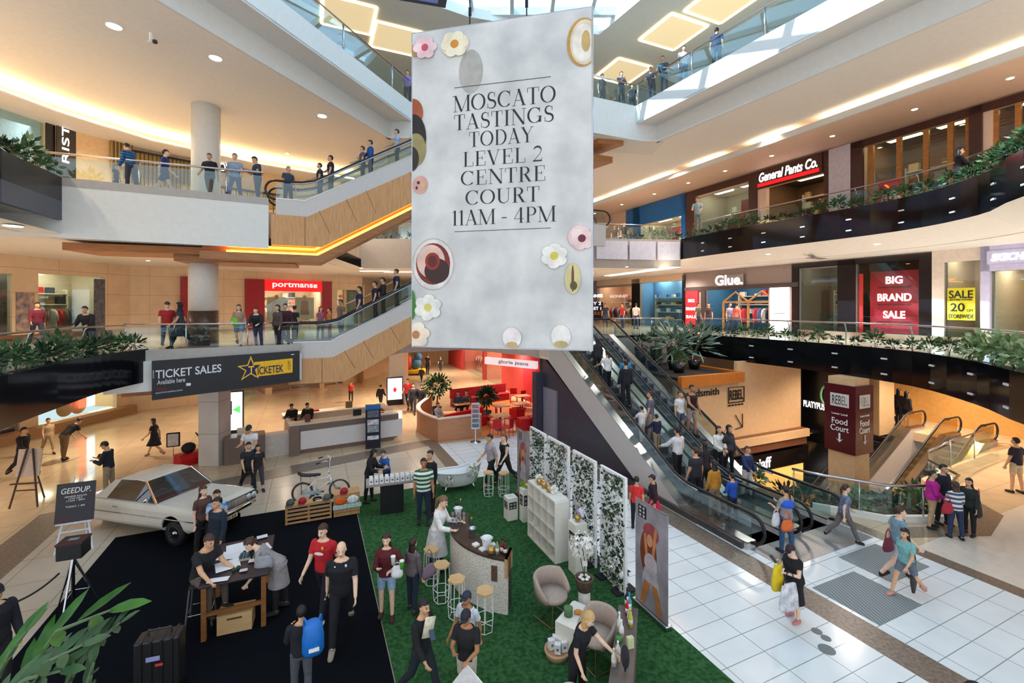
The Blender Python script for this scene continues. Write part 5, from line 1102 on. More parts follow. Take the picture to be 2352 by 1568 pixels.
mi_ = MB().tube([(.55, -.80, .90+tz(.5)), (.55, -.86, .98+tz(.5))], .012).ell((.55, -.88, 1.0+tz(.5)), (.05, .07, .05)); mi_.build('wing_mirror', CH, car, smooth=True)
for s in (-1, 1): MB().box(-.75, -.6, s*hw-.03, s*hw+.03, .72+tz(-.7), .745+tz(-.7)).build('door_handle', CH, car)
MB().box(hl-.5, hl-.2, -.5, .5, .2, .4).build('front_axle', DSTEEL, car)
# ---------------------------------------------------------------- lowrider bicycle
bx, by = G(735, 1147, T0); bk = root('bicycle', (bx, by, .0), 'chrome lowrider bicycle with black banana seat and high handlebars', 'bicycle', R(16))
def wheel_(x, r):
    w_ = root('wheel', (x, 0, r), None, None); w_.parent = bk
    MB().tube([(r*math.cos(a), 0, r*math.sin(a)) for a in [2*PI*k/32 for k in range(32)]], .022, 7, True).build('tyre', rgb((60, 60, 62)), w_, smooth=True); MB().tube([((r-.035)*math.cos(a), 0, (r-.035)*math.sin(a)) for a in [2*PI*k/32 for k in range(32)]], .012, 6, True).build('rim', CH, w_, smooth=True)
    sp = MB()
    for k in range(28): sp.tube([(0, .02*(-1)**k, 0), ((r-.03)*math.cos(2*PI*k/28), 0, (r-.03)*math.sin(2*PI*k/28))], .0025, 3)
    sp.build('spokes', CH, w_); MB().tube([(0, -.05, 0), (0, .05, 0)], .035, 10).build('hub', DSTEEL, w_)
wheel_(-.50, .29); wheel_(.56, .29)
fr = MB()
for p, q in (((-.08, 0, .30), (-.14, 0, .72)), ((-.14, 0, .64), (.30, 0, .70)), ((-.06, 0, .28), (.30, 0, .60)), ((-.5, .05, .29), (-.06, .03, .28)), ((-.5, -.05, .29), (-.06, -.03, .28)), ((-.5, .05, .29), (-.14, .03, .62)), ((-.5, -.05, .29), (-.14, -.03, .62)), ((.28, 0, .55), (.26, 0, .78))): fr.tube([p, q], .018, 8)
fr.build('frame', rgb((236, 236, 238), rough=.2), bk, smooth=True)
fk = MB()
for s in (-1, 1): fk.tube([(.27, s*.03, .72), (.36, s*.06, .52), (.44, s*.06, .36), (.56, s*.05, .29)], .014, 6)
fk.tube([(.22, 0, .45), (.34, 0, .58)], .035, 10); fk.build('fork', CH, bk, smooth=True)
hbm = MB().tube([(.26, 0, .76), (.25, 0, .9)], .016)
for s in (-1, 1): hbm.tube([(.25, 0, .88), (.25, s*.14, .96), (.28, s*.22, 1.22), (.20, s*.25, 1.28), (.02, s*.27, 1.24)], .013, 7)
hbm.build('handlebar', CH, bk, smooth=True)
for s in (-1, 1): MB().tube([(.04, s*.27, 1.244), (-.08, s*.27, 1.215)], .02, 8).build('grip', rgb((24, 24, 26)), bk, smooth=True); MB().tube([(.28, s*.22, 1.2), (.40, s*.3, 1.36)], .006, 5).ell((.42, s*.3, 1.4), (.01, .05, .05)).build('mirror', CH, bk)
sd = MB().loft([[(x, y*w_, z + (.03 if y else .045)) for y in (-1, 0, 1)] + [(x, w_, z-.02), (x, -w_, z-.02)] for x, w_, z in ((-.62, .07, .90), (-.5, .09, .83), (-.3, .08, .80), (-.05, .06, .80), (.02, .03, .80))]); sd.build('banana_seat', rgb((20, 20, 24), rough=.3), bk, smooth=True)
MB().tube([(-.55, .06, .84), (-.52, .06, .3)], .008).tube([(-.55, -.06, .84), (-.52, -.06, .3)], .008).tube([(-.13, 0, .7), (-.15, 0, .8)], .014).build('seat_strut', CH, bk)
fd = MB()
for k in range(16):
    a0, a1 = R(15+k*10), R(25+k*10); fd.quad(*[(-.5+.325*math.cos(a), y, .29+.325*math.sin(a)) for a, y in ((a0, -.035), (a1, -.035), (a1, .035), (a0, .035))])
fd.build('rear_mudguard', CH, bk); MB().lathe([(.01, -.006), (.09, -.006), (.09, .006), (.01, .006)], 20, (-.06, -.06, .28), Matrix.Rotation(PI/2, 3, 'X')).build('chainring', CH, bk); MB().xprism([(-.5, .25), (.04, .22), (.04, .36), (-.5, .33)], -.075, -.065).build('chain_guard', rgb((180, 200, 206), rough=.2), bk)
for s in (-1, 1): MB().tube([(-.06, s*.07, .28), (-.06+s*.12, s*.08, .22)], .009).box(-.10+s*.12, -.02+s*.12, min(s*.08, s*.17), max(s*.08, s*.17), .21, .23).build('pedal', DSTEEL, bk)
MB().tube([(-.2, .07, .28), (-.3, .2, 0)], .01).build('kick_stand', CH, bk)
# ---------------------------------------------------------------- pallets with caps
PAL = wood('pale_pallet_wood', (200, 160, 112), (176, 132, 86), stretch=(6, 6, 1.5))
x0, y0 = G(655, 1208, T0); x1, y1 = G(762, 1190, T0); an = math.atan2(y1-y0, x1-x0); W = math.hypot(x1-x0, y1-y0)
pa = root('wooden_pallet', (x0, y0, T0), 'wide slatted timber pallet standing on edge with caps on top', 'pallet', an); pa.scale.z = .7
for k in range(5): MB().box(0, W, 0, .03, .03+k*.155, .10+k*.155).build('slat', PAL, pa)
for x in (0, W/2-.03, W-.05): MB().box(x, x+.05, .03, .28, 0, .74).build('bearer', PAL, pa)
for k in range(5): MB().box(0, W, .28, .31, .03+k*.155, .10+k*.155).build('slat', PAL, pa)
MB().box(0, W, 0, .31, .72, .75).build('top_board', PAL, pa)
cr = root('wooden_crate', (x1+.03*math.cos(an), y1+.03*math.sin(an), T0), 'timber crate draped with printed cloths beside the wide pallet', 'crate', an); cr.scale.z = .75
for k in range(6): MB().box(.02, .72, 0, .03, .02+k*.135, .135+k*.135).build('slat', PAL, cr)
MB().box(.02, .72, .03, .4, 0, .03).box(.02, .05, .03, .4, .03, .82).box(.69, .72, .03, .4, .03, .82).box(.02, .72, .4, .43, 0, .82).build('crate_body', PAL, cr); MB().box(.02, .72, 0, .43, .82, .84).build('top_board', PAL, cr)
def cap_(loc, c, lab, rz=0.):
    r = root('cap', loc, lab, 'cap', rz, 'caps on the timber pallet'); MB().lathe([(.105, 0), (.108, .05), (.09, .10), (.05, .13), (.01, .14)], 16).build('crown', rgb(c), r, smooth=True)
    MB().loft([[(x*.1, -.09-.09*math.sqrt(max(0, 1-x*x))*k, .012-k*.012+dz) for x in np.linspace(-1, 1, 9)] for k in (0, .5, 1.) for dz in (0,)], cap=False, closed=False).build('brim', rgb(c), r); return r
def pl_(x, y, z): return (pa if z < .8 else cr).matrix_basis @ Vector((x, y, z))
for x, c, l in ((.12, (70, 74, 70), 'dark grey cap at the left end of the timber pallet'), (.42, (150, 16, 36), 'red cap second from the left end of the timber pallet'), (W-.12, (76, 84, 74), 'green-grey cap at the right end of the timber pallet'), (.3, (150, 16, 36), 'red cap on top of the timber crate')):
    q = pl_(x, .12, .84 if 'crate' in l else .75); cap_(q, c, l, an+R(-15))
for x, l in ((.8, 'left'), (1.25, 'right')): 
    q = pl_(x, .15, .752); r = root('beanie_label', q, 'black and white folded band on the pallet, %s of two' % l, 'headband', an+R(15)); MB().lathe([(.12, 0), (.12, .05), (.10, .05), (.10, 0)], 16, caps=False).build('band', rgb((20, 18, 24)), r); MB().box(-.08, .08, -.125, -.12, .01, .04).build('white_patch', WT, r)
for xx, z0, z1, c, l, s in ((.2, .46, .74, (236, 92, 30), 'orange printed cloth draped over the front of the crate', .15), (.53, .46, .76, (226, 230, 226), 'white printed cloth draped over the front of the crate', .16)):
    b = MB().loft([[(xx+s*math.cos(a)*k, -.02-.03*k2, (z0+z1)/2+(z1-z0)/2*math.sin(a)*k) for a in [2*PI*i/20 for i in range(20)]] for k, k2 in ((1, 0), (.97, 1), (.6, 1.2), (.02, 1.3))]); o = b.build('printed_cloth', rgb(c, noise=.25, scale=18.), cr.parent, smooth=True); o.location = cr.location; o.scale.z = .75; o.rotation_euler.z = an; tag(o, l, 'cloth')
o = MB().box(.0, .76, -.05, -.03, .30, .47).build('printed_cloth', mat('teal_print', (230, 232, 230), noise=.1, scale=20., col2=(120, 190, 186)), loc=cr.location, rz=an, bev=.01); o.scale.z = .75; tag(o, 'white and teal printed cloth hanging lowest on the crate', 'cloth')
# ---------------------------------------------------------------- drawing table
tx, ty = G(540, 1452, T0); BO = rgb((44, 36, 44), rough=.4)
tb = root('drawing_table', (tx, ty, T0), 'high timber drawing table with dark top covered in papers', 'table', R(24))
for x in (-.62, .0): pass
tl = [G(430, 1352, 1.02)]
MB().box(-.55, .55, -.12, 1.45, .98, 1.02).build('table_top', BO, tb, bev=.01)
for x, y in ((-.48, 0), (.46, 0), (-.48, 1.35), (.46, 1.35)): MB().box(x-.04, x+.04, y-.04, y+.04, 0, .98).build('leg', wood('honey_timber', (150, 100, 56), (126, 80, 40)), tb)
for y in (0, 1.35): MB().box(-.46, .46, y-.03, y+.03, .42, .48).build('stretcher', wood('honey_timber'), tb)
def onT(x, y, z=1.022): return tb.matrix_basis @ Vector((x, y, z))
for i, (x, y, w_, h_, a, c, l) in enumerate(((-.05, 1.12, .5, .38, 8, (236, 238, 244), 'large white drawing board on the far side of the table'), (-.2, .85, .4, .3, -14, (232, 232, 236), 'loose white sheet beneath the drawing board'), (.3, .88, .42, .3, 20, (226, 226, 232), 'white sheet with a black sketch in the middle of the table'), (-.18, .45, .4, .36, 12, (240, 240, 244), 'blank white sheet in front of the seated artist'), (-.26, -.02, .34, .14, -8, (232, 232, 236), 'white sheet with pencils at the near left corner of the table'), (.3, .42, .26, .12, -4, (236, 236, 240), 'small white card stack by the laptop'), (.12, .12, .13, .09, 0, (206, 200, 206), 'little framed card at the near edge of the table'), (.32, 1.36, .2, .14, 10, (220, 220, 226), 'photo prints at the far right corner of the table'))):
    tag(MB().box(-w_/2, w_/2, -h_/2, h_/2, 0, .012 if i == 0 else .004).build('paper_sheet', rgb(c, noise=.02), loc=onT(x, y, 1.022+.0045*i), rz=R(24+a)), l, 'paper')
tag(MB().tube([(-.09, -.05, .012), (-.05, .06, .012), (0, -.04, .012), (.06, .05, .012), (.1, -.03, .012)], .006, 5).build('ink_sketch', INK, loc=onT(.3, .88, 1.04), rz=R(44)), 'black ink drawing on the middle white sheet', 'drawing')
mk = root('marker_tray', onT(.12, .66), 'tray of coloured marker pens on the table', 'tray', R(24)); MB().box(-.13, .13, -.14, .14, 0, .03).build('tray', rgb((190, 180, 160)), mk)
for k in range(10): MB().tube([(-.115+k*.0255, -.11, .042), (-.115+k*.0255, .11, .042)], .010, 6).build('marker', rgb([(60, 90, 120), (40, 60, 70), (90, 150, 170), (50, 50, 56), (120, 140, 120)][k % 5]), mk)
lp = root('laptop', onT(.42, .6), 'open dark laptop standing on the table edge', 'laptop', R(96)); MB().box(-.16, .16, -.11, .11, 0, .018).build('keyboard', rgb((40, 42, 46)), lp); MB().cb((0, .16, .11), (.32, .015, .24), Matrix.Rotation(R(-15), 3, 'X')).build('screen', rgb((30, 32, 40), rough=.15), lp)
for x, y, l in ((-.05, .2, 'left'), (.02, .24, 'right')): tag(MB().lathe([(.03, 0), (.032, .06), (.02, .065), (.005, .07)], 12).build('ink_pot', rgb((40, 70, 50)), loc=onT(x, y), smooth=True), 'small dark ink pot on the near part of the table, %s of two' % l, 'pot')
wc_ = root('wooden_box', (*G(540, 1448, T0)[:2], T0), 'pale timber wine box on the black carpet under the table', 'box', R(20)); MB().box(-.28, .28, -.05, .28, 0, .33).build('box_body', wood('pale_box_wood', (214, 180, 130), (196, 158, 108)), wc_); MB().box(-.12, .12, -.06, -.05, .25, .28).build('slot_handle', rgb((90, 64, 40)), wc_); MB().box(-.29, .29, -.055, .285, .33, .345).build('lid', wood('pale_box_wood'), wc_)
# high stool of the artist
sx, sy = G(455, 1440, T0); hs = root('high_stool', (sx-.05, sy+.15, T0), 'steel high stool under the seated artist in black', 'stool', R(24))
MB().box(-.17, .17, -.17, .17, .72, .76).build('seat', rgb((40, 40, 44)), hs, bev=.02)
for x in (-1, 1):
    for y in (-1, 1): MB().tube([(x*.15, y*.15, .72), (x*.21, y*.21, 0)], .018).build('leg', rgb((120, 120, 126), metal=.7, rough=.4), hs)
MB().tube([(-.19, -.19, .25), (.19, -.19, .25), (.19, .19, .25), (-.19, .19, .25)], .01, 6, True).build('foot_ring', STEEL, hs)
# ---------------------------------------------------------------- easel signs
def easel(loc, rz, lab, c, h=1.75):
    e = root('easel', loc, lab, 'easel', rz)
    for s in (-1, 1): MB().tube([(s*.36, -.12, 0), (s*.07, .1, h)], .024, 4).build('leg', c, e)
    MB().tube([(0, .62, 0), (0, .12, h-.12)], .022, 4).build('rear_leg', c, e); MB().tube([(-.27, -.06, .5), (.27, -.06, .5)], .022, 4).build('cross_bar', c, e); MB().box(-.34, .34, -.14, -.06, .70, .73).build('ledge', c, e); return e
ex, ey = G(175, 1262, 0); ez = easel((ex, ey, 0), R(24), 'white timber easel carrying the black GEEDUP board', rgb((226, 226, 232)))
b = root('sign_board', ez.matrix_basis @ Vector((0, -.10, .735)), 'black GEEDUP sign board on the white easel', 'sign', R(24)); Mt = Matrix.Rotation(R(-9), 4, 'X')
MB().cb((0, 0, .46), (.74, .02, .92), Mt).build('board', rgb((30, 26, 40), rough=.35), b)
for s, z, w_, h_, c in (('GEEDUP.', .74, .56, .13, WT), ('GRAEME ROUTE', .60, .42, .035, WT), ('LIVE ART', .55, .26, .035, WT), ('11AM - 4PM', .50, .34, .035, WT), ('TODAY, 1 AM', .36, .36, .05, WT), ('WESTPOINT', .07, .2, .04, rgb((180, 40, 60)))):
    text(s, .1, c, 'lettering', b, Mt @ Matrix(((1,0,0,0 if z > .1 else -.2),(0,0,-1,-.014),(0,1,0,z),(0,0,0,1))), .006 if z > .7 else 0, shear=.15 if z > .7 else 0, ext=.002, width=w_, height=h_)
ex, ey = G(62, 1162, 0); e2 = easel((ex, ey, 0), R(10), 'dark thin easel with a pale board seen from behind at the left', rgb((70, 52, 44)), 1.7)
b2 = MB().cb((0, .02, .55), (.62, .02, .8), Matrix.Rotation(R(-9), 4, 'X')).build('display_board', rgb((190, 172, 160)), loc=e2.matrix_basis @ Vector((0, -.03, .74)), rz=R(10)); tag(b2, 'pale board standing on the dark thin easel', 'board')
# ---------------------------------------------------------------- photo booth camera, rope, road case
cx_, cy_ = G(168, 1395, T0); ph = root('photo_printer', (cx_, cy_, T0), 'black boxy camera hood on a silver tripod', 'tripod', R(20))
MB().box(-.2, .2, -.16, .2, 1.02, 1.34).build('hood', rgb((18, 18, 22), rough=.5), ph, bev=.01); MB().box(-.21, .21, -.17, .21, 1.31, 1.345).build('hood_edge', rgb((70, 40, 40)), ph); MB().box(-.08, .08, -.02, .08, 1.345, 1.35).build('label_plate', rgb((120, 140, 146)), ph); MB().tube([(0, 0, .2), (0, 0, 1.02)], .03).build('centre_column', DSTEEL, ph)
for a in (30, 150, 270): MB().tube([(0, 0, 1.0), (.36*math.cos(R(a)), .36*math.sin(R(a)), 0)], [.026, .016]).build('leg', STEEL, ph); MB().tube([(0, 0, .35), (.26*math.cos(R(a)), .26*math.sin(R(a)), .28)], .008).build('brace', STEEL, ph)
rp0, rp1 = Vector((cx_-.25, cy_-.02, .72)), Vector((*G(-60, 1400, .6), .62)); tag(MB().tube([rp0.lerp(rp1, t) - Vector((0, 0, .34*4*t*(1-t)*.6)) for t in [k/14 for k in range(15)]], .018, 8).build('barrier_rope', rgb((24, 20, 22)), smooth=True), 'drooping black barrier rope left of the camera hood', 'rope')
cx_, cy_ = G(368, 1578, T0); RC = rgb((26, 26, 28), rough=.45); rc = root('hard_case', (cx_, cy_, T0), 'black ribbed hard case on the carpet at the bottom', 'case', R(18))
MB().box(-.3, .3, -.15, .15, .03, .84).build('case_body', RC, rc, bev=.03)
for x in (-.2, -.07, .07, .2): MB().box(x-.02, x+.02, -.17, .17, .04, .85).build('rib', RC, rc, bev=.01)
MB().tube([(-.15, 0, .84), (-.15, 0, .92), (.15, 0, .92), (.15, 0, .84)], .016).build('handle', RC, rc)
MB().box(-.12, .06, -.185, -.18, .55, .62).build('sticker', rgb((150, 150, 200)), rc); MB().box(.0, .1, -.185, -.18, .46, .50).build('sticker', rgb((200, 50, 50)), rc)
for x in (-.22, .22): MB().box(x-.03, x+.03, -.16, -.1, 0, .05).build('caster', TY, rc)
# ---------------------------------------------------------------- information desk
dk = root('information_desk', ab(*iab(*G(515, 1070, 0)))+(0,), 'long taupe and white information desk with raised counter', 'desk', R(30)); TP = mat('taupe_laminate', (124, 106, 98), rough=.35, noise=.03)
W1 = 1.35; W2 = 5.0
MB().box(0, W1, 0, .7, 0, 1.0).build('end_block', TP, dk); MB().box(W1, 2.2, .25, .8, 0, .86).build('low_counter', rgb((214, 206, 200)), dk)
MB().box(2.2, 2.55, -.1, .7, 0, 1.12).box(2.2, 6.6, .05, .6, .95, 1.16).box(2.55, 6.4, .1, .6, 0, .14).build('counter_frame', TP, dk); MB().box(2.6, 6.75, -.02, .12, .2, .93).build('white_front', mat('white_laminate', (224, 220, 220), rough=.3, noise=.02), dk)
MB().box(2.2, 6.6, .1, .75, 1.16, 1.2).build('worktop', rgb((236, 226, 208)), dk); MB().box(6.3, 6.7, .6, 3.0, 0, 1.1).box(2.2, 2.5, .7, 3.0, 0, 1.05).build('side_counter', TP, dk); MB().box(2.2, 6.7, 2.8, 3.3, 0, 1.0).build('rear_counter', rgb((222, 206, 184)), dk); MB().box(2.1, 6.8, 2.7, 3.35, 1.0, 1.05).build('rear_worktop', rgb((244, 232, 210)), dk)
def onD(x, y, z): return dk.matrix_basis @ Vector((x, y, z))
for x, y, s, c, l in ((4.9, .5, (.34, .1, .26), (30, 30, 34), 'black monitor back on the information counter, right of the two staff'), (2.9, .4, (.2, .12, .3), (110, 60, 60), 'small dark terminal on the left end of the information counter'), (3.4, 3.0, (.5, .2, .06), (190, 30, 40), 'red tray on the rear information counter'), (5.0, 3.0, (.3, .2, .3), (120, 100, 70), 'brown box on the rear information counter'), (5.9, .45, (.3, .05, .04), (200, 40, 40), 'red bar at the right end of the information counter'), (.6, .3, (.4, .03, .3), (226, 206, 180), 'pale upright board on the end block of the information desk')):
    z = 1.2 if y < 1 else 1.05; z = 1.0 if x < 1 else z; tag(MB().box(-s[0]/2, s[0]/2, -s[1]/2, s[1]/2, 0, s[2]).build('desk_item', rgb(c), loc=onD(x, y, z), rz=R(30), bev=.01), l, 'desk item')
# light box screens and totems
def totem(px, py, hpy, wpx, m, lab, rz=24, name='advertising_screen', z0=0.):
    x, y = G(px, py, 0); h = (py-hpy)*y/F; w_ = wpx*y/F; r = root(name, (x, y, 0), lab, 'advertising sign', R(rz)); MB().box(-w_/2, w_/2, 0, .16, 0, h).build('case', rgb((22, 22, 28), rough=.3), r); MB().box(-w_/2+.05, w_/2-.05, -.01, 0, h*.2, h-.06).build('screen', m, r); return r, w_, h
scr = mat('flower_screen', (236, 220, 230), emit=1.3, noise=.5, scale=5., col2=(120, 90, 130)); r, w_, h = totem(907, 930, 866, 36, scr, 'glowing floral advertising screen by the corridor column'); MB().ell((0, -.012, h*.55), (.1, .008, .14), 10).build('printed_flower', glow((214, 30, 50), 1.), r)
r, w_, h = totem(533, 1010, 898, 46, glow((236, 240, 255), 2.2), 'bright white light box with a green arrow by the left pillar'); MB().xprism([(w_*.35, h*.7), (0, h*.62), (w_*.35, h*.54)], -.03, -.012).build('green_arrow', glow((70, 220, 80), 1.5), r); MB().box(-w_*.35, w_*.0, -.025, -.012, h*.52, h*.8).build('printed_photo', rgb((30, 50, 60)), r)
x, y = G(857, 1030, 0); h = 100*y/F; r = root('leaflet_totem', (x, y, 0), 'tall navy totem with leaflets at the end of the information desk', 'totem', R(20)); w_ = 33*y/F
MB().box(-w_/2, w_/2, 0, .2, 0, h).build('column', rgb((28, 30, 44), rough=.3), r); MB().box(-w_/2, w_/2, -.01, 0, h*.9, h).build('blue_header', rgb((30, 100, 170)), r)
for k, (c, hh) in enumerate((((90, 96, 110), .16), ((200, 190, 196), .12), ((150, 156, 160), .16), ((210, 210, 214), .09))): MB().box(-w_*.38, w_*.38, -.02, 0, h*(.72-.17*k), h*(.72-.17*k+hh)).build('leaflet_panel', rgb(c, noise=.4, scale=14.), r)
x, y = G(1092, 1015, 0); h = 95*y/F; r = root('menu_stand', (x, y, 0), 'chrome menu stand with a sheet of pictures before the cafe', 'menu stand', R(10)); MB().lathe([(.24, 0), (.24, .02), (.03, .04), (.02, h*.5)], 20).build('stand', STEEL, r, smooth=True); MB().box(-.18, .18, -.02, 0, h*.32, h*.95).build('frame', rgb((206, 206, 210)), r)
for k in range(5): MB().box(-.15, .15, -.03, -.02, h*(.36+.115*k), h*(.36+.115*k+.09)).build('menu_picture', rgb((90+20*k, 110, 120), noise=.5, scale=20.), r)
# red vending scooter-like rides by the column
x, y = G(398, 1062, 0); r = root('small_sign', (x, y, 0), 'small black framed sign on a post left of the square column', 'sign', R(24)); MB().tube([(0, 0, 0), (0, 0, .6)], .02).build('post', STEEL, r); MB().box(-.22, .22, -.03, .03, .6, 1.15).build('frame', INK, r, bev=.03); MB().box(-.17, .17, -.04, -.03, .65, 1.1).build('sheet', rgb((206, 196, 190), noise=.2), r)
x, y = G(440, 1062, 0); r = root('ride_on_toy', (x, y, 0), 'red coin ride with black seat beside the square column', 'ride', R(60)); MB().loft([[(a, b*w_, z) for a, b in ((-.5, -.3), (.5, -.3), (.6, 0), (.5, .3), (-.5, .3), (-.6, 0))] for z, w_ in ((.0, 1), (.25, 1.1), (.42, .7))]).build('red_body', rgb((190, 20, 30), rough=.3), r); MB().ell((-.1, 0, .6), (.25, .2, .2)).build('seat', rgb((24, 24, 30)), r, smooth=True); MB().tube([(.35, 0, .4), (.25, 0, .95), (.25, .22, 1.05)], .03).tube([(.25, 0, .95), (.25, -.22, 1.05)], .03).ell((.4, 0, .9), (.1, .16, .2)).build('steering_column', rgb((40, 40, 46)), r, smooth=True)
# ---------------------------------------------------------------- tasting counter with white boxes
x, y = G(900, 1172, T0); tc = root('tasting_counter', (x, y, T0), 'grey topped tasting counter on a black base at the back of the turf', 'counter', R(18)); MB().box(-.32, .32, -.2, .24, 0, .84).build('base', rgb((14, 14, 18)), tc); MB().box(-.72, .72, -.26, .3, .84, .90).build('top', rgb((160, 152, 146), noise=.1), tc)
bxm = rgb((236, 236, 238), rough=.4); first = None
for row in range(2):
    for k in range(9):
        q = tc.matrix_basis @ Vector((-.58+k*.145, -.16+row*.16, .90))
        if first is None:
            first = root('tasting_bag', q, None, 'bag', R(18)); MB().loft([[(-.055, -.04, 0), (.055, -.04, 0), (.055, .04, 0), (-.055, .04, 0)], [(-.05, -.03, .17), (.05, -.03, .17), (.05, .03, .17), (-.05, .03, .17)]]).build('paper_bag', bxm, first); MB().box(-.015, .015, -.048, -.036, .05, .09).build('logo', INK, first); o = first
        else: o = copy_tree(first); o.location = q
        tag(o, 'small white gift bag in the %s row on the grey tasting counter' % ('front', 'back')[row], 'bag', 'white gift bags on the tasting counter, %s row' % ('front', 'back')[row])
# ---------------------------------------------------------------- bathtub with flowers
x, y = G(1052, 1125, T0); bt = root('bathtub', (x, y+.1, T0), 'white slipper bathtub filled with flowers at the back of the turf', 'bathtub', R(22)); EN = mat('white_enamel', (236, 238, 240), rough=.15, noise=.01)
def rim(k, z, w_, e=0.): return [(.78*w_*math.cos(a), .33*w_*math.sin(a), z + (.30*max(0, math.cos(a))**2 + .05*max(0, -math.cos(a)))*k) for a in [2*PI*i/28 for i in range(28)]]
MB().loft([rim(0, .14, .62), rim(0, .2, .78), rim(.5, .42, .93), rim(1, .58, 1.), rim(1, .6, 1.03), rim(1, .61, .99), rim(.6, .42, .88), rim(0, .24, .7)], cap=True).build('tub', EN, bt, smooth=True)
MB().tube([(p[0], p[1], p[2]+.005) for p in rim(1, .6, 1.02)], .025, 8, True).build('rolled_rim', EN, bt, smooth=True)
for sx in (-1, 1):
    for sy in (-1, 1): MB().tube([(sx*.42, sy*.16, .2), (sx*.48, sy*.2, .1), (sx*.46, sy*.22, .0)], [.035, .025, .03]).build('claw_foot', CH, bt, smooth=True)
def blossoms(n, r, seed, c=None, sz=.03):
    q = random.Random(seed); b = MB()
    for i in range(n):
        d = Vector((q.gauss(0, 1), q.gauss(0, 1), q.gauss(0, 1))).normalized(); p = Vector((d.x*r[0], d.y*r[1], d.z*r[2]))*q.uniform(.5, 1)**.5
        n_ = d.orthogonal().normalized(); m_ = d.cross(n_); k = sz*q.uniform(.7, 1.3)
        for j in range(5):
            a = 2*PI*j/5+q.random(); e = n_*math.cos(a)+m_*math.sin(a); f = n_*math.cos(a+.5)+m_*math.sin(a+.5); g = n_*math.cos(a-.5)+m_*math.sin(a-.5)
            b.quad(p, p+g*k*.6+d*k*.2, p+e*k+d*k*.35, p+f*k*.6+d*k*.2)
    return b
def leaves(n, r, seed, L=.07, W=.02, up=.3):
    q = random.Random(seed); b = MB()
    for i in range(n):
        d = Vector((q.gauss(0, 1), q.gauss(0, 1), q.gauss(up, 1))).normalized(); p = Vector((d.x*r[0], d.y*r[1], d.z*r[2]))*q.uniform(.3, 1)
        s_ = d.cross(Vector((q.gauss(0, 1), q.gauss(0, 1), q.gauss(0, 1)))).normalized(); l = L*q.uniform(.7, 1.4); u = (d + Vector((0, 0, q.uniform(-.5, .3)))).normalized(); w_ = W*l/L
        b.quad(p, p+u*l*.4+s_*w_, p+u*l, p+u*l*.4-s_*w_)
    return b
WB = rgb((240, 238, 232), rough=.6, noise=.02); GRN = mat('leaf_green', (50, 96, 44), rough=.45, noise=.4, scale=7.); DGN = mat('deep_leaf_green', (30, 62, 34), rough=.4, noise=.4, scale=7.)
for (px, py, z), s, l in (((1085, 1082, .68), (.22, .16, .2), 'large bunch of white and cream flowers at the right end of the bathtub'), ((1032, 1106, .56), (.13, .1, .14), 'small bunch of white flowers at the left end of the bathtub')):
    o = root('flower_bunch', (*G(px, py, z), z+.02), l, 'flowers'); blossoms(90, s, 3, sz=.035).build('blossoms', WB, o); leaves(60, s, 4).build('leaves', mat('sage_leaf', (120, 134, 90), noise=.3), o)
# ---------------------------------------------------------------- stools
def wire_stool():
    r = root('wire_stool', (0, 0, 0), None, 'stool'); hexa = lambda rr, z: [(rr*math.cos(PI/3*k), rr*math.sin(PI/3*k), z) for k in range(6)]
    MB().prism([p[:2] for p in hexa(.175, 0)], .70, .74).build('seat', wood('stool_seat_wood', (226, 190, 140), (208, 168, 116)), r, bev=.006)
    WM = rgb((236, 236, 238), rough=.35)
    for k in range(6): MB().tube([(.15*math.cos(PI/3*k), .15*math.sin(PI/3*k), .70), (.17*math.cos(PI/3*k), .17*math.sin(PI/3*k), .25), (.15*math.cos(PI/3*k), .15*math.sin(PI/3*k), .01)], .008, 6).build('leg', WM, r)
    for rr, z in ((.172, .25), (.15, .012)): MB().tube(hexa(rr, z), .008, 6, True).build('hoop', WM, r)
    return r
ws = None
for i, (px, py, l) in enumerate(((991, 1262, 'hexagonal wire stool at the bar, nearest the waitress'), (1014, 1297, 'hexagonal wire stool at the bar, second from the waitress'), (1049, 1330, 'hexagonal wire stool at the bar, third from the waitress'), (1114, 1357, 'hexagonal wire stool at the bar, furthest from the waitress'), (1122, 1085, 'wire stool behind the turf, left of the pair beside the bathtub'), (1157, 1086, 'wire stool behind the turf, right of the pair beside the bathtub'))):
    x, y = G(px, py, .74); s = wire_stool() if ws is None else copy_tree(ws); ws = ws or s; s.location = (x, y, T0); tag(s, l, 'stool', 'wire stools'); s.rotation_euler.z = R(10*i)
# ---------------------------------------------------------------- curved bar
bar = root('curved_bar', (0, 0, T0), 'curved white wine bar with a dark brown top on the turf', 'bar')
ctr = Vector((.30, 10.42)); ra, rb = 1.765, 1.30
A0, A1 = R(170), R(257)
arcp = lambda rr, n=20: [(ctr.x+rr*math.cos(A0+(A1-A0)*k/n), ctr.y+rr*math.sin(A0+(A1-A0)*k/n)) for k in range(n+1)]
WBAR = mat('white_textured_bar_front', (216, 210, 200), rough=.7, noise=.25, scale=40., bump=.8)
MB().prism(arcp(ra-.05) + arcp(ra-.12)[::-1], 0, 1.04).build('front', WBAR, bar); MB().prism(arcp(rb+.1)[14:] + arcp(ra-.12)[14:][::-1], 0, 1.04).build('end_cabinet', rgb((60, 56, 50)), bar); MB().prism(arcp(ra-.02) + arcp(rb)[::-1], 1.04, 1.09).build('bar_top', mat('dark_brown_bar_top', (66, 50, 44), rough=.4, noise=.15), bar)
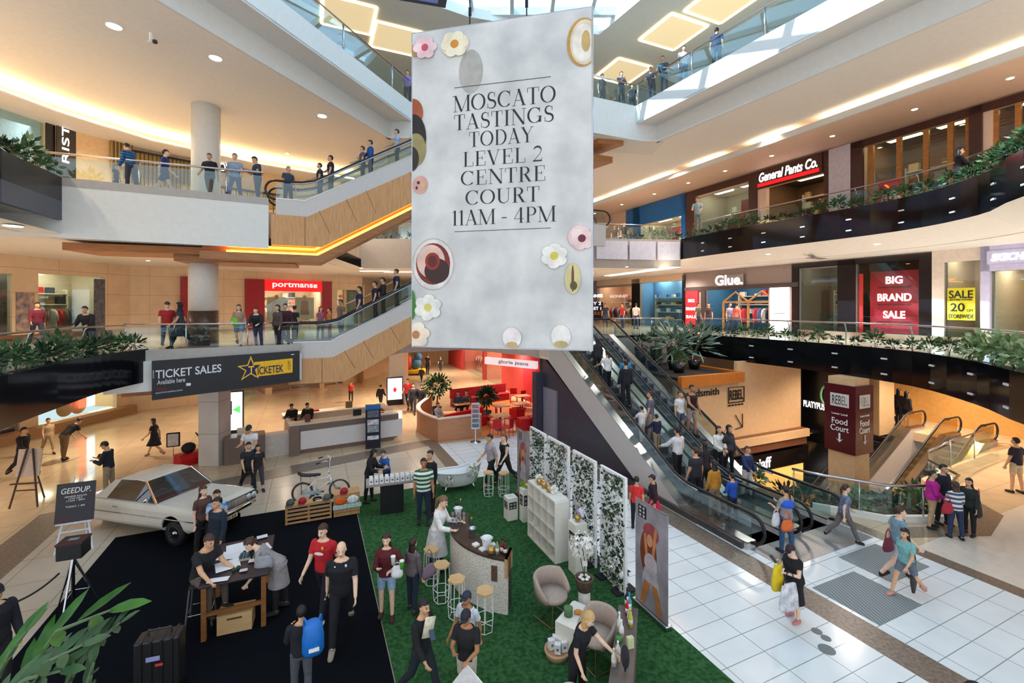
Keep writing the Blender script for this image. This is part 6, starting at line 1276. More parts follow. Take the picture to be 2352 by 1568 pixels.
e0, e1 = arcp(ra-.02)[-1], arcp(rb)[-1]; dx, dy = (e1[0]-e0[0]), (e1[1]-e0[1]); MB().prism([e0, e1, (e1[0]-dy*.12, e1[1]+dx*.12), (e0[0]-dy*.12, e0[1]+dx*.12)], .72, 1.09).build('timber_end', wood('pallet_end', (206, 160, 112), (186, 140, 92)), bar)
qx = arcp(ra-.045)[18]; MB().box(-.06, .06, -.006, 0, .62, .92).build('notice', rgb((90, 64, 50), noise=.4, scale=30.), bar, loc=(qx[0]-.01, qx[1]-.015, 0), rz=A1-.1+PI/2)
def on_bar(px, py, h=1.09+.024): x, y = G(px, py, h); return (x, y, h)
GLS = glass('drinking_glass', (236, 240, 240), .25)
def bottle(c, cap, h=.3):
    r = root('bottle', (0, 0, 0), None, 'bottle'); MB().lathe([(.001, 0), (.038, 0), (.038, h*.55), (.015, h*.72), (.014, h*.95), (.001, h*.95)], 14).build('glass_body', rgb(c, rough=.1), r, smooth=True); MB().lathe([(.016, h*.86), (.016, h), (.001, h)], 12).build('cap', rgb(cap, rough=.3), r, smooth=True); MB().lathe([(.039, h*.18), (.039, h*.42)], 14).build('label', rgb((226, 220, 206)), r, smooth=True); return r
def bucket(loc, c, lab, s=1.):
    r = root('ice_bucket', loc, lab, 'ice bucket'); MB().lathe([(.075*s, 0), (.08*s, .01), (.11*s, .24*s), (.115*s, .25*s), (.105*s, .25*s), (.075*s, .02)], 20).build('bucket', c, r, smooth=True)
    for k in range(10): pass
    MB().tube([(-.11*s, 0, .2*s), (-.13*s, 0, .26*s)], .008).tube([(.11*s, 0, .2*s), (.13*s, 0, .26*s)], .008).build('handle', c, r); return r
bucket(on_bar(1052, 1185), rgb((240, 242, 246), rough=.25), 'white ice bucket holding bottles at the waitress end of the bar', .8); bucket(on_bar(1085, 1232), STEEL, 'silver ice bucket with bottles in the middle of the bar', .75); bucket(on_bar(1118, 1260), rgb((236, 240, 244), rough=.25), 'tall white ice bucket towards the right end of the bar', .95)
for px, py, c, k, l in ((1049, 1178, (30, 40, 30), (40, 40, 40), 'dark bottle in the white ice bucket by the waitress'), (1058, 1180, (40, 60, 40), (190, 160, 80), 'gold topped bottle in the white ice bucket by the waitress'), (1083, 1226, (30, 46, 34), (180, 150, 70), 'bottle in the silver ice bucket on the bar'), (1142, 1272, (120, 150, 110), (30, 30, 30), 'pale green bottle near the right end of the bar'), (1153, 1270, (140, 20, 30), (30, 20, 24), 'red bottle at the right end of the bar'), (1160, 1274, (60, 20, 24), (60, 20, 20), 'small dark red bottle at the very right end of the bar')):
    b = bottle(c, k); q = on_bar(px, py); b.location = (q[0], q[1], q[2]+(.06 if 'bucket' in l else 0)); b['label'] = l
gl0 = None
for i in range(8):
    q = on_bar(1040+(i % 4)*8.5, 1193+(i//4)*11)
    if gl0 is None: gl0 = root('wine_glass', q, None, 'glass'); MB().lathe([(.03, 0), (.03, .004), (.004, .01), (.004, .07), (.03, .1), (.034, .14), (.028, .17)], 12).build('bowl', GLS, gl0, smooth=True); MB().lathe([(.003, .075), (.026, .1), (.029, .115), (.002, .115)], 10).build('wine', rgb((220, 180, 170)), gl0, smooth=True); o = gl0
    else: o = copy_tree(gl0); o.location = q
    tag(o, 'small wine glass in the block of tasting glasses by the waitress', 'glass', 'tasting glasses on the bar')
for px, py, l in ((1093, 1252, 'left'), (1109, 1262, 'right')):
    q = on_bar(px, py); r = root('napkin_stack', q, 'square white napkin stack on the bar, %s of two' % l, 'napkins', R(40)); MB().box(-.06, .06, -.06, .06, 0, .035).build('napkins', WB, r)
tag(blossoms(30, (.06, .06, .05), 8, sz=.03).build('white_flower', WB, loc=Vector(on_bar(1132, 1262))+Vector((0, 0, .09))), 'white flower in front of the tall white ice bucket', 'flower'); 
def vase(loc, lab, c=(196, 156, 84), s=1.):
    r = root('gold_vase', loc, lab, 'vase'); MB().lathe([(.02, 0), (.05*s, .01), (.075*s, .07*s), (.06*s, .13*s), (.03*s, .15*s), (.02*s, .15*s)], 16).build('vase', rgb(c, metal=.7, rough=.25), r, smooth=True); return r
vase(on_bar(1128, 1272), 'gold vase beside the white flower on the bar')
# ---------------------------------------------------------------- lattice flower screens
first = None
LATW = rgb((238, 238, 240), rough=.4)
for i, (b0, b1, l) in enumerate(((7.57, 8.46, 'white lattice flower screen nearest the pull-up banner'), (8.65, 9.62, 'white lattice flower screen behind the pedestal with one gold vase, second nearest'), (9.83, 10.93, 'white lattice flower screen behind the cube shelf, third nearest'), (11.06, 12.0, 'white lattice flower screen furthest away beside the dark wall'))):
    W = b1-b0; H = 2.42; p = ab(5.95, b0); r = root('flower_screen', (*p, T0), l, 'screen', TH+PI/2, 'lattice flower screens')
    for q in ((0, .06, 0, H), (W-.06, W, 0, H)): MB().box(q[0], q[1], -.03, .03, 0, H).build('upright', LATW, r)
    for z in (.02, H-.06): MB().box(.06, W-.06, -.03, .03, z, z+.06).build('cross_rail', LATW, r)
    lt = MB(); k = -H
    while k < W:
        for sg in (1, -1):
            x0, x1 = max(.03, k), min(W-.03, k+H); za, zb2 = x0-k, x1-k
            if x1 > x0:
                if sg < 0: za, zb2 = H-za, H-zb2
                d = .02
                lt.add([(x0, .012*sg, za-d), (x1, .012*sg, zb2-d), (x1, .012*sg, zb2+d), (x0, .012*sg, za+d)], [(0, 1, 2, 3)])
        k += .145
    lt.V = [(v[0], v[1], max(.03, min(H-.03, v[2]))) for v in lt.V]; lt.build('lattice', LATW, r)
    q = random.Random(i); fo, lf = MB(), MB()
    for k in range(900):
        x, z = q.uniform(.05, W-.05), H*q.random()**(1.15)
        if q.random() < (.2 if z > H*.75 and i == 0 else 0): continue
        t = blossoms(1, (.001, .001, .001), q.random(), sz=.036) if k % 2 else leaves(2, (.02, .02, .02), q.random(), .09, .025); y = q.uniform(-.06, .06)
        (fo if k % 2 else lf).add([(v[0]+x, v[1]+y, min(H-.02, max(.02, v[2]+z))) for v in t.V], t.Fc)
    fo.build('blossoms', WB, r); lf.build('leaves', DGN, r)
    for x in (.15, W-.15): MB().box(x-.12, x+.12, -.3, .2, 0, .04).build('foot_plate', rgb((20, 24, 34)), r)
for n, bb in enumerate((8.555, 9.72, 10.99)): tag(MB().abox(6.1, 6.2, bb-.12, bb+.12, T0, 2.0).build('plain_screen', LATW), 'plain white screen in the gap behind two flower screens, ' + ('nearest of three', 'middle of three', 'furthest of three')[n], 'screen')
# pull-up banners
def pullup(b0, b1, lab, far=False):
    W = b1-b0; p = ab(6.02, b0); r = root('pull_up_banner', (*p, T0), lab, 'banner', TH+PI/2)
    MB().box(-.03, W+.03, -.08, .08, 0, .09).build('base_case', STEEL, r, bev=.02); MB().box(0, W, -.006, .006, .09, 2.1).build('printed_sheet', mat('lilac_grey_print', (150, 146, 156), rough=.4, noise=.25, scale=2.), r); MB().tube([(0, 0, 2.1), (W, 0, 2.1)], .014).build('top_rail', STEEL, r)
    for y in (.009,):
        pr = lambda nm, P, c, d=0.: MB().quad(*[(W-x*W, y+d, z) for x, z in P]).build(nm, rgb(c, rough=.45, noise=.2, scale=4.), r)
        E = lambda cx, cz, a, b_, n=18: [(cx+a*math.cos(2*PI*k/n), cz+b_*math.sin(2*PI*k/n)) for k in range(n)]
        pr('printed_hair', E(.42, 1.15, .26, .48), (120, 60, 40)); pr('printed_garland', E(.5, 1.58, .24, .18), (150, 70, 76), .001); pr('printed_arm', [(.28, 1.5), (.36, 1.52), (.42, 1.05), (.34, 1.0)], (196, 130, 90), .002); pr('printed_arm', [(.62, 1.72), (.7, 1.7), (.6, 1.1), (.52, 1.12)], (196, 130, 90), .002)
        pr('printed_face', E(.47, 1.42, .09, .12), (206, 150, 112), .003); pr('printed_top', E(.5, .98, .2, .2), (190, 180, 190), .003); pr('printed_skirt', [(.3, .85), (.68, .85), (.8, .5), (.2, .5)], (170, 168, 178), .002); pr('printed_leg', [(.3, .6), (.5, .6), (.3, .12), (.15, .12)], (190, 124, 74), .003); pr('printed_leg', [(.52, .6), (.7, .6), (.86, .12), (.7, .12)], (190, 124, 74), .003)
        pr('printed_label', [(.1, 1.78), (.36, 1.78), (.36, 2.02), (.1, 2.02)], (30, 28, 34), .004)
        for k in range(6): pr('label_mark', [(x_ + .14+.11*(k % 2), z_ + 1.80+.075*(k//2)) for x_, z_ in ((0, 0), (.06, 0), (.06, .045), (0, .045))], (190, 186, 190), .005)
    return r
pullup(6.45, 7.36, 'pull-up banner with a dancing figure print beside the nearest flower screen'); pullup(12.2, 13.1, 'pull-up banner with a standing figure print behind the furthest flower screen')
# ---------------------------------------------------------------- cube shelf and pedestals
x, y = ab(5.17, 9.18); sh = root('cube_shelf', (x, y, T0), 'white four by four cube shelf unit with gold vases on top', 'shelf', TH+PI/2); W, H, D = 1.42, 1.40, .38; WL_ = mat('white_shelf', (236, 232, 222), rough=.35, noise=.02)
for k in range(5): t = .04 if k in (0, 4) else .02; MB().box(k*W/4-t/2, k*W/4+t/2, -D, 0, 0, H).build('upright', WL_, sh); MB().box(0, W, -D, 0, k*H/4-t/2+.02, k*H/4+t/2+.02).build('shelf_board', WL_, sh)
MB().box(0, W, -D, -D+.01, 0, H).build('back_panel', rgb((226, 220, 204)), sh)
for b, l in ((.55, 'gold vase on the cube shelf, nearest the camera end of three'), (.8, 'gold vase on the cube shelf, middle of three'), (1.05, 'gold vase on the cube shelf, far end of three')): vase(sh.matrix_basis @ Vector((b, -.15, H+.04)), l, s=1.05)
for b, l in ((.42, 'white orchid spray on the near half of the cube shelf'), (1.2, 'white orchid spray on the far half of the cube shelf')): tag(blossoms(26, (.1, .1, .08), 21, sz=.05).build('orchid_spray', WB, loc=sh.matrix_basis @ Vector((b, -.22, H+.14))), l, 'flowers')
def pedestal(b, a, w_, h, lab):
    r = root('pedestal', (*ab(a, b), T0), lab, 'pedestal', TH); MB().box(-w_/2, w_/2, -w_/2, w_/2, 0, h).build('plinth', WL_, r)
    for M_ in (Matrix.Identity(3), Matrix.Rotation(-PI/2, 3, 'Z')):
        MB().add([M_ @ Vector(p) for p in ((-w_*.38, -w_/2-.004, h*.5), (w_*.38, -w_/2-.004, h*.5), (w_*.38, -w_/2-.004, h*.82), (-w_*.38, -w_/2-.004, h*.82))], [(0, 1, 2, 3)]).build('black_label', rgb((30, 26, 30)), r)
        for k in range(4): MB().add([M_ @ Vector(p) for p in [(w_*(-.3+.34*(k % 2))+dx, -w_/2-.007, h*(.54+.14*(k//2))+dz) for dx, dz in ((0, 0), (w_*.24, 0), (w_*.24, h*.08), (0, h*.08))]], [(0, 1, 2, 3)]).build('label_mark', rgb((170, 160, 160)), r)
    return r
pedestal(8.72, 5.5, .3, 1.12, 'tall white pedestal at the near end of the cube shelf'); vase((*ab(5.5, 8.72), T0+1.12), 'gold vase on the tall white pedestal'); tag(blossoms(16, (.08, .08, .05), 30, sz=.05).build('orchid_spray', rgb((224, 220, 240)), loc=(*ab(5.56, 8.68), T0+1.34)), 'pale orchid in the gold vase on the tall pedestal', 'flowers')
x, y = G(1178, 1195, T0); a_, b_ = iab(x, y); pedestal(b_+.15, a_, .3, .62, 'short white pedestal with black labels left of the cube shelf'); pedestal(b_-.12, a_+.32, .24, .9, 'medium white pedestal between the short one and the cube shelf')
tag(blossoms(14, (.05, .05, .05), 33, sz=.05).build('green_flower', rgb((70, 200, 60)), loc=(*ab(a_+.3, b_-.05), T0+.98)), 'bright green flower on the medium white pedestal', 'flowers'); vase((*ab(a_+.36, b_-.16), T0+.9), 'gold vase on the medium white pedestal', s=.9)
tag(MB().box(-.07, .07, -.05, .05, 0, .015).build('price_card', rgb((206, 206, 224)), loc=(*ab(a_, b_+.15), T0+.62), rz=TH), 'small card on the short white pedestal', 'card')
# orchids on the turf
x, y = G(1342, 1385, .15); pt = root('potted_orchid', (x, y, T0), 'large white orchid in a brown pot on the turf by the pedestal', 'potted plant')
MB().lathe([(.11, .38), (.14, .40), (.18, .62), (.19, .64), (.165, .64), (.15, .5)], 20).build('pot', rgb((104, 84, 70), rough=.5, noise=.3), pt, smooth=True); MB().lathe([(.12, 0), (.12, .38)], 16).build('pot_stand', rgb((226, 222, 214)), pt, smooth=True)
for k in range(6): a = k*1.05; MB().ell((.08*math.cos(a), .08*math.sin(a), .64), (.04, .04, .025)).build('white_stone', WB, pt, smooth=True)
MB().tube([(0, 0, .6), (.02, .04, .9), (-.02, .1, 1.15)], .008).tube([(.02, 0, .6), (-.06, .06, .95), (-.12, .1, 1.2)], .008).build('stem', DGN, pt); fl_ = blossoms(110, (.26, .2, .26), 41, sz=.06); fl_.V = [(v[0]-.02, v[1]+.12, v[2]+1.2) for v in fl_.V]; fl_.build('blossoms', WB, pt)
MB().box(-.04, .06, -.01, 0, .86, .96).build('tag_card', rgb((226, 222, 216)), pt)
# tub chairs
def tub(loc, rz, lab):
    r = root('tub_chair', loc, lab, 'armchair', rz, 'taupe tub chairs'); TF = mat('taupe_upholstery', (176, 158, 146), rough=.8, noise=.06, scale=30.)
    MB().lathe([(.02, .38), (.27, .38), (.3, .42), (.29, .47), (.02, .49)], 24).build('seat', TF, r, smooth=True)
    rg = []
    for k in range(21):
        a = R(-30+240*k/20); h = .30*min(1, math.sin(PI*k/20)*1.5+.12); c, s_ = math.cos(a), math.sin(a); rg.append([(.28*c, .28*s_, .42), (.33*c, .33*s_, .40), (.37*c, .37*s_, .46+h), (.345*c, .345*s_, .50+h), (.30*c, .30*s_, .47+h)])
    MB().loft(rg).build('backrest', TF, r, smooth=True); BR_ = rgb((170, 140, 96), metal=.8, rough=.3)
    for s in (-1, 1): MB().tube([(s*.2, -.22, .39), (s*.26, -.26, .02), (s*.26, .24, .02), (s*.2, .2, .39)], .009).build('sled_leg', BR_, r)
    MB().tube([(-.26, -.26, .02), (.26, -.26, .02)], .009).build('front_bar', BR_, r); return r
x, y = G(1268, 1395, .2); tub((x, y, T0), R(40), 'taupe tub chair on the turf facing the low white table'); x, y = G(1385, 1530, .1); tub((x-.05, y+.2, T0), R(-60), 'taupe tub chair behind the blonde attendant')
x, y = G(1325, 1475, .1); lt = root('low_table', (x, y+.1, T0), 'low white table with a black printed front near the tub chair', 'table', R(55)); MB().box(-.36, .3, -.22, .22, 0, .5).build('table_box', WL_, lt); MB().box(-.34, .28, -.228, -.222, .06, .46).build('printed_front', rgb((36, 32, 40), noise=.5, scale=14.), lt); MB().box(.3, .52, -.22, .3, 0, .36).build('side_block', WL_, lt)
def onL(x, y, z=.5): return lt.matrix_basis @ Vector((x, y, z))
tag(MB().lathe([(.075, 0), (.08, .1), (.082, .14), (.07, .145), (.01, .15)], 18).build('candle_jar', rgb((90, 120, 80)), loc=onL(-.1, .1), smooth=True), 'green candle jar with pale lid on the low white table', 'jar'); tag(MB().ell((0, 0, .03), (.08, .06, .03)).build('orange_fruit', rgb((220, 140, 50)), loc=onL(.04, -.02), smooth=True), 'orange slices on the low white table', 'fruit')
x, y = G(1280, 1490, .12); ty_ = root('round_tray', (x, y, T0), 'round pale wooden tray stand full of gift boxes on the turf', 'tray'); MB().lathe([(.2, 0), (.2, .05), (.22, .07), (.22, .11), (.205, .11), (.2, .08)], 24).build('tray', wood('tray_wood', (226, 186, 150), (206, 160, 120)), ty_, smooth=True)
for k, (dx, dy, a) in enumerate(((-.1, .02, 20), (0, -.08, -10), (.06, .06, 50), (.11, -.03, 15), (-.03, .1, 80))): r = root('gift_box', (x+dx, y+dy, T0+.09), 'small white gift box on the round wooden tray', 'gift box', R(a), 'white gift boxes on the round tray'); MB().box(-.05, .05, -.045, .045, 0, .16).build('box', bxm, r); MB().box(-.02, .02, -.047, -.045, .06, .1).build('logo', rgb((110, 120, 140)), r)
# console with cosmetics at the lower right
p0 = Vector(G(1424, 1392, .86)); p1 = Vector(G(1398, 1600, .86)); d = (p1-p0); L = d.length; cs = root('display_console', (*p0, T0), 'narrow weathered timber console covered in bottles, right of the blonde attendant', 'console', math.atan2(d.y, d.x)); CWD = wood('weathered_timber', (112, 98, 92), (88, 76, 72))
MB().box(0, L+.3, -.02, .30, .82, .86).build('console_top', CWD, cs); MB().box(0, .04, 0, .28, 0, .82).build('end_panel', CWD, cs); MB().box(.04, L+.3, .26, .28, 0, .82).build('back_panel', CWD, cs); MB().box(.04, L+.3, 0, .27, .4, .43).build('shelf', CWD, cs)
def onC(t, y=.14, z=.86): return cs.matrix_basis @ Vector((t*L, y, z))
for t, y, c, k, h, l in ((.02, .12, (40, 40, 60), (20, 20, 24), .34, 'black topped dark bottle at the far end of the console'), (.05, .16, (60, 150, 190), (60, 150, 190), .30, 'blue bottle near the far end of the console'), (.12, .14, (200, 40, 50), (220, 220, 220), .30, 'red bottle on the console'), (.2, .18, (200, 196, 190), (240, 240, 240), .28, 'frosted bottle next to the red one on the console'), (.26, .2, (190, 190, 60), (200, 200, 90), .30, 'yellow-green bottle on the console'), (.34, .04, (236, 236, 236), (240, 240, 240), .3, 'white bottle beside the hand of the blonde attendant'), (.4, .08, (240, 240, 240), (236, 236, 236), .26, 'shorter white bottle beside the hand of the blonde attendant'), (.62, .06, (226, 226, 222), (240, 240, 240), .22, 'white jar bottle at the near part of the console'), (.72, .02, (214, 210, 200), (220, 220, 200), .24, 'cream bottle at the near part of the console')):
    b = bottle(c, k, h); b.location = onC(t, y); b['label'] = l
tag(MB().lathe([(.05, 0), (.05, .06), (.04, .065), (.01, .07)], 16).build('cream_jar', rgb((70, 140, 60)), loc=onC(.46, .05), smooth=True), 'green lidded jar under the hand of the blonde attendant', 'jar'); tag(MB().box(-.05, .05, -.03, .03, 0, .16).build('carton', rgb((200, 206, 160)), loc=onC(.5, .22), rz=.3), 'pale green carton on the console', 'carton')
mr = root('makeup_mirror', onC(.75, .18), 'round black backed mirror on the console', 'mirror', R(60)); MB().lathe([(.13, -.01), (.14, 0), (.13, .012)], 24, (0, 0, .2), Matrix.Rotation(R(75), 3, 'X')).build('frame', rgb((24, 18, 30)), mr, smooth=True); MB().tube([(0, 0, 0), (0, 0, .1)], .012).build('stem', DSTEEL, mr)
for x_, y_, l in ((1385, 1620, 'left'), (1425, 1640, 'right')): q = G(x_, y_, .5); o = MB().ell((0, 0, .0), (.16, .14, .18), 12, 8); o.V = [(v[0]*(1+.2*math.sin(9*v[2]*7+v[0]*30)), v[1]*(1+.2*math.cos(60*v[0])), v[2]) for v in o.V]; tag(o.build('plastic_bag', glass('plastic_film', (236, 236, 240), .45, .15), loc=(*q, .19)), 'bulging clear plastic bag under the console, %s of two' % l, 'bag')
x, y = G(1310, 1640, .3); tag(MB().lathe([(.16, 0), (.18, .55), (.16, .6), (.02, .6)], 20).build('bin', rgb((230, 230, 234)), loc=(x, y, T0), smooth=True), 'white cylindrical bin at the feet of the blonde attendant', 'bin')
# ---------------------------------------------------------------- cafe
CAF = wood('cafe_screen_timber', (206, 148, 110), (186, 124, 86), stretch=(.6, .6, 10))
cw = root('cafe_screen', (0, 0, 0), 'low curved timber screen with a pale ledge around the cafe', 'low screen'); cp = crom([(-4.55, 25.0), (-4.75, 22.8), (-4.3, 21.2), (-3.25, 19.85)], 4) + [(-1.4, 20.8)]
MB().strip(cp, 0, 1.0, .14).build('screen', CAF, cw); MB().strip(inset(cp, -.03), 1.0, 1.05, .2).build('ledge', rgb((226, 206, 190)), cw)
RD = rgb((196, 20, 30), rough=.45); tc0 = None; ch0 = None
for i, (px, py, l) in enumerate(((1148, 965, 'cafe table nearest the screen opening'), (1150, 940, 'cafe table second from the screen opening'), (1195, 935, 'cafe table beside the red cube seats'), (1200, 915, 'cafe table at the back of the cafe'), (1030, 960, 'cafe table inside the curved screen'), (1060, 935, 'cafe table by the red bench'))):
    x, y = G(px, py+22, 0)
    if tc0 is None: tc0 = root('cafe_table', (x, y, 0), l, 'table', R(24)); MB().box(-.42, .42, -.35, .35, .70, .74).build('table_top', wood('cafe_top', (226, 180, 130), (206, 156, 104)), tc0); MB().tube([(0, 0, 0), (0, 0, .7)], .04).build('pedestal', DSTEEL, tc0); MB().lathe([(.25, 0), (.25, .02), (.04, .03)], 16).build('foot', DSTEEL, tc0); o = tc0
    else: o = copy_tree(tc0); o.location = (x, y, 0)
    tag(o, l, 'table', 'cafe tables')
for i, (px, py, l) in enumerate(((1138, 985, 'red chair in front of the nearest cafe table, left of two'), (1165, 985, 'red chair in front of the nearest cafe table, right of two'), (1130, 958, 'red chair behind the nearest cafe table'), (1172, 962, 'red chair right of the nearest cafe table'), (1180, 905, 'dark red chair at the back of the cafe, left of two'), (1208, 912, 'dark red chair at the back of the cafe, right of two'))):
    x, y = G(px, py+18, 0)
    if ch0 is None:
        ch0 = root('cafe_chair', (x, y, 0), l, 'chair', R(24)); MB().box(-.22, .22, -.22, .22, .42, .47).build('seat', RD, ch0, bev=.02); MB().box(-.22, .22, -.24, -.20, .42, .86).build('backrest', RD, ch0, bev=.02)
        for sx in (-1, 1):
            for sy in (-1, 1): MB().tube([(sx*.19, sy*.19, .42), (sx*.21, sy*.21, 0)], .018).build('leg', RD, ch0)
        o = ch0
    else: o = copy_tree(ch0); o.location = (x, y, 0); o.rotation_euler.z = R(24+40*i)
    tag(o, l, 'chair', 'red cafe chairs')
for px, py, l in ((1203, 985, 'red cube seat nearest the dark wall door'), (1228, 980, 'red cube seat touching the dark wall'), (1190, 960, 'red cube seat further back in the cafe')): x, y = G(px, py, 0); tag(MB().box(-.28, .28, -.28, .28, 0, .55).build('red_ottoman', RD, loc=(x, y, 0), rz=R(20), bev=.03), l, 'seat')
bn = root('red_bench', (*G(1105, 925, 0), 0), 'long dark red upholstered bench across the cafe', 'bench', R(35)); MB().box(-2, 2, -.25, .25, 0, .45).build('seat', rgb((150, 16, 34)), bn, bev=.03); MB().box(-2, 2, .2, .34, .45, 1.0).build('backrest', rgb((150, 16, 34)), bn, bev=.03); cb_ = root('red_bench', (*G(1075, 985, 0), 0), 'curved red bench back close inside the timber screen', 'bench', R(45)); MB().box(-1.2, 1.2, -.1, .3, .0, .45).build('seat', RD, cb_, bev=.03); MB().box(-1.2, 1.2, .2, .34, .3, .85).build('backrest', RD, cb_, bev=.03)
r = root('cafe_sign', (-.1, 26.6, 2.45), 'slanted white cafe canopy sign against a red wall', 'sign', R(-38)); MB().box(-1.9, 1.9, -.12, .12, 0, .42).build('canopy', glow((236, 226, 232), .5), r); text('gloria jeans', .3, rgb((110, 100, 116)), 'lettering', r, Matrix(((1,0,0,.3),(0,0,-1,-.13),(0,1,0,.22),(0,0,0,1))), .01, width=2.2, height=.26)
for px, py, s, l in ((1003, 955, 1.15, 'big dark potted tree inside the curved cafe screen'), (1117, 965, .85, 'smaller dark potted tree by the cafe menu stand')):
    x, y = G(px, py, 0); r = root('potted_tree', (x, y, 0), l, 'potted tree'); MB().lathe([(.2, 0), (.28, .5), (.24, .5), (.2, .45)], 16).build('pot', rgb((60, 50, 46)), r, smooth=True); MB().tube([(0, 0, .4), (.05, 0, 1.1)], .04).build('trunk', rgb((80, 60, 44)), r)
    q = leaves(420, (.6*s, .6*s, .55*s), 51, .2, .06); q.V = [(v[0], v[1], v[2]+1.25*s+.2) for v in q.V]; q.build('foliage', DGN, r)
x, y = G(955, 858, 0); r = root('toy_ride', (x, y, 0), 'yellow and blue coin ride far down the corridor', 'ride', R(20)); MB().lathe([(.9, .1), (1.0, .2), (.9, .4), (.1, .42)], 20).build('yellow_base', rgb((226, 180, 40)), r, smooth=True); MB().ell((0, 0, .9), (.5, .4, .5)).ell((.2, 0, 1.5), (.35, .35, .35)).build('figure', rgb((60, 110, 160)), r, smooth=True); MB().ell((-.6, 0, 1.0), (.3, .3, .6)).build('figure', rgb((214, 90, 60)), r, smooth=True)
# manhole discs in the white floor
for px, py, s, l in ((1876, 1450, .16, 'small round steel cover in the white floor, furthest of three'), (1897, 1466, .15, 'small round steel cover in the white floor, middle of three'), (1899, 1492, .24, 'larger round steel cover in the white floor, nearest of three')): x, y = G(px, py, 0); tag(MB().lathe([(s*.55, .005), (s*.55, .012), (.01, .013)], 20).build('floor_cover', rgb((130, 136, 136), metal=.3), loc=(x, y, 0)), l, 'floor cover')
# loud objects overhead: hanging screen and CCTV camera
r = root('hanging_screen', (-3.2, 15.5, 16.8), 'dark hanging screen with a blue picture at the top left of the banner', 'screen', R(15)); MB().box(-1.0, 1.0, -.7, .7, 0, .12).build('case', rgb((60, 70, 86)), r); MB().box(-.7, .7, -.5, .5, -.02, 0).build('picture', mat('blue_picture', (110, 130, 200), noise=.6, scale=3., col2=(30, 40, 60), emit=.3), r); MB().tube([(0, 0, .1), (0, 0, 4)], .03).build('hanger', DSTEEL, r)
r = root('security_camera', (-10.6, 13.3, C3), 'small white security camera under the left upper ceiling', 'camera', R(-35)); MB().tube([(0, 0, 0), (0, 0, -.2)], .05).build('mount', WT, r); MB().tube([(-.1, 0, -.2), (.28, 0, -.34)], .06, 10).build('camera_body', rgb((200, 200, 204)), r, smooth=True); MB().tube([(.28, 0, -.34), (.33, 0, -.36)], .062, 10).build('lens_hood', rgb((60, 60, 64)), r, smooth=True)
# ---------------------------------------------------------------- people
K = (26, 26, 30); NV = (30, 36, 60); KH = (150, 130, 100); JN = (50, 66, 100); WH = (232, 230, 226); GY = (128, 128, 132); BH = (26, 20, 18); BR2 = (66, 40, 26)
TIE = mat('tie_dye', (60, 120, 190), noise=.4, scale=9., col2=(170, 200, 230)); BLS = bands('blue_stripes', (20, 110, 170), (20, 40, 80), 11.); GRS = bands('green_white_stripes', (238, 238, 226), (20, 96, 70), 9.); NWS = bands('navy_white_stripes', (60, 84, 120), (232, 228, 220), 7.5)
FLO = mat('floral_cloth', (150, 170, 200), noise=.4, scale=12., col2=(90, 90, 120))
T0_ = T0
# on the carpets and around the stands
pp(465, 1440, 1232, T0+.31, 70, 'sitwrite', ('tee', K), ('pants', (92, 84, 76)), ('short', (60, 40, 34)), 'person in a black t-shirt seated on the high stool drawing at the table', W=G(462, 1432, T0), h=1.78, fat=.12)
pp(640, 1402, 1212, T0, -75, 'bend', ('dress', (150, 146, 148), .52), ('pants', K), ('bun', BR2), 'person in a long grey dress bending over a bag at the table', fem=True, skin=0, h=1.72)
P1_ = pp(745, 1413, 1196, T0, -10, 'walk', ('tee', (190, 30, 40)), ('pants', (22, 24, 34)), ('short', BR2), 'person in a red football shirt walking on the black carpet', shoes=(220, 220, 226), skin=0)
P2_ = pp(785, 1470, 1234, T0, 15, 'stride', ('polo', (20, 22, 30)), ('pants', (18, 20, 26)), ('bald', K), 'bald person in a black polo shirt walking in front of the red football shirt', shoes=(150, 140, 124), skin=0, fat=.15)
pp(692, 1610, 1392, T0, 205, 'hold', ('jacket', (24, 28, 36)), ('pants', (80, 84, 92)), ('short', BH), 'person in a dark jacket wearing a bright blue backpack at the bottom', skin=1)
pp(490, 1330, 1148, T0, -20, 'stand', ('long', (24, 40, 56)), ('pants', (40, 38, 36)), ('short', BH), 'person in a dark navy jumper behind the drawing table', W=G(500, 1322, T0), h=1.74)
pp(492, 1285, 1118, T0, 40, 'hands', ('tee', TIE), ('pants', JN), ('short', BH), 'person in a blue tie-dye t-shirt in front of the car bonnet', fem=True, h=1.62, W=G(498, 1282, T0))
pp(470, 1280, 1112, T0, 70, 'stand', ('tee', (90, 60, 54)), ('pants', K), ('long', BR2), 'long brown haired person leaning behind the blue tie-dye t-shirt by the car', fem=True, skin=0, h=1.64, W=G(466, 1272, T0))
pp(888, 1418, 1225, T0, 5, 'hip', ('long', (92, 26, 36)), ('shorts', (150, 176, 206)), ('long', (52, 26, 24)), 'person in a burgundy top and denim shorts holding a drink on the turf', fem=True, skin=0, shoes=(70, 40, 44))
pp(948, 1402, 1237, T0, 150, 'bag', ('long', (104, 92, 98)), ('pants', (28, 38, 58)), ('long', (40, 26, 28)), 'long haired person in a grey top with a shoulder bag seen from behind', fem=True)
P3_ = pp(968, 1606, 1368, T0, 60, 'walk', ('long', (20, 22, 26)), ('pants', (26, 36, 44)), ('short', BH), 'person in a black jumper with a white print walking right at the bottom', skin=1)
pp(1075, 1550, 1352, T0, -30, 'walk', ('tee', (206, 216, 226)), ('pants', (40, 44, 54)), ('cap', (36, 48, 70)), 'person in a pale t-shirt and dark cap near the last bar stool', skin=2)
pp(1072, 1625, 1398, T0, -15, 'carry', ('tee', (24, 24, 28)), ('shorts', (196, 186, 170)), ('cap', (30, 32, 44)), 'person in a black t-shirt carrying a white board at the bottom', skin=2)
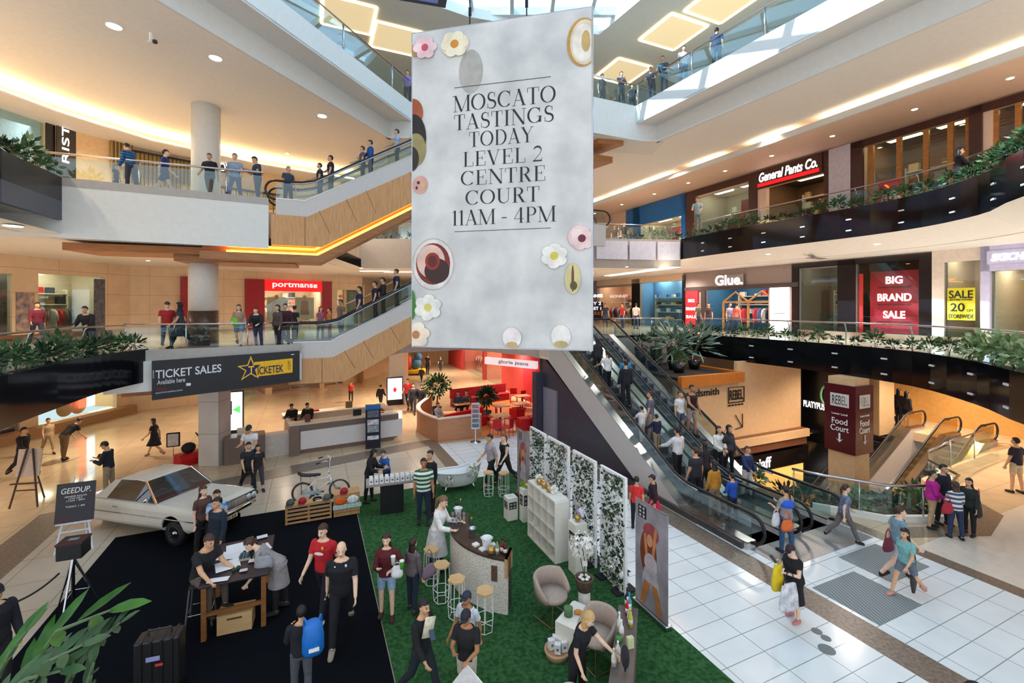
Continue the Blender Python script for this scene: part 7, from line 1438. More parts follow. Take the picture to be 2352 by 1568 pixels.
pp(1003, 1318, 1134, T0, 75, 'desk', ('long', (232, 230, 230)), ('apron', (206, 206, 210)), ('pony', (120, 90, 66)), 'waitress in a white shirt and white apron serving at the bar', fem=True, skin=0)
pp(973, 1203, 1052, T0, 15, 'stand', ('polo', GRS), ('pants', (34, 44, 66)), ('short', BH), 'person in a green and white striped polo beside the waitress', skin=2, fat=.1)
pp(988, 1180, 1034, T0, -30, 'stand', ('long', (22, 22, 30)), ('pants', K), ('bun', BH), 'dark haired person in black behind the striped polo', fem=True)
pp(848, 1153, 1030, T0, 80, 'desk', ('jacket', (14, 14, 18)), ('pants', K), ('hijab', (14, 14, 18)), 'person in black with a dark hood at the tasting counter', fem=True)
pp(888, 1136, 1030, T0, -40, 'desk', ('tee', (34, 96, 180)), ('pants', NV), ('short', (60, 50, 46)), 'person in a bright blue t-shirt behind the tasting counter', skin=0)
pp(1128, 1118, 994, 0, -60, 'walk', ('tee', (170, 166, 176)), ('crop', K), ('short', BH), 'person in a grey t-shirt walking past the cafe', skin=1)
pp(1160, 1112, 992, 0, -50, 'stride', ('tank', K), ('pants', (24, 24, 30)), ('pony', (110, 70, 44)), 'person in a black singlet walking past the cafe', fem=True, skin=0)
pp(1326, 1625, 1388, T0, 50, 'reach2', ('tee', (22, 22, 30)), ('pants', (24, 24, 28)), ('long', (196, 160, 104)), 'blonde attendant in a black t-shirt reaching for a jar on the console', fem=True, skin=0)
pp(1462, 1215, 1094, 0, 160, 'stand', ('tee', (226, 50, 52)), ('pants', K), ('bun', BH), 'person in a red top behind the flower screens', fem=True)
pp(1502, 1205, 1088, 0, -120, 'walk', ('jacket', (36, 24, 34)), ('skirt', (190, 24, 70), .4), ('cap', (40, 40, 52)), 'person in a dark jacket and pink skirt near the escalator side', fem=True)
pp(1806, 1268, 1116, 0, 195, 'carry', ('tee', (150, 146, 150)), ('pants', (56, 86, 124)), ('pony', BH), 'person in a grey top with a blue scarf carrying a bag at the escalator foot', fem=True, skin=1)
pp(1824, 1422, 1247, 0, -70, 'phone', ('dress', (20, 20, 24), .42), ('none', K), ('cap', (46, 28, 40)), 'person in a black dress and cap with two shopping bags', fem=True, skin=0, fat=.3, shoes=(196, 130, 130))
pp(1938, 1243, 1108, 0, 80, 'stride', ('tee', FLO), ('pants', (110, 104, 104)), ('pony', BR2), 'person in a pale floral top striding across the ribbed plate', fem=True, skin=0)
pp(2062, 1330, 1158, 0, 75, 'walk', ('tee', (120, 150, 166)), ('shorts', (200, 200, 210)), ('short', BR2), 'person in a blue-grey t-shirt with a red bag walking on the white floor', skin=0)
pp(2082, 1368, 1208, 0, -75, 'stride', ('tee', (120, 176, 176)), ('shorts', (100, 110, 124)), ('long', BH), 'person in a teal t-shirt with a long dark scarf on the white floor', fem=True, skin=1, shoes=(206, 140, 130))
pp(2140, 1212, 1080, 0, 60, 'hands', ('jacket', (186, 34, 146)), ('crop', (186, 160, 124)), ('bun', BH), 'person in a magenta jacket at the pit balustrade', fem=True, skin=1, fat=.15)
pp(2166, 1205, 1066, 0, 20, 'stand', ('jacket', (26, 30, 44)), ('pants', K), ('short', BH), 'person in a navy jacket between the magenta jacket and the striped jumper', skin=1)
pp(2195, 1237, 1106, 0, 165, 'hands', ('long', NWS), ('pants', (40, 54, 84)), ('long', (70, 46, 36)), 'person in a navy and cream striped jumper seen from behind', fem=True, skin=0)
pp(2226, 1228, 1098, 0, -70, 'stand', ('jacket', (34, 44, 42)), ('pants', K), ('long', BH), 'person in a dark green jacket with a red-handled bag', fem=True, skin=1)
pp(2334, 1132, 1005, 0, 190, 'stand', ('tee', (30, 30, 48)), ('shorts', (206, 186, 156)), ('short', BH), 'person in a navy t-shirt and cream shorts at the right edge', skin=1)
pp(250, 1139, 1012, 0, -75, 'phone', ('long', (26, 28, 44)), ('pants', (150, 132, 108)), ('cap', (50, 40, 36)), 'person in a navy jumper looking at a phone behind the car boot')
pp(148, 1056, 962, 0, 170, 'bend', ('tee', K), ('pants', (120, 96, 70)), ('short', BH), 'person in a black t-shirt bending towards the homewares window', h=1.75)
pp(110, 1042, 958, 0, 60, 'walk', ('tee', (170, 150, 120)), ('crop', (150, 130, 96)), ('short', BH), 'person in beige clothes beside the homewares window', fem=True)
pp(52, 1090, 976, 0, 100, 'walk', ('jacket', (22, 22, 26)), ('pants', K), ('short', BH), 'person in a dark jacket behind the thin easel', h=1.72)
pp(355, 1048, 958, 0, -80, 'stride', ('dress', (24, 24, 36), .5), ('none', K), ('long', BR2), 'person in a short black dress striding past the left wall', fem=True, shoes=(150, 110, 90))
pp(576, 1092, 972, 0, 10, 'desk', ('tee', (226, 222, 218)), ('pants', (60, 60, 66)), ('cap', (40, 40, 44)), 'person in a white t-shirt and cap leaning at the desk end', skin=1)
pp(570, 1128, 1012, 0, 50, 'walk', ('tee', (30, 34, 44)), ('pants', K), ('short', BH), 'person in a black t-shirt walking in front of the desk, left one')
pp(592, 1124, 1018, 0, 40, 'walk', ('tee', (34, 30, 40)), ('crop', (60, 56, 60)), ('long', BH), 'person in a dark top walking in front of the desk, right one', fem=True)
for (px, py, h, l) in ((673, 957, 1.66, 'desk clerk in a black jacket at the information desk, left one'), (709, 957, 1.70, 'desk clerk in a black jacket at the information desk, right one')): pp(px, py+58, 0, 0, 0, 'desk', ('jacket', (24, 24, 30)), ('pants', K), ('short', BH), l, W=G(px, py+52, 0), h=h, skin=1)
for a in ((937, 938, 868, -5, 'walk', ('tee', (190, 36, 40)), 'person in a red t-shirt walking up the corridor'), (949, 950, 878, 5, 'walk', ('jacket', (34, 36, 48)), 'person in a dark jacket walking up the corridor in front of the red t-shirt'), (968, 950, 880, 0, 'stride', ('jacket', (24, 24, 34)), 'person in black walking up the corridor right of the dark jacket'), (874, 938, 882, 170, 'walk', ('jacket', (26, 22, 26)), 'person in black with a red bag by the corridor column'), (806, 922, 876, 20, 'stand', ('tee', (200, 50, 50)), 'person in a red t-shirt under the timber escalator'), (968, 878, 842, 170, 'walk', ('jacket', (50, 50, 70)), 'person in dark clothes further up the corridor'), (1012, 852, 818, 0, 'walk', ('tee', (40, 40, 56)), 'person in dark clothes at the far end of the corridor'), (982, 860, 812, 160, 'stand', ('tee', (60, 50, 60)), 'person beside the yellow coin ride in the corridor')):
    pp(a[0], a[1], a[2], 0, a[3], a[4], a[5], ('pants', (40, 42, 56)), ('short', BH), a[6])
for px, py, c, l, f in ((1005, 968, (170, 166, 166), 'seated person in a grey jumper inside the curved cafe screen', 60), (1052, 935, (60, 70, 90), 'seated person in dark blue on the red cafe bench, left one', 10), (1072, 932, (90, 60, 70), 'seated person in plum on the red cafe bench, right one', -10)):
    pp(px, py, 0, 0, f, 'sit', ('long', c), ('pants', NV), ('short', BH), l, W=G(px, py+20, 0), h=1.72)
# on the two tall escalators
def esc_person(a, b, face, pose, top, bot, hair, lab, h=1.7, z=None, **k):
    zz = max(0, min(Z2, (b-10.0)*math.tan(R(30)))) if z is None else z
    n_ = max(0, math.floor((b-10.0)/.38 + .5)); zz = min(Z2, n_*.38*math.tan(R(30))) if b > 10 else .0
    pp(0, 0, 0, zz, face, pose, top, bot, hair, lab, W=ab(a, b), h=h, vox=.014, **k)
def epx(px, a, up=True): return bA(px, a)
UP, DN = 24+180, 24
for px, a, f, pose, top, bot, hair, l, h, kw in (
 (1395, 10.55, UP, 'handrail2', ('tee', (236, 232, 232)), ('pants', K), ('pony', BH), 'person in a white top near the top of the near escalator', 1.62, dict(fem=True)),
 (1437, 10.75, UP, 'stand', ('jacket', (22, 26, 36)), ('pants', K), ('short', BH), 'person in a dark jacket on the upper part of the near escalator', 1.76, {}),
 (1436, 11.0, UP, 'stand', ('tee', (40, 140, 190)), ('pants', NV), ('short', BH), 'person in a turquoise top above the dark jacket on the near escalator', 1.7, {}),
 (1372, 10.6, UP, 'stand', ('jacket', (40, 34, 40)), ('pants', K), ('long', BH), 'person in dark clothes at the very top of the near escalator', 1.64, dict(fem=True)),
 (1474, 10.35, UP, 'handrail2', ('tee', (226, 222, 222)), ('pants', (200, 196, 190)), ('short', BH), 'child in white on the middle of the near escalator', 1.25, {}),
 (1494, 10.8, UP+40, 'stand', ('tee', (96, 96, 112)), ('pants', (150, 140, 130)), ('short', BR2), 'person in a grey t-shirt beside the child in white', 1.72, {}),
 (1508, 10.5, UP, 'handrail2', ('long', (24, 28, 60)), ('pants', KH), ('short', BH), 'child in a navy jumper with a red collar on the near escalator', 1.3, {}),
 (1556, 10.6, UP, 'handrail2', ('long', (226, 222, 224)), ('pants', K), ('cap', K), 'person in a black waistcoat and white sleeves on the near escalator', 1.72, {}),
 (1598, 10.55, UP, 'stand', ('tee', (44, 44, 54)), ('pants', (30, 34, 44)), ('short', BR2), 'person in a charcoal t-shirt seen from behind on the near escalator', 1.76, dict(fat=.15)),
 (1618, 11.0, UP, 'stand', ('long', (40, 30, 40)), ('pants', K), ('long', BH), 'long dark haired person above the charcoal t-shirt', 1.62, dict(fem=True)),
 (1640, 10.45, UP, 'stand', ('long', (190, 130, 40)), ('pants', (150, 120, 100)), ('long', BH), 'person in a mustard jumper at the foot of the near escalator', 1.62, dict(fem=True)),
 (1682, 10.7, UP, 'hands', ('long', (30, 80, 180)), ('pants', NV), ('short', BH), 'child in a bright blue jumper at the foot of the near escalator', 1.35, {}),
 (1562, 12.15, DN, 'stand', ('tee', (230, 226, 224)), ('shorts', (90, 100, 120)), ('short', BR2), 'person in a white t-shirt behind the tank top on the far escalator', 1.62, {}),
 (1589, 12.5, DN, 'handrail', ('tank', (44, 20, 24)), ('shorts', (160, 146, 136)), ('short', BH), 'tall person in a dark tank top and shorts on the far escalator', 1.85, dict(skin=2)),
 (1650, 12.15, DN, 'hands', ('jacket', (232, 228, 222)), ('pants', K), ('long', BH), 'person in a white jacket with a black handbag on the far escalator', 1.64, dict(fem=True)),
 (1674, 12.55, DN, 'stand', ('long', (60, 60, 72)), ('pants', K), ('hijab', (26, 26, 36)), 'person in a dark headscarf beside the white jacket', 1.64, dict(fem=True)),
 (1716, 12.5, DN, 'handrail', ('long', (34, 50, 96)), ('pants', (224, 216, 206)), ('short', BR2), 'young person in a blue jumper and cream trousers on the far escalator', 1.6, {})):
    esc_person(a, bA(px, a), f, pose, top, bot, hair, l, h, **kw)
# food court pit
for px, py, hpy, c, l in ((2043, 985, 906, (120, 90, 80), 'person in brown at the top of the pit escalators, left of three'), (2064, 978, 892, (30, 26, 30), 'person in black at the top of the pit escalators, middle of three'), (2082, 982, 898, (36, 30, 34), 'person in dark clothes at the top of the pit escalators, right of three')): pp(px, py, hpy, 0, 100, 'stand', ('long', c), ('shorts' if px > 2070 else 'pants', K), ('long', BH), l, fem=True)
p_ = ab(18.9, 12.6); pp(0, 0, 0, -3.1, -70, 'stand', ('tee', (90, 90, 110)), ('pants', K), ('short', BH), 'person in grey riding down the far pit escalator', W=p_, h=1.7)
# left gallery, middle level
for a in ((205, 812, 700, 12, 'rail', ('jacket', (26, 22, 28)), ('pants', (34, 30, 34)), ('short', BH), 'person in a dark suit leaning on the left gallery rail', {}), (85, 790, 692, 60, 'walk', ('long', (96, 20, 44)), ('pants', NV), ('short', BH), 'person in a maroon jumper by the left street-wear shop', {}),
 (384, 800, 691, 40, 'walk', ('tee', (170, 36, 40)), ('pants', JN), ('cap', (60, 50, 44)), 'person in a red t-shirt and brown jacket beside the round column', dict(skin=0)), (416, 800, 692, -60, 'stride', ('dress', (50, 56, 66), .45), ('pants', K), ('hijab', (26, 24, 30)), 'person in a checked coat and black headscarf beside the round column', dict(fem=True)),
 (549, 796, 697, 20, 'walk', ('tee', (170, 140, 120)), ('shorts', (110, 140, 170)), ('long', (100, 66, 44)), 'person in a beige top carrying a green bag in front of the red pillar', dict(fem=True, skin=0)), (592, 800, 703, 10, 'rail', ('jacket', (26, 28, 34)), ('pants', (40, 54, 90)), ('short', BH), 'person in a black jacket leaning at the rail left of the timber escalator', dict(skin=0)),
 (638, 798, 700, -20, 'stand', ('jacket', (80, 64, 62)), ('pants', K), ('long', BH), 'person in a brown coat at the foot of the timber escalator', dict(fem=True)), (655, 796, 697, 30, 'stand', ('jacket', (66, 24, 34)), ('pants', K), ('short', BH), 'person in a maroon jacket at the foot of the timber escalator', {}),
 (677, 790, 702, 160, 'stand', ('tee', (40, 36, 44)), ('pants', K), ('short', BH), 'person in dark clothes in front of the Portmans window', {}), (736, 782, 704, 60, 'stand', ('tee', (170, 110, 140)), ('pants', (60, 50, 70)), ('long', (70, 44, 34)), 'person in a pink top beside the timber escalator glass', dict(fem=True, skin=0)), (757, 786, 706, -60, 'stand', ('tee', (206, 130, 60)), ('pants', (170, 40, 40)), ('bun', BH), 'person in an orange top beside the timber escalator glass', dict(fem=True)),
 (783, 780, 688, -30, 'stand', ('tee', (130, 120, 110)), ('pants', (70, 90, 100)), ('short', BH), 'person in a khaki t-shirt behind the timber escalator glass', {})):
    pp(a[0], a[1], a[2], Z2, a[3], a[4], a[5], a[6], a[7], a[8], **a[9])
def eLp(px, b, z0, sl, a0, face, pose, top, bot, hair, lab, h=1.74, **k):
    a = aB(px, b); z = z0 + max(0, a-a0)*sl; pp(0, 0, 0, z-.05, face, pose, top, bot, hair, lab, W=ab(a, b), h=h, vox=.018, **k)
for px, l, top, h in ((826, 'person in a navy t-shirt and grey shorts riding the lower timber escalator', ('tee', (30, 40, 70)), 1.8), (862, 'person in dark clothes further up the lower timber escalator, first of two', ('tee', (34, 36, 50)), 1.7), (880, 'person in dark clothes further up the lower timber escalator, second of two', ('long', (30, 30, 40)), 1.7), (911, 'person in a navy t-shirt holding the rail high on the lower timber escalator', ('tee', (34, 40, 66)), 1.78)):
    eLp(px, 19.7, Z2, .52, .7, -66, 'handrail', top, ('shorts' if px < 830 else 'pants', (110, 120, 130) if px < 830 else K), ('short', BH), l, h)
# left gallery, upper level
for px, py, hpy, f, pose, top, bot, hair, l, kw in ((302, 436, 326, -100, 'reach1', ('long', BLS), ('pants', (44, 44, 54)), ('short', BH), 'person in a blue striped jumper on the left upper gallery', {}), (376, 444, 340, 120, 'stride', ('tee', (36, 50, 120)), ('shorts', (40, 46, 80)), ('short', BH), 'person in a blue top striding on the left upper gallery', dict(skin=0)), (266, 436, 390, 100, 'stand', ('tee', (70, 66, 64)), ('pants', K), ('short', BH), 'small child in dark clothes beside the striped jumper', {}),
 (482, 450, 351, 10, 'walk', ('tee', (28, 26, 32)), ('pants', (80, 74, 72)), ('short', BH), 'person in a black t-shirt in front of the round upper column', {}), (540, 456, 350, 20, 'stride', ('tee', (140, 160, 190)), ('pants', (70, 90, 130)), ('short', BR2), 'person in a pale blue t-shirt right of the round upper column', dict(skin=0)), (592, 462, 360, -40, 'phone', ('tee', (34, 60, 86)), ('pants', NV), ('short', BH), 'person in a petrol blue t-shirt by the foot of the upper timber escalator', {})):
    d_ = abs(F*(EYE-Z3)/(py+8-HY)); h_ = (py+8-hpy)*d_/F
    pp(px, py+8, hpy, Z3, f, pose, top, bot, hair, l, h=max(1.0, min(1.86, h_)), **kw)
for px, l, top, h, f in ((662, 'grey haired person boarding the upper timber escalator', ('tee', (60, 66, 90)), 1.7, 60), (735, 'person in a dark t-shirt low on the upper timber escalator', ('tee', (40, 46, 66)), 1.66, -66), (760, 'person in a black t-shirt holding the rail of the upper timber escalator', ('tee', (36, 32, 48)), 1.8, -66), (833, 'person in a grey top beside the blue shirt on the upper timber escalator', ('tee', (90, 84, 100)), 1.66, -66), (851, 'person in a blue shirt on the upper timber escalator', ('long', (30, 84, 150)), 1.78, -66), (912, 'person in a pale blue shirt with a backpack high on the upper timber escalator', ('tee', (160, 184, 216)), 1.8, -66)):
    eLp(px, 20.1, Z3, .56, -.2, f, 'handrail' if px != 662 else 'stand', top, ('pants', (40, 44, 60)), ('short', BH if px != 662 else (150, 150, 150)), l, h)
# right galleries
for px, hpy, b_, c, f, l, kw in ((1390, 706, 21.5, (40, 40, 60), 0, 'person in a striped dark top near the far escalator head', {}), (1430, 690, 25.0, (170, 40, 50), -60, 'person in a red top in front of the pale shop', {}), (1461, 686, 25.0, (232, 230, 228), 150, 'person in a white t-shirt in front of the sunglasses shop', {}), (1603, 706, 18.8, (90, 96, 90), 40, 'person in olive in front of the red sale panel', {}), (1628, 696, 19.6, (60, 50, 60), -40, 'person in dark clothes beside the Glue entrance', dict(fem=True)), (1676, 700, 17.6, (130, 124, 150), 20, 'person in a lilac grey top in front of the Glue entrance', {}), (1692, 694, 18.0, (226, 110, 90), 120, 'person with a coral top at the Glue entrance', dict(fem=True))):
    a_ = 21.2 if px > 1500 else 20.0; b__ = bA(px, a_); pp(0, 0, 0, Z2, f, 'stand', ('tee', c), ('pants', JN), ('short', BH), l, W=ab(a_, b__), h=1.72, **kw)
for px, a_, c, f, l, pose in ((1603, 18.5, (150, 176, 186), -30, 'person in a pale blue t-shirt leaning on the right upper rail', 'rail'), (1383, 19.5, (230, 228, 226), 100, 'person in a white shirt at the far right upper gallery, left of three', 'stand'), (1412, 19.5, (70, 50, 60), -20, 'person in plum at the far right upper gallery, middle of three', 'stand'), (1434, 19.5, (40, 44, 50), 0, 'person in black at the far right upper gallery, right of three', 'stand')):
    pp(0, 0, 0, Z3, f, pose, ('tee', c), ('pants', (120, 120, 110)), ('short', BH), l, W=ab(a_, bA(px, a_)), h=1.76)
pp(0, 0, 0, Z3, 60, 'sit', ('long', (24, 20, 24)), ('pants', K), ('long', BH), 'seated dark haired person at the upper right cafe behind the planter', W=ab(19.6, bA(2203, 19.6)), h=1.7, fem=True)
# top gallery
V4 = lambda px, py: G(px, py+18, Z4)
for px, py, hpy, f, c, l, pose in ((1383, 222, 168, 30, (70, 66, 80), 'person in grey at the railed corner of the top gallery, left one', 'stand'), (1427, 226, 163, 20, (96, 96, 116), 'person in a grey t-shirt with a hand on the hip at the top gallery corner', 'hip'), (1452, 230, 180, 0, (60, 50, 56), 'child peering through the top gallery rail', 'stand'), (1497, 212, 154, -30, (40, 50, 70), 'person in a dark jacket leaning on the top gallery glass, left one', 'rail'), (1524, 195, 130, -30, (50, 80, 96), 'person in a dark blue top leaning on the top gallery glass, right one', 'rail'), (1570, 170, 104, 10, (226, 226, 232), 'person in white standing on the sunlit top gallery', 'stand'), (1646, 130, 62, 150, (44, 50, 84), 'person in a navy shirt with their back to the top gallery glass', 'stand'), (792, 104, 80, -30, (120, 150, 160), 'person leaning on the left top gallery glass', 'rail'), (936, 225, 160, 0, (150, 130, 190), 'person in lilac at the top gallery beside the banner', 'stand')):
    x, y = G(px, hpy+4, Z4+1.68); pp(0, 0, 0, Z4, f, pose, ('tee', c), ('pants', (60, 64, 80)), ('short', BH), l, W=(x, y), h=1.45 if 'child' in l else 1.72)
# two passers-by whose heads rise into the bottom of the view
for px, py, l, c in ((2230, 1557, 'dark haired head of a passer-by at the bottom right corner', (40, 40, 60)), (2068, 1562, 'top of a passer-by head at the bottom edge of the white floor', (90, 70, 120))):
    x, y = G(px, py, 1.66); pp(0, 0, 0, 0, 40, 'walk', ('tee', c), ('pants', K), ('short', BH), l, W=(x, y), h=1.66)
x, y = G(6, 1352, 1.70); pp(0, 0, 0, T0, 70, 'stand', ('long', (24, 24, 34)), ('pants', K), ('cap', (24, 24, 30)), 'person in black with a white logo cut by the left edge', W=(x-.12, y), h=1.74)
# ---------------------------------------------------------------- what they carry
def carried(px, py, z, Y, mb, m, name, lab, cat, rz=0., kids=()):
    X = (px-CX)/F*Y; o = root(name, (X, Y, zy(py, Y)), lab, cat, rz); mb.build(kids[0] if kids else 'bag_body', m, o, smooth=True); return o
def bagm(w_, h_, d=.06): return MB().loft([[(w_/2*k*math.cos(a), d*k2*math.sin(a), z) for a in [2*PI*i/14 for i in range(14)]] for z, k, k2 in ((-h_/2, .8, .8), (-h_/2+.05, 1, 1.2), (0, .95, 1), (h_/2-.03, .75, .5), (h_/2, .6, .3))])
def strap(o, w_, h_, m, t=.2): MB().tube([(-w_*.3, 0, h_/2-.02), (-w_*.2, 0, h_/2+t*.7), (0, 0, h_/2+t), (w_*.2, 0, h_/2+t*.7), (w_*.3, 0, h_/2-.02)], .01, 6).build('strap', m, o, smooth=True)
def bagd(px, py, Y, w_, h_, c, lab, rz=0., t=.2, sc=None, noise=.1):
    m = rgb(c, noise=noise, scale=9.); o = carried(px, py, 0, Y, bagm(w_, h_), m, 'bag', lab, 'bag', rz); strap(o, w_, h_, rgb(sc or c), t); return o
Y_ = G(1824, 1422, 0)[1]
bagd(1786, 1326, Y_-.1, .30, .46, (226, 196, 20), 'yellow carrier bag held by the person in the black dress', .4, .12); bagd(1812, 1370, Y_-.25, .46, .50, (206, 204, 210), 'grey and white carrier bag held by the person in the black dress', .3, .22, K, .3)
Y_ = G(888, 1418, T0)[1]-.25; bagd(912, 1312, Y_, .22, .22, (230, 230, 232), 'white carrier bag held by the person in the burgundy top', .2, .06)
for px, py, c, l in ((903, 1285, (236, 236, 232), 'white cup held by the person in the burgundy top'), (923, 1295, (90, 190, 60), 'green and white drink cup held by the person in the burgundy top')): o = carried(px, py, 0, Y_-.06, MB().lathe([(.03, -.09), (.042, .05), (.045, .055), (.03, .075)], 14), rgb(c), 'drink_cup', l, 'cup', kids=('cup',)); MB().lathe([(.046, .05), (.046, .07), (.01, .08)], 14).build('lid', WT, o, smooth=True)
Y_ = G(948, 1402, T0)[1]; bagd(985, 1310, Y_-.12, .32, .24, (120, 100, 116), 'mauve shoulder bag of the long haired person in grey', .9, .3)
Y_ = G(692, 1610, T0)[1]; bp = root('backpack', ((712-CX)/F*(Y_-.2)+.03, Y_-.17, 1.16+T0), 'bright blue backpack on the person in the dark jacket', 'backpack', R(205)); MB().loft([[(.15*k*math.cos(a), .10*k2*math.sin(a)+.08, z) for a in [2*PI*i/16 for i in range(16)]] for z, k, k2 in ((-.26, .8, .7), (-.2, 1, 1.1), (0, 1, 1.2), (.16, .85, .9), (.24, .5, .5))]).build('pack', rgb((20, 110, 200), rough=.5), bp, smooth=True); MB().box(-.08, .06, .19, .205, -.15, -.1).build('logo', WT, bp)
for s in (-1, 1): MB().tube([(s*.07, .03, .15), (s*.11, -.06, .20), (s*.12, -.14, .1), (s*.12, -.1, -.1), (s*.1, .04, -.18)], .016, 6).build('strap', rgb((20, 110, 200)), bp, smooth=True)
Y_ = G(640, 1402, T0)[1]; bagd(622, 1320, Y_+.1, .28, .24, (190, 120, 70), 'tan leather bag hanging under the arm of the person in the grey dress', .5, .2); bagd(606, 1292, Y_-.25, .34, .26, (150, 150, 156), 'grey open bag on the table edge held by the person in the grey dress', .3, .1)
Y_ = G(2062, 1330, 0)[1]; bagd(2040, 1250, Y_-.1, .30, .28, (120, 40, 60), 'dark red bag of the person in the blue-grey t-shirt', .3); Y_ = G(2195, 1237, 0)[1]; bagd(2176, 1166, Y_-.2, .36, .26, (176, 30, 54), 'red bag between the magenta jacket and the striped jumper', .2); Y_ = G(2226, 1228, 0)[1]; bagd(2248, 1168, Y_-.15, .3, .42, (40, 36, 40), 'black shopping bag with red handles', .6, .3, (220, 50, 60))
Y_ = G(2082, 1368, 0)[1]; o = carried(2098, 1305, 0, Y_-.05, MB().loft([[(.07*k*math.cos(a), .05*k*math.sin(a), z) for a in [2*PI*i/12 for i in range(12)]] for z, k in ((-.5, .5), (-.3, 1.), (.2, .8), (.4, .3))]), rgb((66, 56, 56)), 'scarf', 'long dark scarf trailing from the person in the teal t-shirt', 'scarf', .4, ('scarf_cloth',))
Y_ = G(1806, 1268, 0)[1]; bagd(1782, 1192, Y_-.1, .3, .3, (220, 216, 220), 'printed white paper bag held at the escalator foot', .5, .08); bagd(1808, 1206, Y_-.18, .34, .26, (226, 110, 50), 'orange bag at the hip of the person at the escalator foot', .2, .2); o = carried(1806, 1155, 0, Y_-.02, MB().lathe([(.1, -.09), (.17, -.06), (.18, .0), (.12, .08), (.08, .1)], 16), rgb((30, 90, 200)), 'scarf', 'bright blue scarf around the person at the escalator foot', 'scarf', 0, ('scarf_cloth',))
a_ = 12.15; b_ = bA(1650, a_); X, Y_ = ab(a_, b_); bagd(1668, 1010, Y_-.25, .3, .2, (20, 20, 26), 'black handbag of the person in the white jacket on the far escalator', .3, .25)
Y_ = G(549, 796, Z2)[1]; bagd(538, 738, Y_-.15, .3, .3, (120, 190, 50), 'green bag carried in front of the red pillar', .2, .1)
Y_ = G(1072, 1625, T0)[1]; bw = root('white_board', ((1075-CX)/F*(Y_-.35), Y_-.35, .62), 'white board with a black swirl drawing carried at the bottom', 'board', R(-25)); MB().cb((0, 0, 0), (.4, .02, .5), Matrix.Rotation(R(35), 3, 'Y')).build('board', rgb((236, 234, 236)), bw); MB().tube([Matrix.Rotation(R(35), 3, 'Y') @ Vector((.15+.06*math.cos(t)*(1-t/16), -.018, .1+.10*math.sin(t)+.02*t-.1)) for t in [k*.45 for k in range(28)]], .008, 5).build('swirl_drawing', INK, bw)
Y_ = G(968, 1606, T0)[1]; 
for s, px, py in ((1, 985, 1440),): o = carried(px, py, 0, Y_-.16, MB().cb((0, 0, 0), (.16, .01, .3), Matrix.Rotation(R(12), 3, 'Y')), rgb((222, 214, 190), noise=.2), 'folded_poster', 'white print held against the black jumper at the bottom', 'poster', R(30), ('sheet',))
for px, py, Y_, l in ((1776, 1283, G(1824, 1422, 0)[1]-.15, 'phone of the person in the black dress'), (228, 1046, G(250, 1139, 0)[1]-.1, 'phone of the person behind the car boot'), (993, 1458, G(968, 1606, T0)[1]-.3, 'phone of the person in the black printed jumper')): X = (px-CX)/F*Y_; r = root('phone', (X, Y_, zy(py, Y_)), l, 'phone', .4); MB().cb((0, 0, 0), (.075, .15, .01), Matrix.Rotation(R(30), 3, 'X')).build('handset', rgb((40, 44, 60), rough=.2), r, bev=.003)
def badge(p, x, z, y, w_, h_, c, nm='printed_badge'):
    MB().loft([[(x+w_*k*math.cos(a), y-.004*(1-k), z+h_*k*math.sin(a)) for a in [2*PI*i/14 for i in range(14)]] for k in (1, .02)]).build(nm, rgb(c), p)
badge(P1_, .07, 1.32, -.172, .022, .03, (236, 200, 60)); badge(P1_, 0, 1.21, -.17, .09, .03, (236, 226, 226)); badge(P2_, .08, 1.33, -.165, .018, .026, (230, 230, 236)); badge(P2_, -.09, 1.33, -.165, .012, .014, (230, 230, 236))
# ---------------------------------------------------------------- planters
def shrub(n, r, seed, L, W, m, stems=True):
    o = root('planter_shrub', (0, 0, 0), None, 'plant'); q = leaves(n, r, seed, L, W, .6); q.V = [(v[0], v[1], v[2]+r[2]*1.0) for v in q.V]; q.build('foliage', m, o)
    s_ = MB(); k = random.Random(seed)
    for i in range(4): s_.tube([(0, 0, -.05), (k.uniform(-.3, .3)*r[0], k.uniform(-.3, .3)*r[1], r[2]*.6), (k.uniform(-.6, .6)*r[0], k.uniform(-.6, .6)*r[1], r[2]*1.4)], .008, 5)
    s_.build('stems', rgb((84, 80, 50)), o); return o
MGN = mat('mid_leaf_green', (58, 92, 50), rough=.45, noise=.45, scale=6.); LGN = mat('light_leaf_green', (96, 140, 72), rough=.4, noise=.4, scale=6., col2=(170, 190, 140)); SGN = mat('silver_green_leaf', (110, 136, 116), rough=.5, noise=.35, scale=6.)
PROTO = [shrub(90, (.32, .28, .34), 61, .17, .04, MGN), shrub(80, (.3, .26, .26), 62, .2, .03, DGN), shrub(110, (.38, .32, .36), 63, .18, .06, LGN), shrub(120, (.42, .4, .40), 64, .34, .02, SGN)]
USED = [False]*4
def plant(k, x, y, z, lab, grp, s=1.):
    o = PROTO[k] if not USED[k] else copy_tree(PROTO[k]); USED[k] = True
    o.location = (x, y, z); o.scale = (s, s, s); o.rotation_euler.z = rnd.uniform(0, 6.28); tag(o, lab, 'plant', grp)
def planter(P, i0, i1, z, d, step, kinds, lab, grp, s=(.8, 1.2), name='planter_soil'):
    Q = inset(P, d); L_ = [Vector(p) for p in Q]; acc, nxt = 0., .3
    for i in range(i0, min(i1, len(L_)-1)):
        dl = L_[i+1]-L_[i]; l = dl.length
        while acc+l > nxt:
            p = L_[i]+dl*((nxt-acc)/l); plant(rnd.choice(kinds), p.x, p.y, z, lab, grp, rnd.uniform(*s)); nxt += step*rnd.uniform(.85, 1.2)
        acc += l
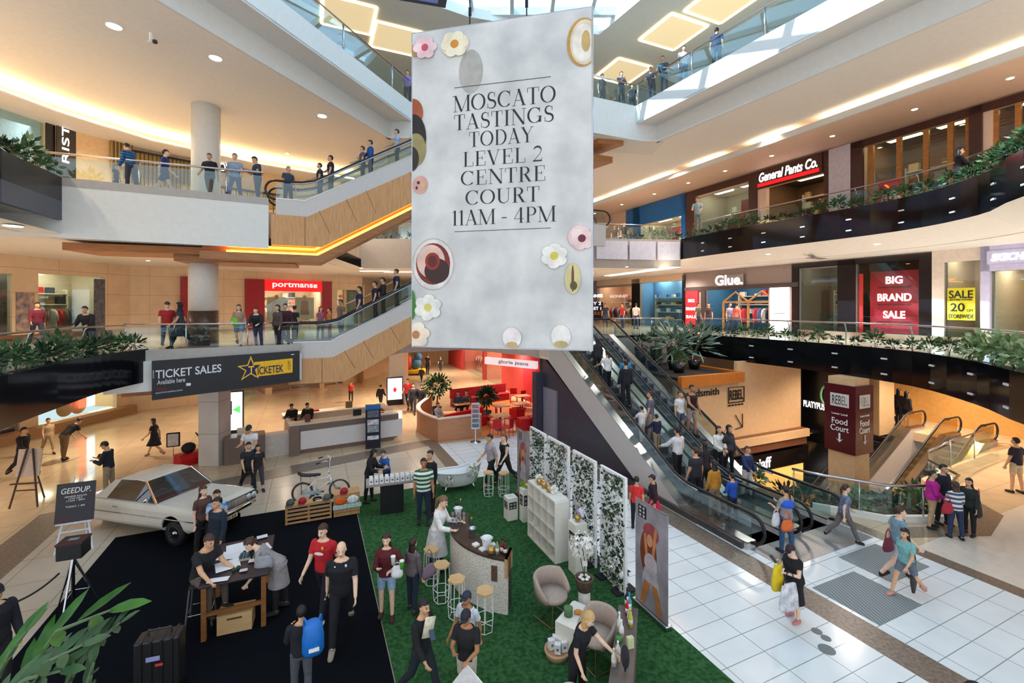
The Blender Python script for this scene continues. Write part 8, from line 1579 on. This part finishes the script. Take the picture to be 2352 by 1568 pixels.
for P, z, w_, n in ((E2R, Z2, .7, 130), (E2L, Z2, .7, 131), (E3R, Z3, .5, 132), (E3L, Z3, .7, 133)):
    st('trim_%d' % n, MB().ring(inset(P, .1), inset(P, w_), z-.02, z+.07), mat('planter_soil', (46, 36, 30), rough=.95, noise=.4, scale=20.))
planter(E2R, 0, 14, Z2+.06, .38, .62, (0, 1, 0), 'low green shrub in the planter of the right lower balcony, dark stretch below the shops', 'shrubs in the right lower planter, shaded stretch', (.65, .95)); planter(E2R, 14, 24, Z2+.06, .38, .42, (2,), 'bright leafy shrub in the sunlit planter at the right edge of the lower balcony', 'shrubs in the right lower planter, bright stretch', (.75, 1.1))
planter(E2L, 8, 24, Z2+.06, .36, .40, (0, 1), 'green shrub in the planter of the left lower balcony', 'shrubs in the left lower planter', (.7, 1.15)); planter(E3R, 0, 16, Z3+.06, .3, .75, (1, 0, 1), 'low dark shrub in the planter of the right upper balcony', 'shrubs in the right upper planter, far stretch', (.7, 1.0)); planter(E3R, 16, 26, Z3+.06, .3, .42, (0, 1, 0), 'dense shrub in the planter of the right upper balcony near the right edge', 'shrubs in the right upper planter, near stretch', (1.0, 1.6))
planter([(-12.3, 5), (-13.0, 9), (-13.3, 11.8), (-14.2, 14.3)], 0, 3, Z3+.06, .35, .5, (0, 1), 'dark shrub in the planter at the left end of the upper balcony', 'shrubs in the left upper planter', (1.0, 1.5)); planter([(-9, 27), (-2, 27)], 0, 1, Z3, .5, .8, (1,), 'dark shrub behind the far upper rail', 'shrubs at the far end of the upper gallery'); planter([(6.9, 27.1), (10.2, 27.4)], 0, 1, Z3, .4, .6, (1, 3), 'spiky shrub above the white panels of the far upper balcony', 'shrubs above the white panels')
# bushy planter by the escalator head
st('trim_140', MB().abox(13.4, 16.65, 13.72, 17.74, 3.0, 3.12), mat('planter_soil')); st('trim_141', MB().abox(13.3, 16.8, 13.5, 13.72, 2.77, 3.2).abox(16.65, 16.85, 13.72, 17.75, 2.77, 3.2), mat('orange_timber_planter', (206, 120, 40), rough=.4, noise=.08)); st('trim_142', MB().abox(13.4, 17.1, 17.75, 17.9, 3.0, Z2), GREYB)
for i, (a, b, s, k) in enumerate(((14.2, 17.0, 1.3, 1), (15.2, 17.1, 1.4, 0), (16.15, 17.0, 1.3, 1), (14.0, 15.9, 1.2, 1), (15.0, 15.7, 2.0, 3), (16.0, 15.5, 1.9, 3), (14.5, 14.9, 1.0, 0))):
    x, y = ab(a, b); zt = 3.12 + (.9 if b > 16.5 else .4)
    tag(MB().lathe([(.2, 0), (.3, zt-3.12), (.26, zt-3.12), (.2, zt-3.2)], 16).build('black_pot', rgb((20, 20, 24), rough=.3), loc=(x, y, 3.12), smooth=True), 'dark round pot holding a bushy plant beside the escalator head', 'pot', 'dark pots beside the escalator head'); plant(k, x, y, zt-.1, 'big bushy plant in a dark pot beside the escalator head', 'bushy plants beside the escalator head', s)
for i, (a, b) in enumerate(((14.1, 9.2), (14.4, 8.7), (15.0, 8.2), (15.6, 7.8), (16.1, 7.6), (16.8, 7.5), (17.2, 7.8), (14.0, 9.8), (14.0, 10.8))): x, y = ab(a, b); plant((0, 1, 2)[i % 3], x, y, -.35, 'leafy shrub behind the pit balustrade glass', 'shrubs in the ground level pit planter', 1.1)
st('trim_143', MB().abox(13.4, 17.6, 6.7, 9.3, -.5, -.35), mat('planter_soil')); st('trim_144', MB().strip([ab(*p) for p in ((13.55, 8.6), (14.6, 7.22), (16.2, 6.52), (17.6, 6.85), (18.4, 7.9))], -.1, .16, .14), WHITE)
for i, px in enumerate((2040, 2100)): pass
# big plant close to the lens, in the near planter on the camera's own gallery
pot = root('foreground_plant', (-1.9, 1.55, 4.25), 'big glossy dark green plant with long leaflets close by at the bottom left', 'plant')
def frond(P, n, L, W, seed):
    q = random.Random(seed); s_ = MB().tube(P, [.012, .010, .008, .004][:len(P)] if len(P) == 4 else .008, 6); lf = MB(); C = crom([tuple(p) for p in P], 8); m_ = len(C)
    for i in range(n):
        t = .22+.78*i/(n-1); j = min(m_-2, int(t*(m_-1))); p = Vector(C[j]); d = (Vector(C[j+1])-p).normalized(); sd = d.cross(Vector((0, -.3, 1))).normalized()*(1 if i % 2 else -1)
        u = (d*.75+sd*.75+Vector((0, 0, .12))).normalized() if i < n-1 else d; w_ = u.cross(Vector((q.uniform(-.3, .3), -.5, 1))).normalized(); l = L*(1-.35*abs(t-.55))*q.uniform(.85, 1.1); nn = u.cross(w_)
        rings = []
        for tt, k in ((0, .1), (.2, .7), (.45, 1.), (.75, .75), (1, .05)): c = p+u*l*tt-Vector((0, 0, .12*l*tt*tt)); rings.append([c-w_*W*k, c+nn*W*.25*k, c+w_*W*k])
        lf.loft(rings, cap=False, closed=False)
    return s_, lf
GP = mat('glossy_leaf', (28, 84, 18), rough=.45, noise=.3, scale=5., col2=(60, 120, 34), spec=.3); GP2 = mat('glossy_dark_leaf', (26, 60, 32), rough=.45, noise=.3, scale=5., col2=(58, 92, 56), spec=.3)
def fp(px, py, Y): return Vector(((px-CX)/F*Y, Y, zy(py, Y))) - Vector((-1.9, 1.55, 4.25))
for i, (a, b, c, d, n, L, W, Y) in enumerate((((40, 1640), (70, 1540), (130, 1450), (255, 1400), 9, .20, .024, 1.75), ((120, 1660), (165, 1550), (215, 1480), (275, 1430), 11, .13, .013, 1.7), ((-40, 1640), (-10, 1560), (30, 1490), (60, 1450), 8, .16, .02, 1.8), ((10, 1660), (60, 1570), (110, 1520), (190, 1480), 10, .14, .018, 1.6), ((-30, 1660), (0, 1600), (60, 1560), (140, 1540), 10, .13, .018, 1.55), ((160, 1680), (190, 1610), (205, 1560), (215, 1520), 8, .12, .014, 1.6))):
    P = [fp(*a, Y), fp(*b, Y), fp(*c, Y), fp(*d, Y)]; s_, lf = frond(P, n, L, W, i); fo = s_.build('stem', rgb((90, 110, 80)), pot, smooth=True); lf.build('leaflets', GP if i in (0, 2) else GP2, fo, smooth=True)
MB().lathe([(.3, -.1), (.4, .0), (.4, .05), (.36, .02)], 20).build('planter_pot', rgb((40, 36, 36)), pot, smooth=True)
st('floor_gallery', MB().box(-5, 5, -3, 1.15, Z2-.3, Z2).box(-4, -1.3, 1.15, 2.0, 3.6, 4.15), FL)
# ---------------------------------------------------------------- ceiling downlights seen as fittings
def downl(x, y, z, lab, grp, r=.09, e=9., c=(255, 226, 180)):
    o = root('downlight', (x, y, z), lab, 'downlight', 0, grp); MB().lathe([(r, -.012), (r+.03, -.012), (r+.03, .0), (r, 0)], 16).build('trim_ring', WT, o); MB().lathe([(.01, -.02), (r, -.018), (r, -.004), (.01, -.004)], 16).build('lens', glow(c, e), o)
for i, b in enumerate((4.5, 7.0, 9.6, 12.6, 15.5, 18.3, 21.0, 24.0, 27.5, 31)): downl(*ab(21.2, b), 13.548, 'small recessed downlight in the rose bulkhead above the upper right shops', 'downlights over the upper right shops')
for px, py, l in ((262, 60, 'bright oval downlight in the upper left ceiling, nearest the camera'), (495, 133, 'bright oval downlight in the upper left ceiling, middle of three'), (740, 266, 'bright oval downlight in the upper left ceiling, furthest')): downl(*G(px, py, C3), C3-.002, l, 'big downlights in the upper left ceiling', .17, 14., (230, 250, 255))
for px, py in ((340, 598), (2015, 560), (1765, 583), (660, 352), (830, 615), (1440, 612)): z = C3 if py < 400 else C2; downl(*G(px, py, z), z-.002, 'small recessed downlight in the gallery ceiling', 'gallery downlights', .08)
downl(*G(30, 518, C2), C2-.002, 'large white downlight at the left edge under the upper balcony', None, .2, 12., (220, 250, 245))
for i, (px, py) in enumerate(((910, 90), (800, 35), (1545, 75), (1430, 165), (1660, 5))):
    x, y = G(px, py, ZR); r = root('ceiling_coffer', (x, y, ZR), 'square glowing ceiling coffer over the top gallery, ' + ('left of the banner, nearer it', 'left of the banner, further out', 'right of the banner, middle of three', 'right of the banner, nearest the banner', 'right of the banner, at the top edge')[i], 'ceiling coffer', TH); MB().box(-1.2, 1.2, -1.2, 1.2, -.03, -.01).build('cove_glow_panel', glow((236, 214, 170), .45), r)  # flat panel glows by itself, standing in for cove light in a recess
    for s in (-1, 1): MB().box(s*1.2-.07, s*1.2+.07, -1.2, 1.2, -.05, -.02).build('light_strip', glow((255, 226, 160), 3.), r); MB().box(-1.2, 1.2, s*1.2-.07, s*1.2+.07, -.05, -.02).build('light_strip', glow((255, 226, 160), 3.), r)
for i, (a, b) in enumerate(((14, 22.5), (16.5, 21.8))): tag(MB().abox(a+7.2, a+8.3, b-9, b-8.7, C2-.03, C2-.01).build('ceiling_vent', rgb((120, 110, 104))), 'dark slot vent in the right middle ceiling, ' + ('nearer the right edge', 'nearer the red sale banner')[1-i], 'vent')
tag(MB().prism([ab(19.0, 20), ab(19.6, 20), ab(20.6, 28), ab(20.0, 28)], C2-.03, C2-.01).build('cove_light', glow((255, 236, 210), 5.)), 'wedge of bright cove light in the ceiling before the sunglasses shop', 'cove light')
for px, py, l in ((860, 622, 'left'), (915, 624, 'right')): x, y = G(px, py, C2); tag(MB().box(-.9, .9, -.15, .15, -.03, -.01).build('ceiling_light', glow((255, 236, 200), 6.), loc=(x, y, C2)), 'long bright ceiling light beyond the lower timber escalator, %s of two' % l, 'ceiling light')
# ---------------------------------------------------------------- daylight, lamps, camera
w = bpy.data.worlds.new('sky'); SC.world = w; w.use_nodes = True
bg = w.node_tree.nodes['Background']; bg.inputs[0].default_value = (*lin((226, 238, 250)), 1); bg.inputs[1].default_value = .95
_N, _L = w.node_tree.nodes, w.node_tree.links      # overcast sky: bluer and brighter overhead than at the horizon
_tc = _N.new('ShaderNodeTexCoord'); _sx = _N.new('ShaderNodeSeparateXYZ'); _mr = _N.new('ShaderNodeMapRange'); _mx = _N.new('ShaderNodeMix'); _mx.data_type = 'RGBA'
_mr.inputs['From Min'].default_value = .15; _mr.inputs['From Max'].default_value = .75; _mr.inputs['To Min'].default_value = .95; _mr.inputs['To Max'].default_value = 2.6
_mx.inputs[6].default_value = (*lin((236, 240, 246)), 1); _mx.inputs[7].default_value = (*lin((206, 230, 250)), 1)
_L.new(_tc.outputs['Generated'], _sx.inputs[0]); _L.new(_sx.outputs[2], _mr.inputs['Value']); _L.new(_sx.outputs[2], _mx.inputs[0]); _L.new(_mr.outputs[0], bg.inputs[1]); _L.new(_mx.outputs[2], bg.inputs[0])
sl = bpy.data.lights.new('sun', 'SUN'); sl.energy = 10.; sl.angle = R(.6); sl.color = (1, .97, .92); so = bpy.data.objects.new('sun', sl); COL.objects.link(so)
so.rotation_euler = Vector((.78, .16, -.62)).to_track_quat('-Z', 'Y').to_euler()
# skylight lattice and glazing over the well
lat = MB()
for k in range(-6, 12, 2): lat.box(k-.09, k+.09, 4, 25, ZR+.32, ZR+.62)
for k in range(5, 26, 3): lat.box(-9, 12, k-.12, k+.12, ZR+.3, ZR+.7)
st('roof_skylight_beams', lat, mat('skylight_frame', (214, 224, 230), rough=.5))
st('window_skylight', MB().box(-9.5, 12.5, 3, 26, ZR+.72, ZR+.74), glass('skylight_glass', (222, 240, 250), .05))
def lamp(x, y, z, e, col=(255, 214, 160), r=.12, cone=150):  # added fill spot under a ceiling, with no fitting where it hangs
    l = bpy.data.lights.new('ceiling_fill_spot', 'SPOT'); l.energy = e; l.spot_size = R(cone); l.spot_blend = 1.; l.shadow_soft_size = r; l.color = lin(col)
    o = bpy.data.objects.new('ceiling_fill_spot', l); COL.objects.link(o); o.location = (x, y, z-.06); return o
WC = (255, 228, 200)
for x, y in ((-17, 12), (-17, 19), (-15, 25), (-11, 22)): lamp(x, y, C1-.02, 420, WC)
for x, y in ((-8, 29), (-3, 33), (0, 29), (-6, 40), (-5, 24), (13.5, 17), (16, 24), (20, 14), (7, 26)): lamp(x, y, C1-.02, 700, WC)
for x, y in ((-18, 11), (-18, 17), (-17, 22), (-13, 20), (-13, 27), (-8, 29), (-2, 31), (5, 30)): lamp(x, y, C2-.02, 560, WC)
for x, y in ((12.5, 24), (14.5, 19.5), (16, 14), (15, 9), (11, 30)): lamp(x, y, C2-.02, 800, (255, 236, 222))
for x, y in ((-16, 12), (-16, 18), (-12, 21.5), (-8, 25), (-14, 24)): lamp(x, y, C3-.02, 900, (255, 236, 214))
for x, y in ((9, 26), (12, 21), (14.5, 16), (16, 11), (6, 30)): lamp(x, y, C3-.02, 1000, (255, 232, 218))
for a_, b_, e_ in ((17, 11, 200), (21, 12, 300), (27, 11, 700), (23.8, 10.4, 700)): lamp(*ab(a_, b_), C1-.02, e_, WC)  # end pair added to brighten the people above the pit escalators
cam = bpy.data.cameras.new('camera'); co = bpy.data.objects.new('camera', cam); COL.objects.link(co); SC.camera = co
cam.sensor_width = 36; cam.lens = F/2352*36; cam.shift_y = (HY-784)/2352; cam.clip_end = 200; cam.clip_start = .05
co.location = (0, 0, EYE); co.rotation_euler = (R(90), 0, 0)
vs = SC.view_settings; vs.view_transform = 'Standard'; vs.look = 'None'; vs.gamma = 1; vs.use_curve_mapping = False; vs.exposure = .6
SC.cycles.use_denoising = True; SC.cycles.max_bounces = 7; SC.cycles.diffuse_bounces = 4; SC.cycles.transparent_max_bounces = 16; SC.cycles.sample_clamp_indirect = 4
SC.cycles.caustics_reflective = False; SC.cycles.caustics_refractive = False
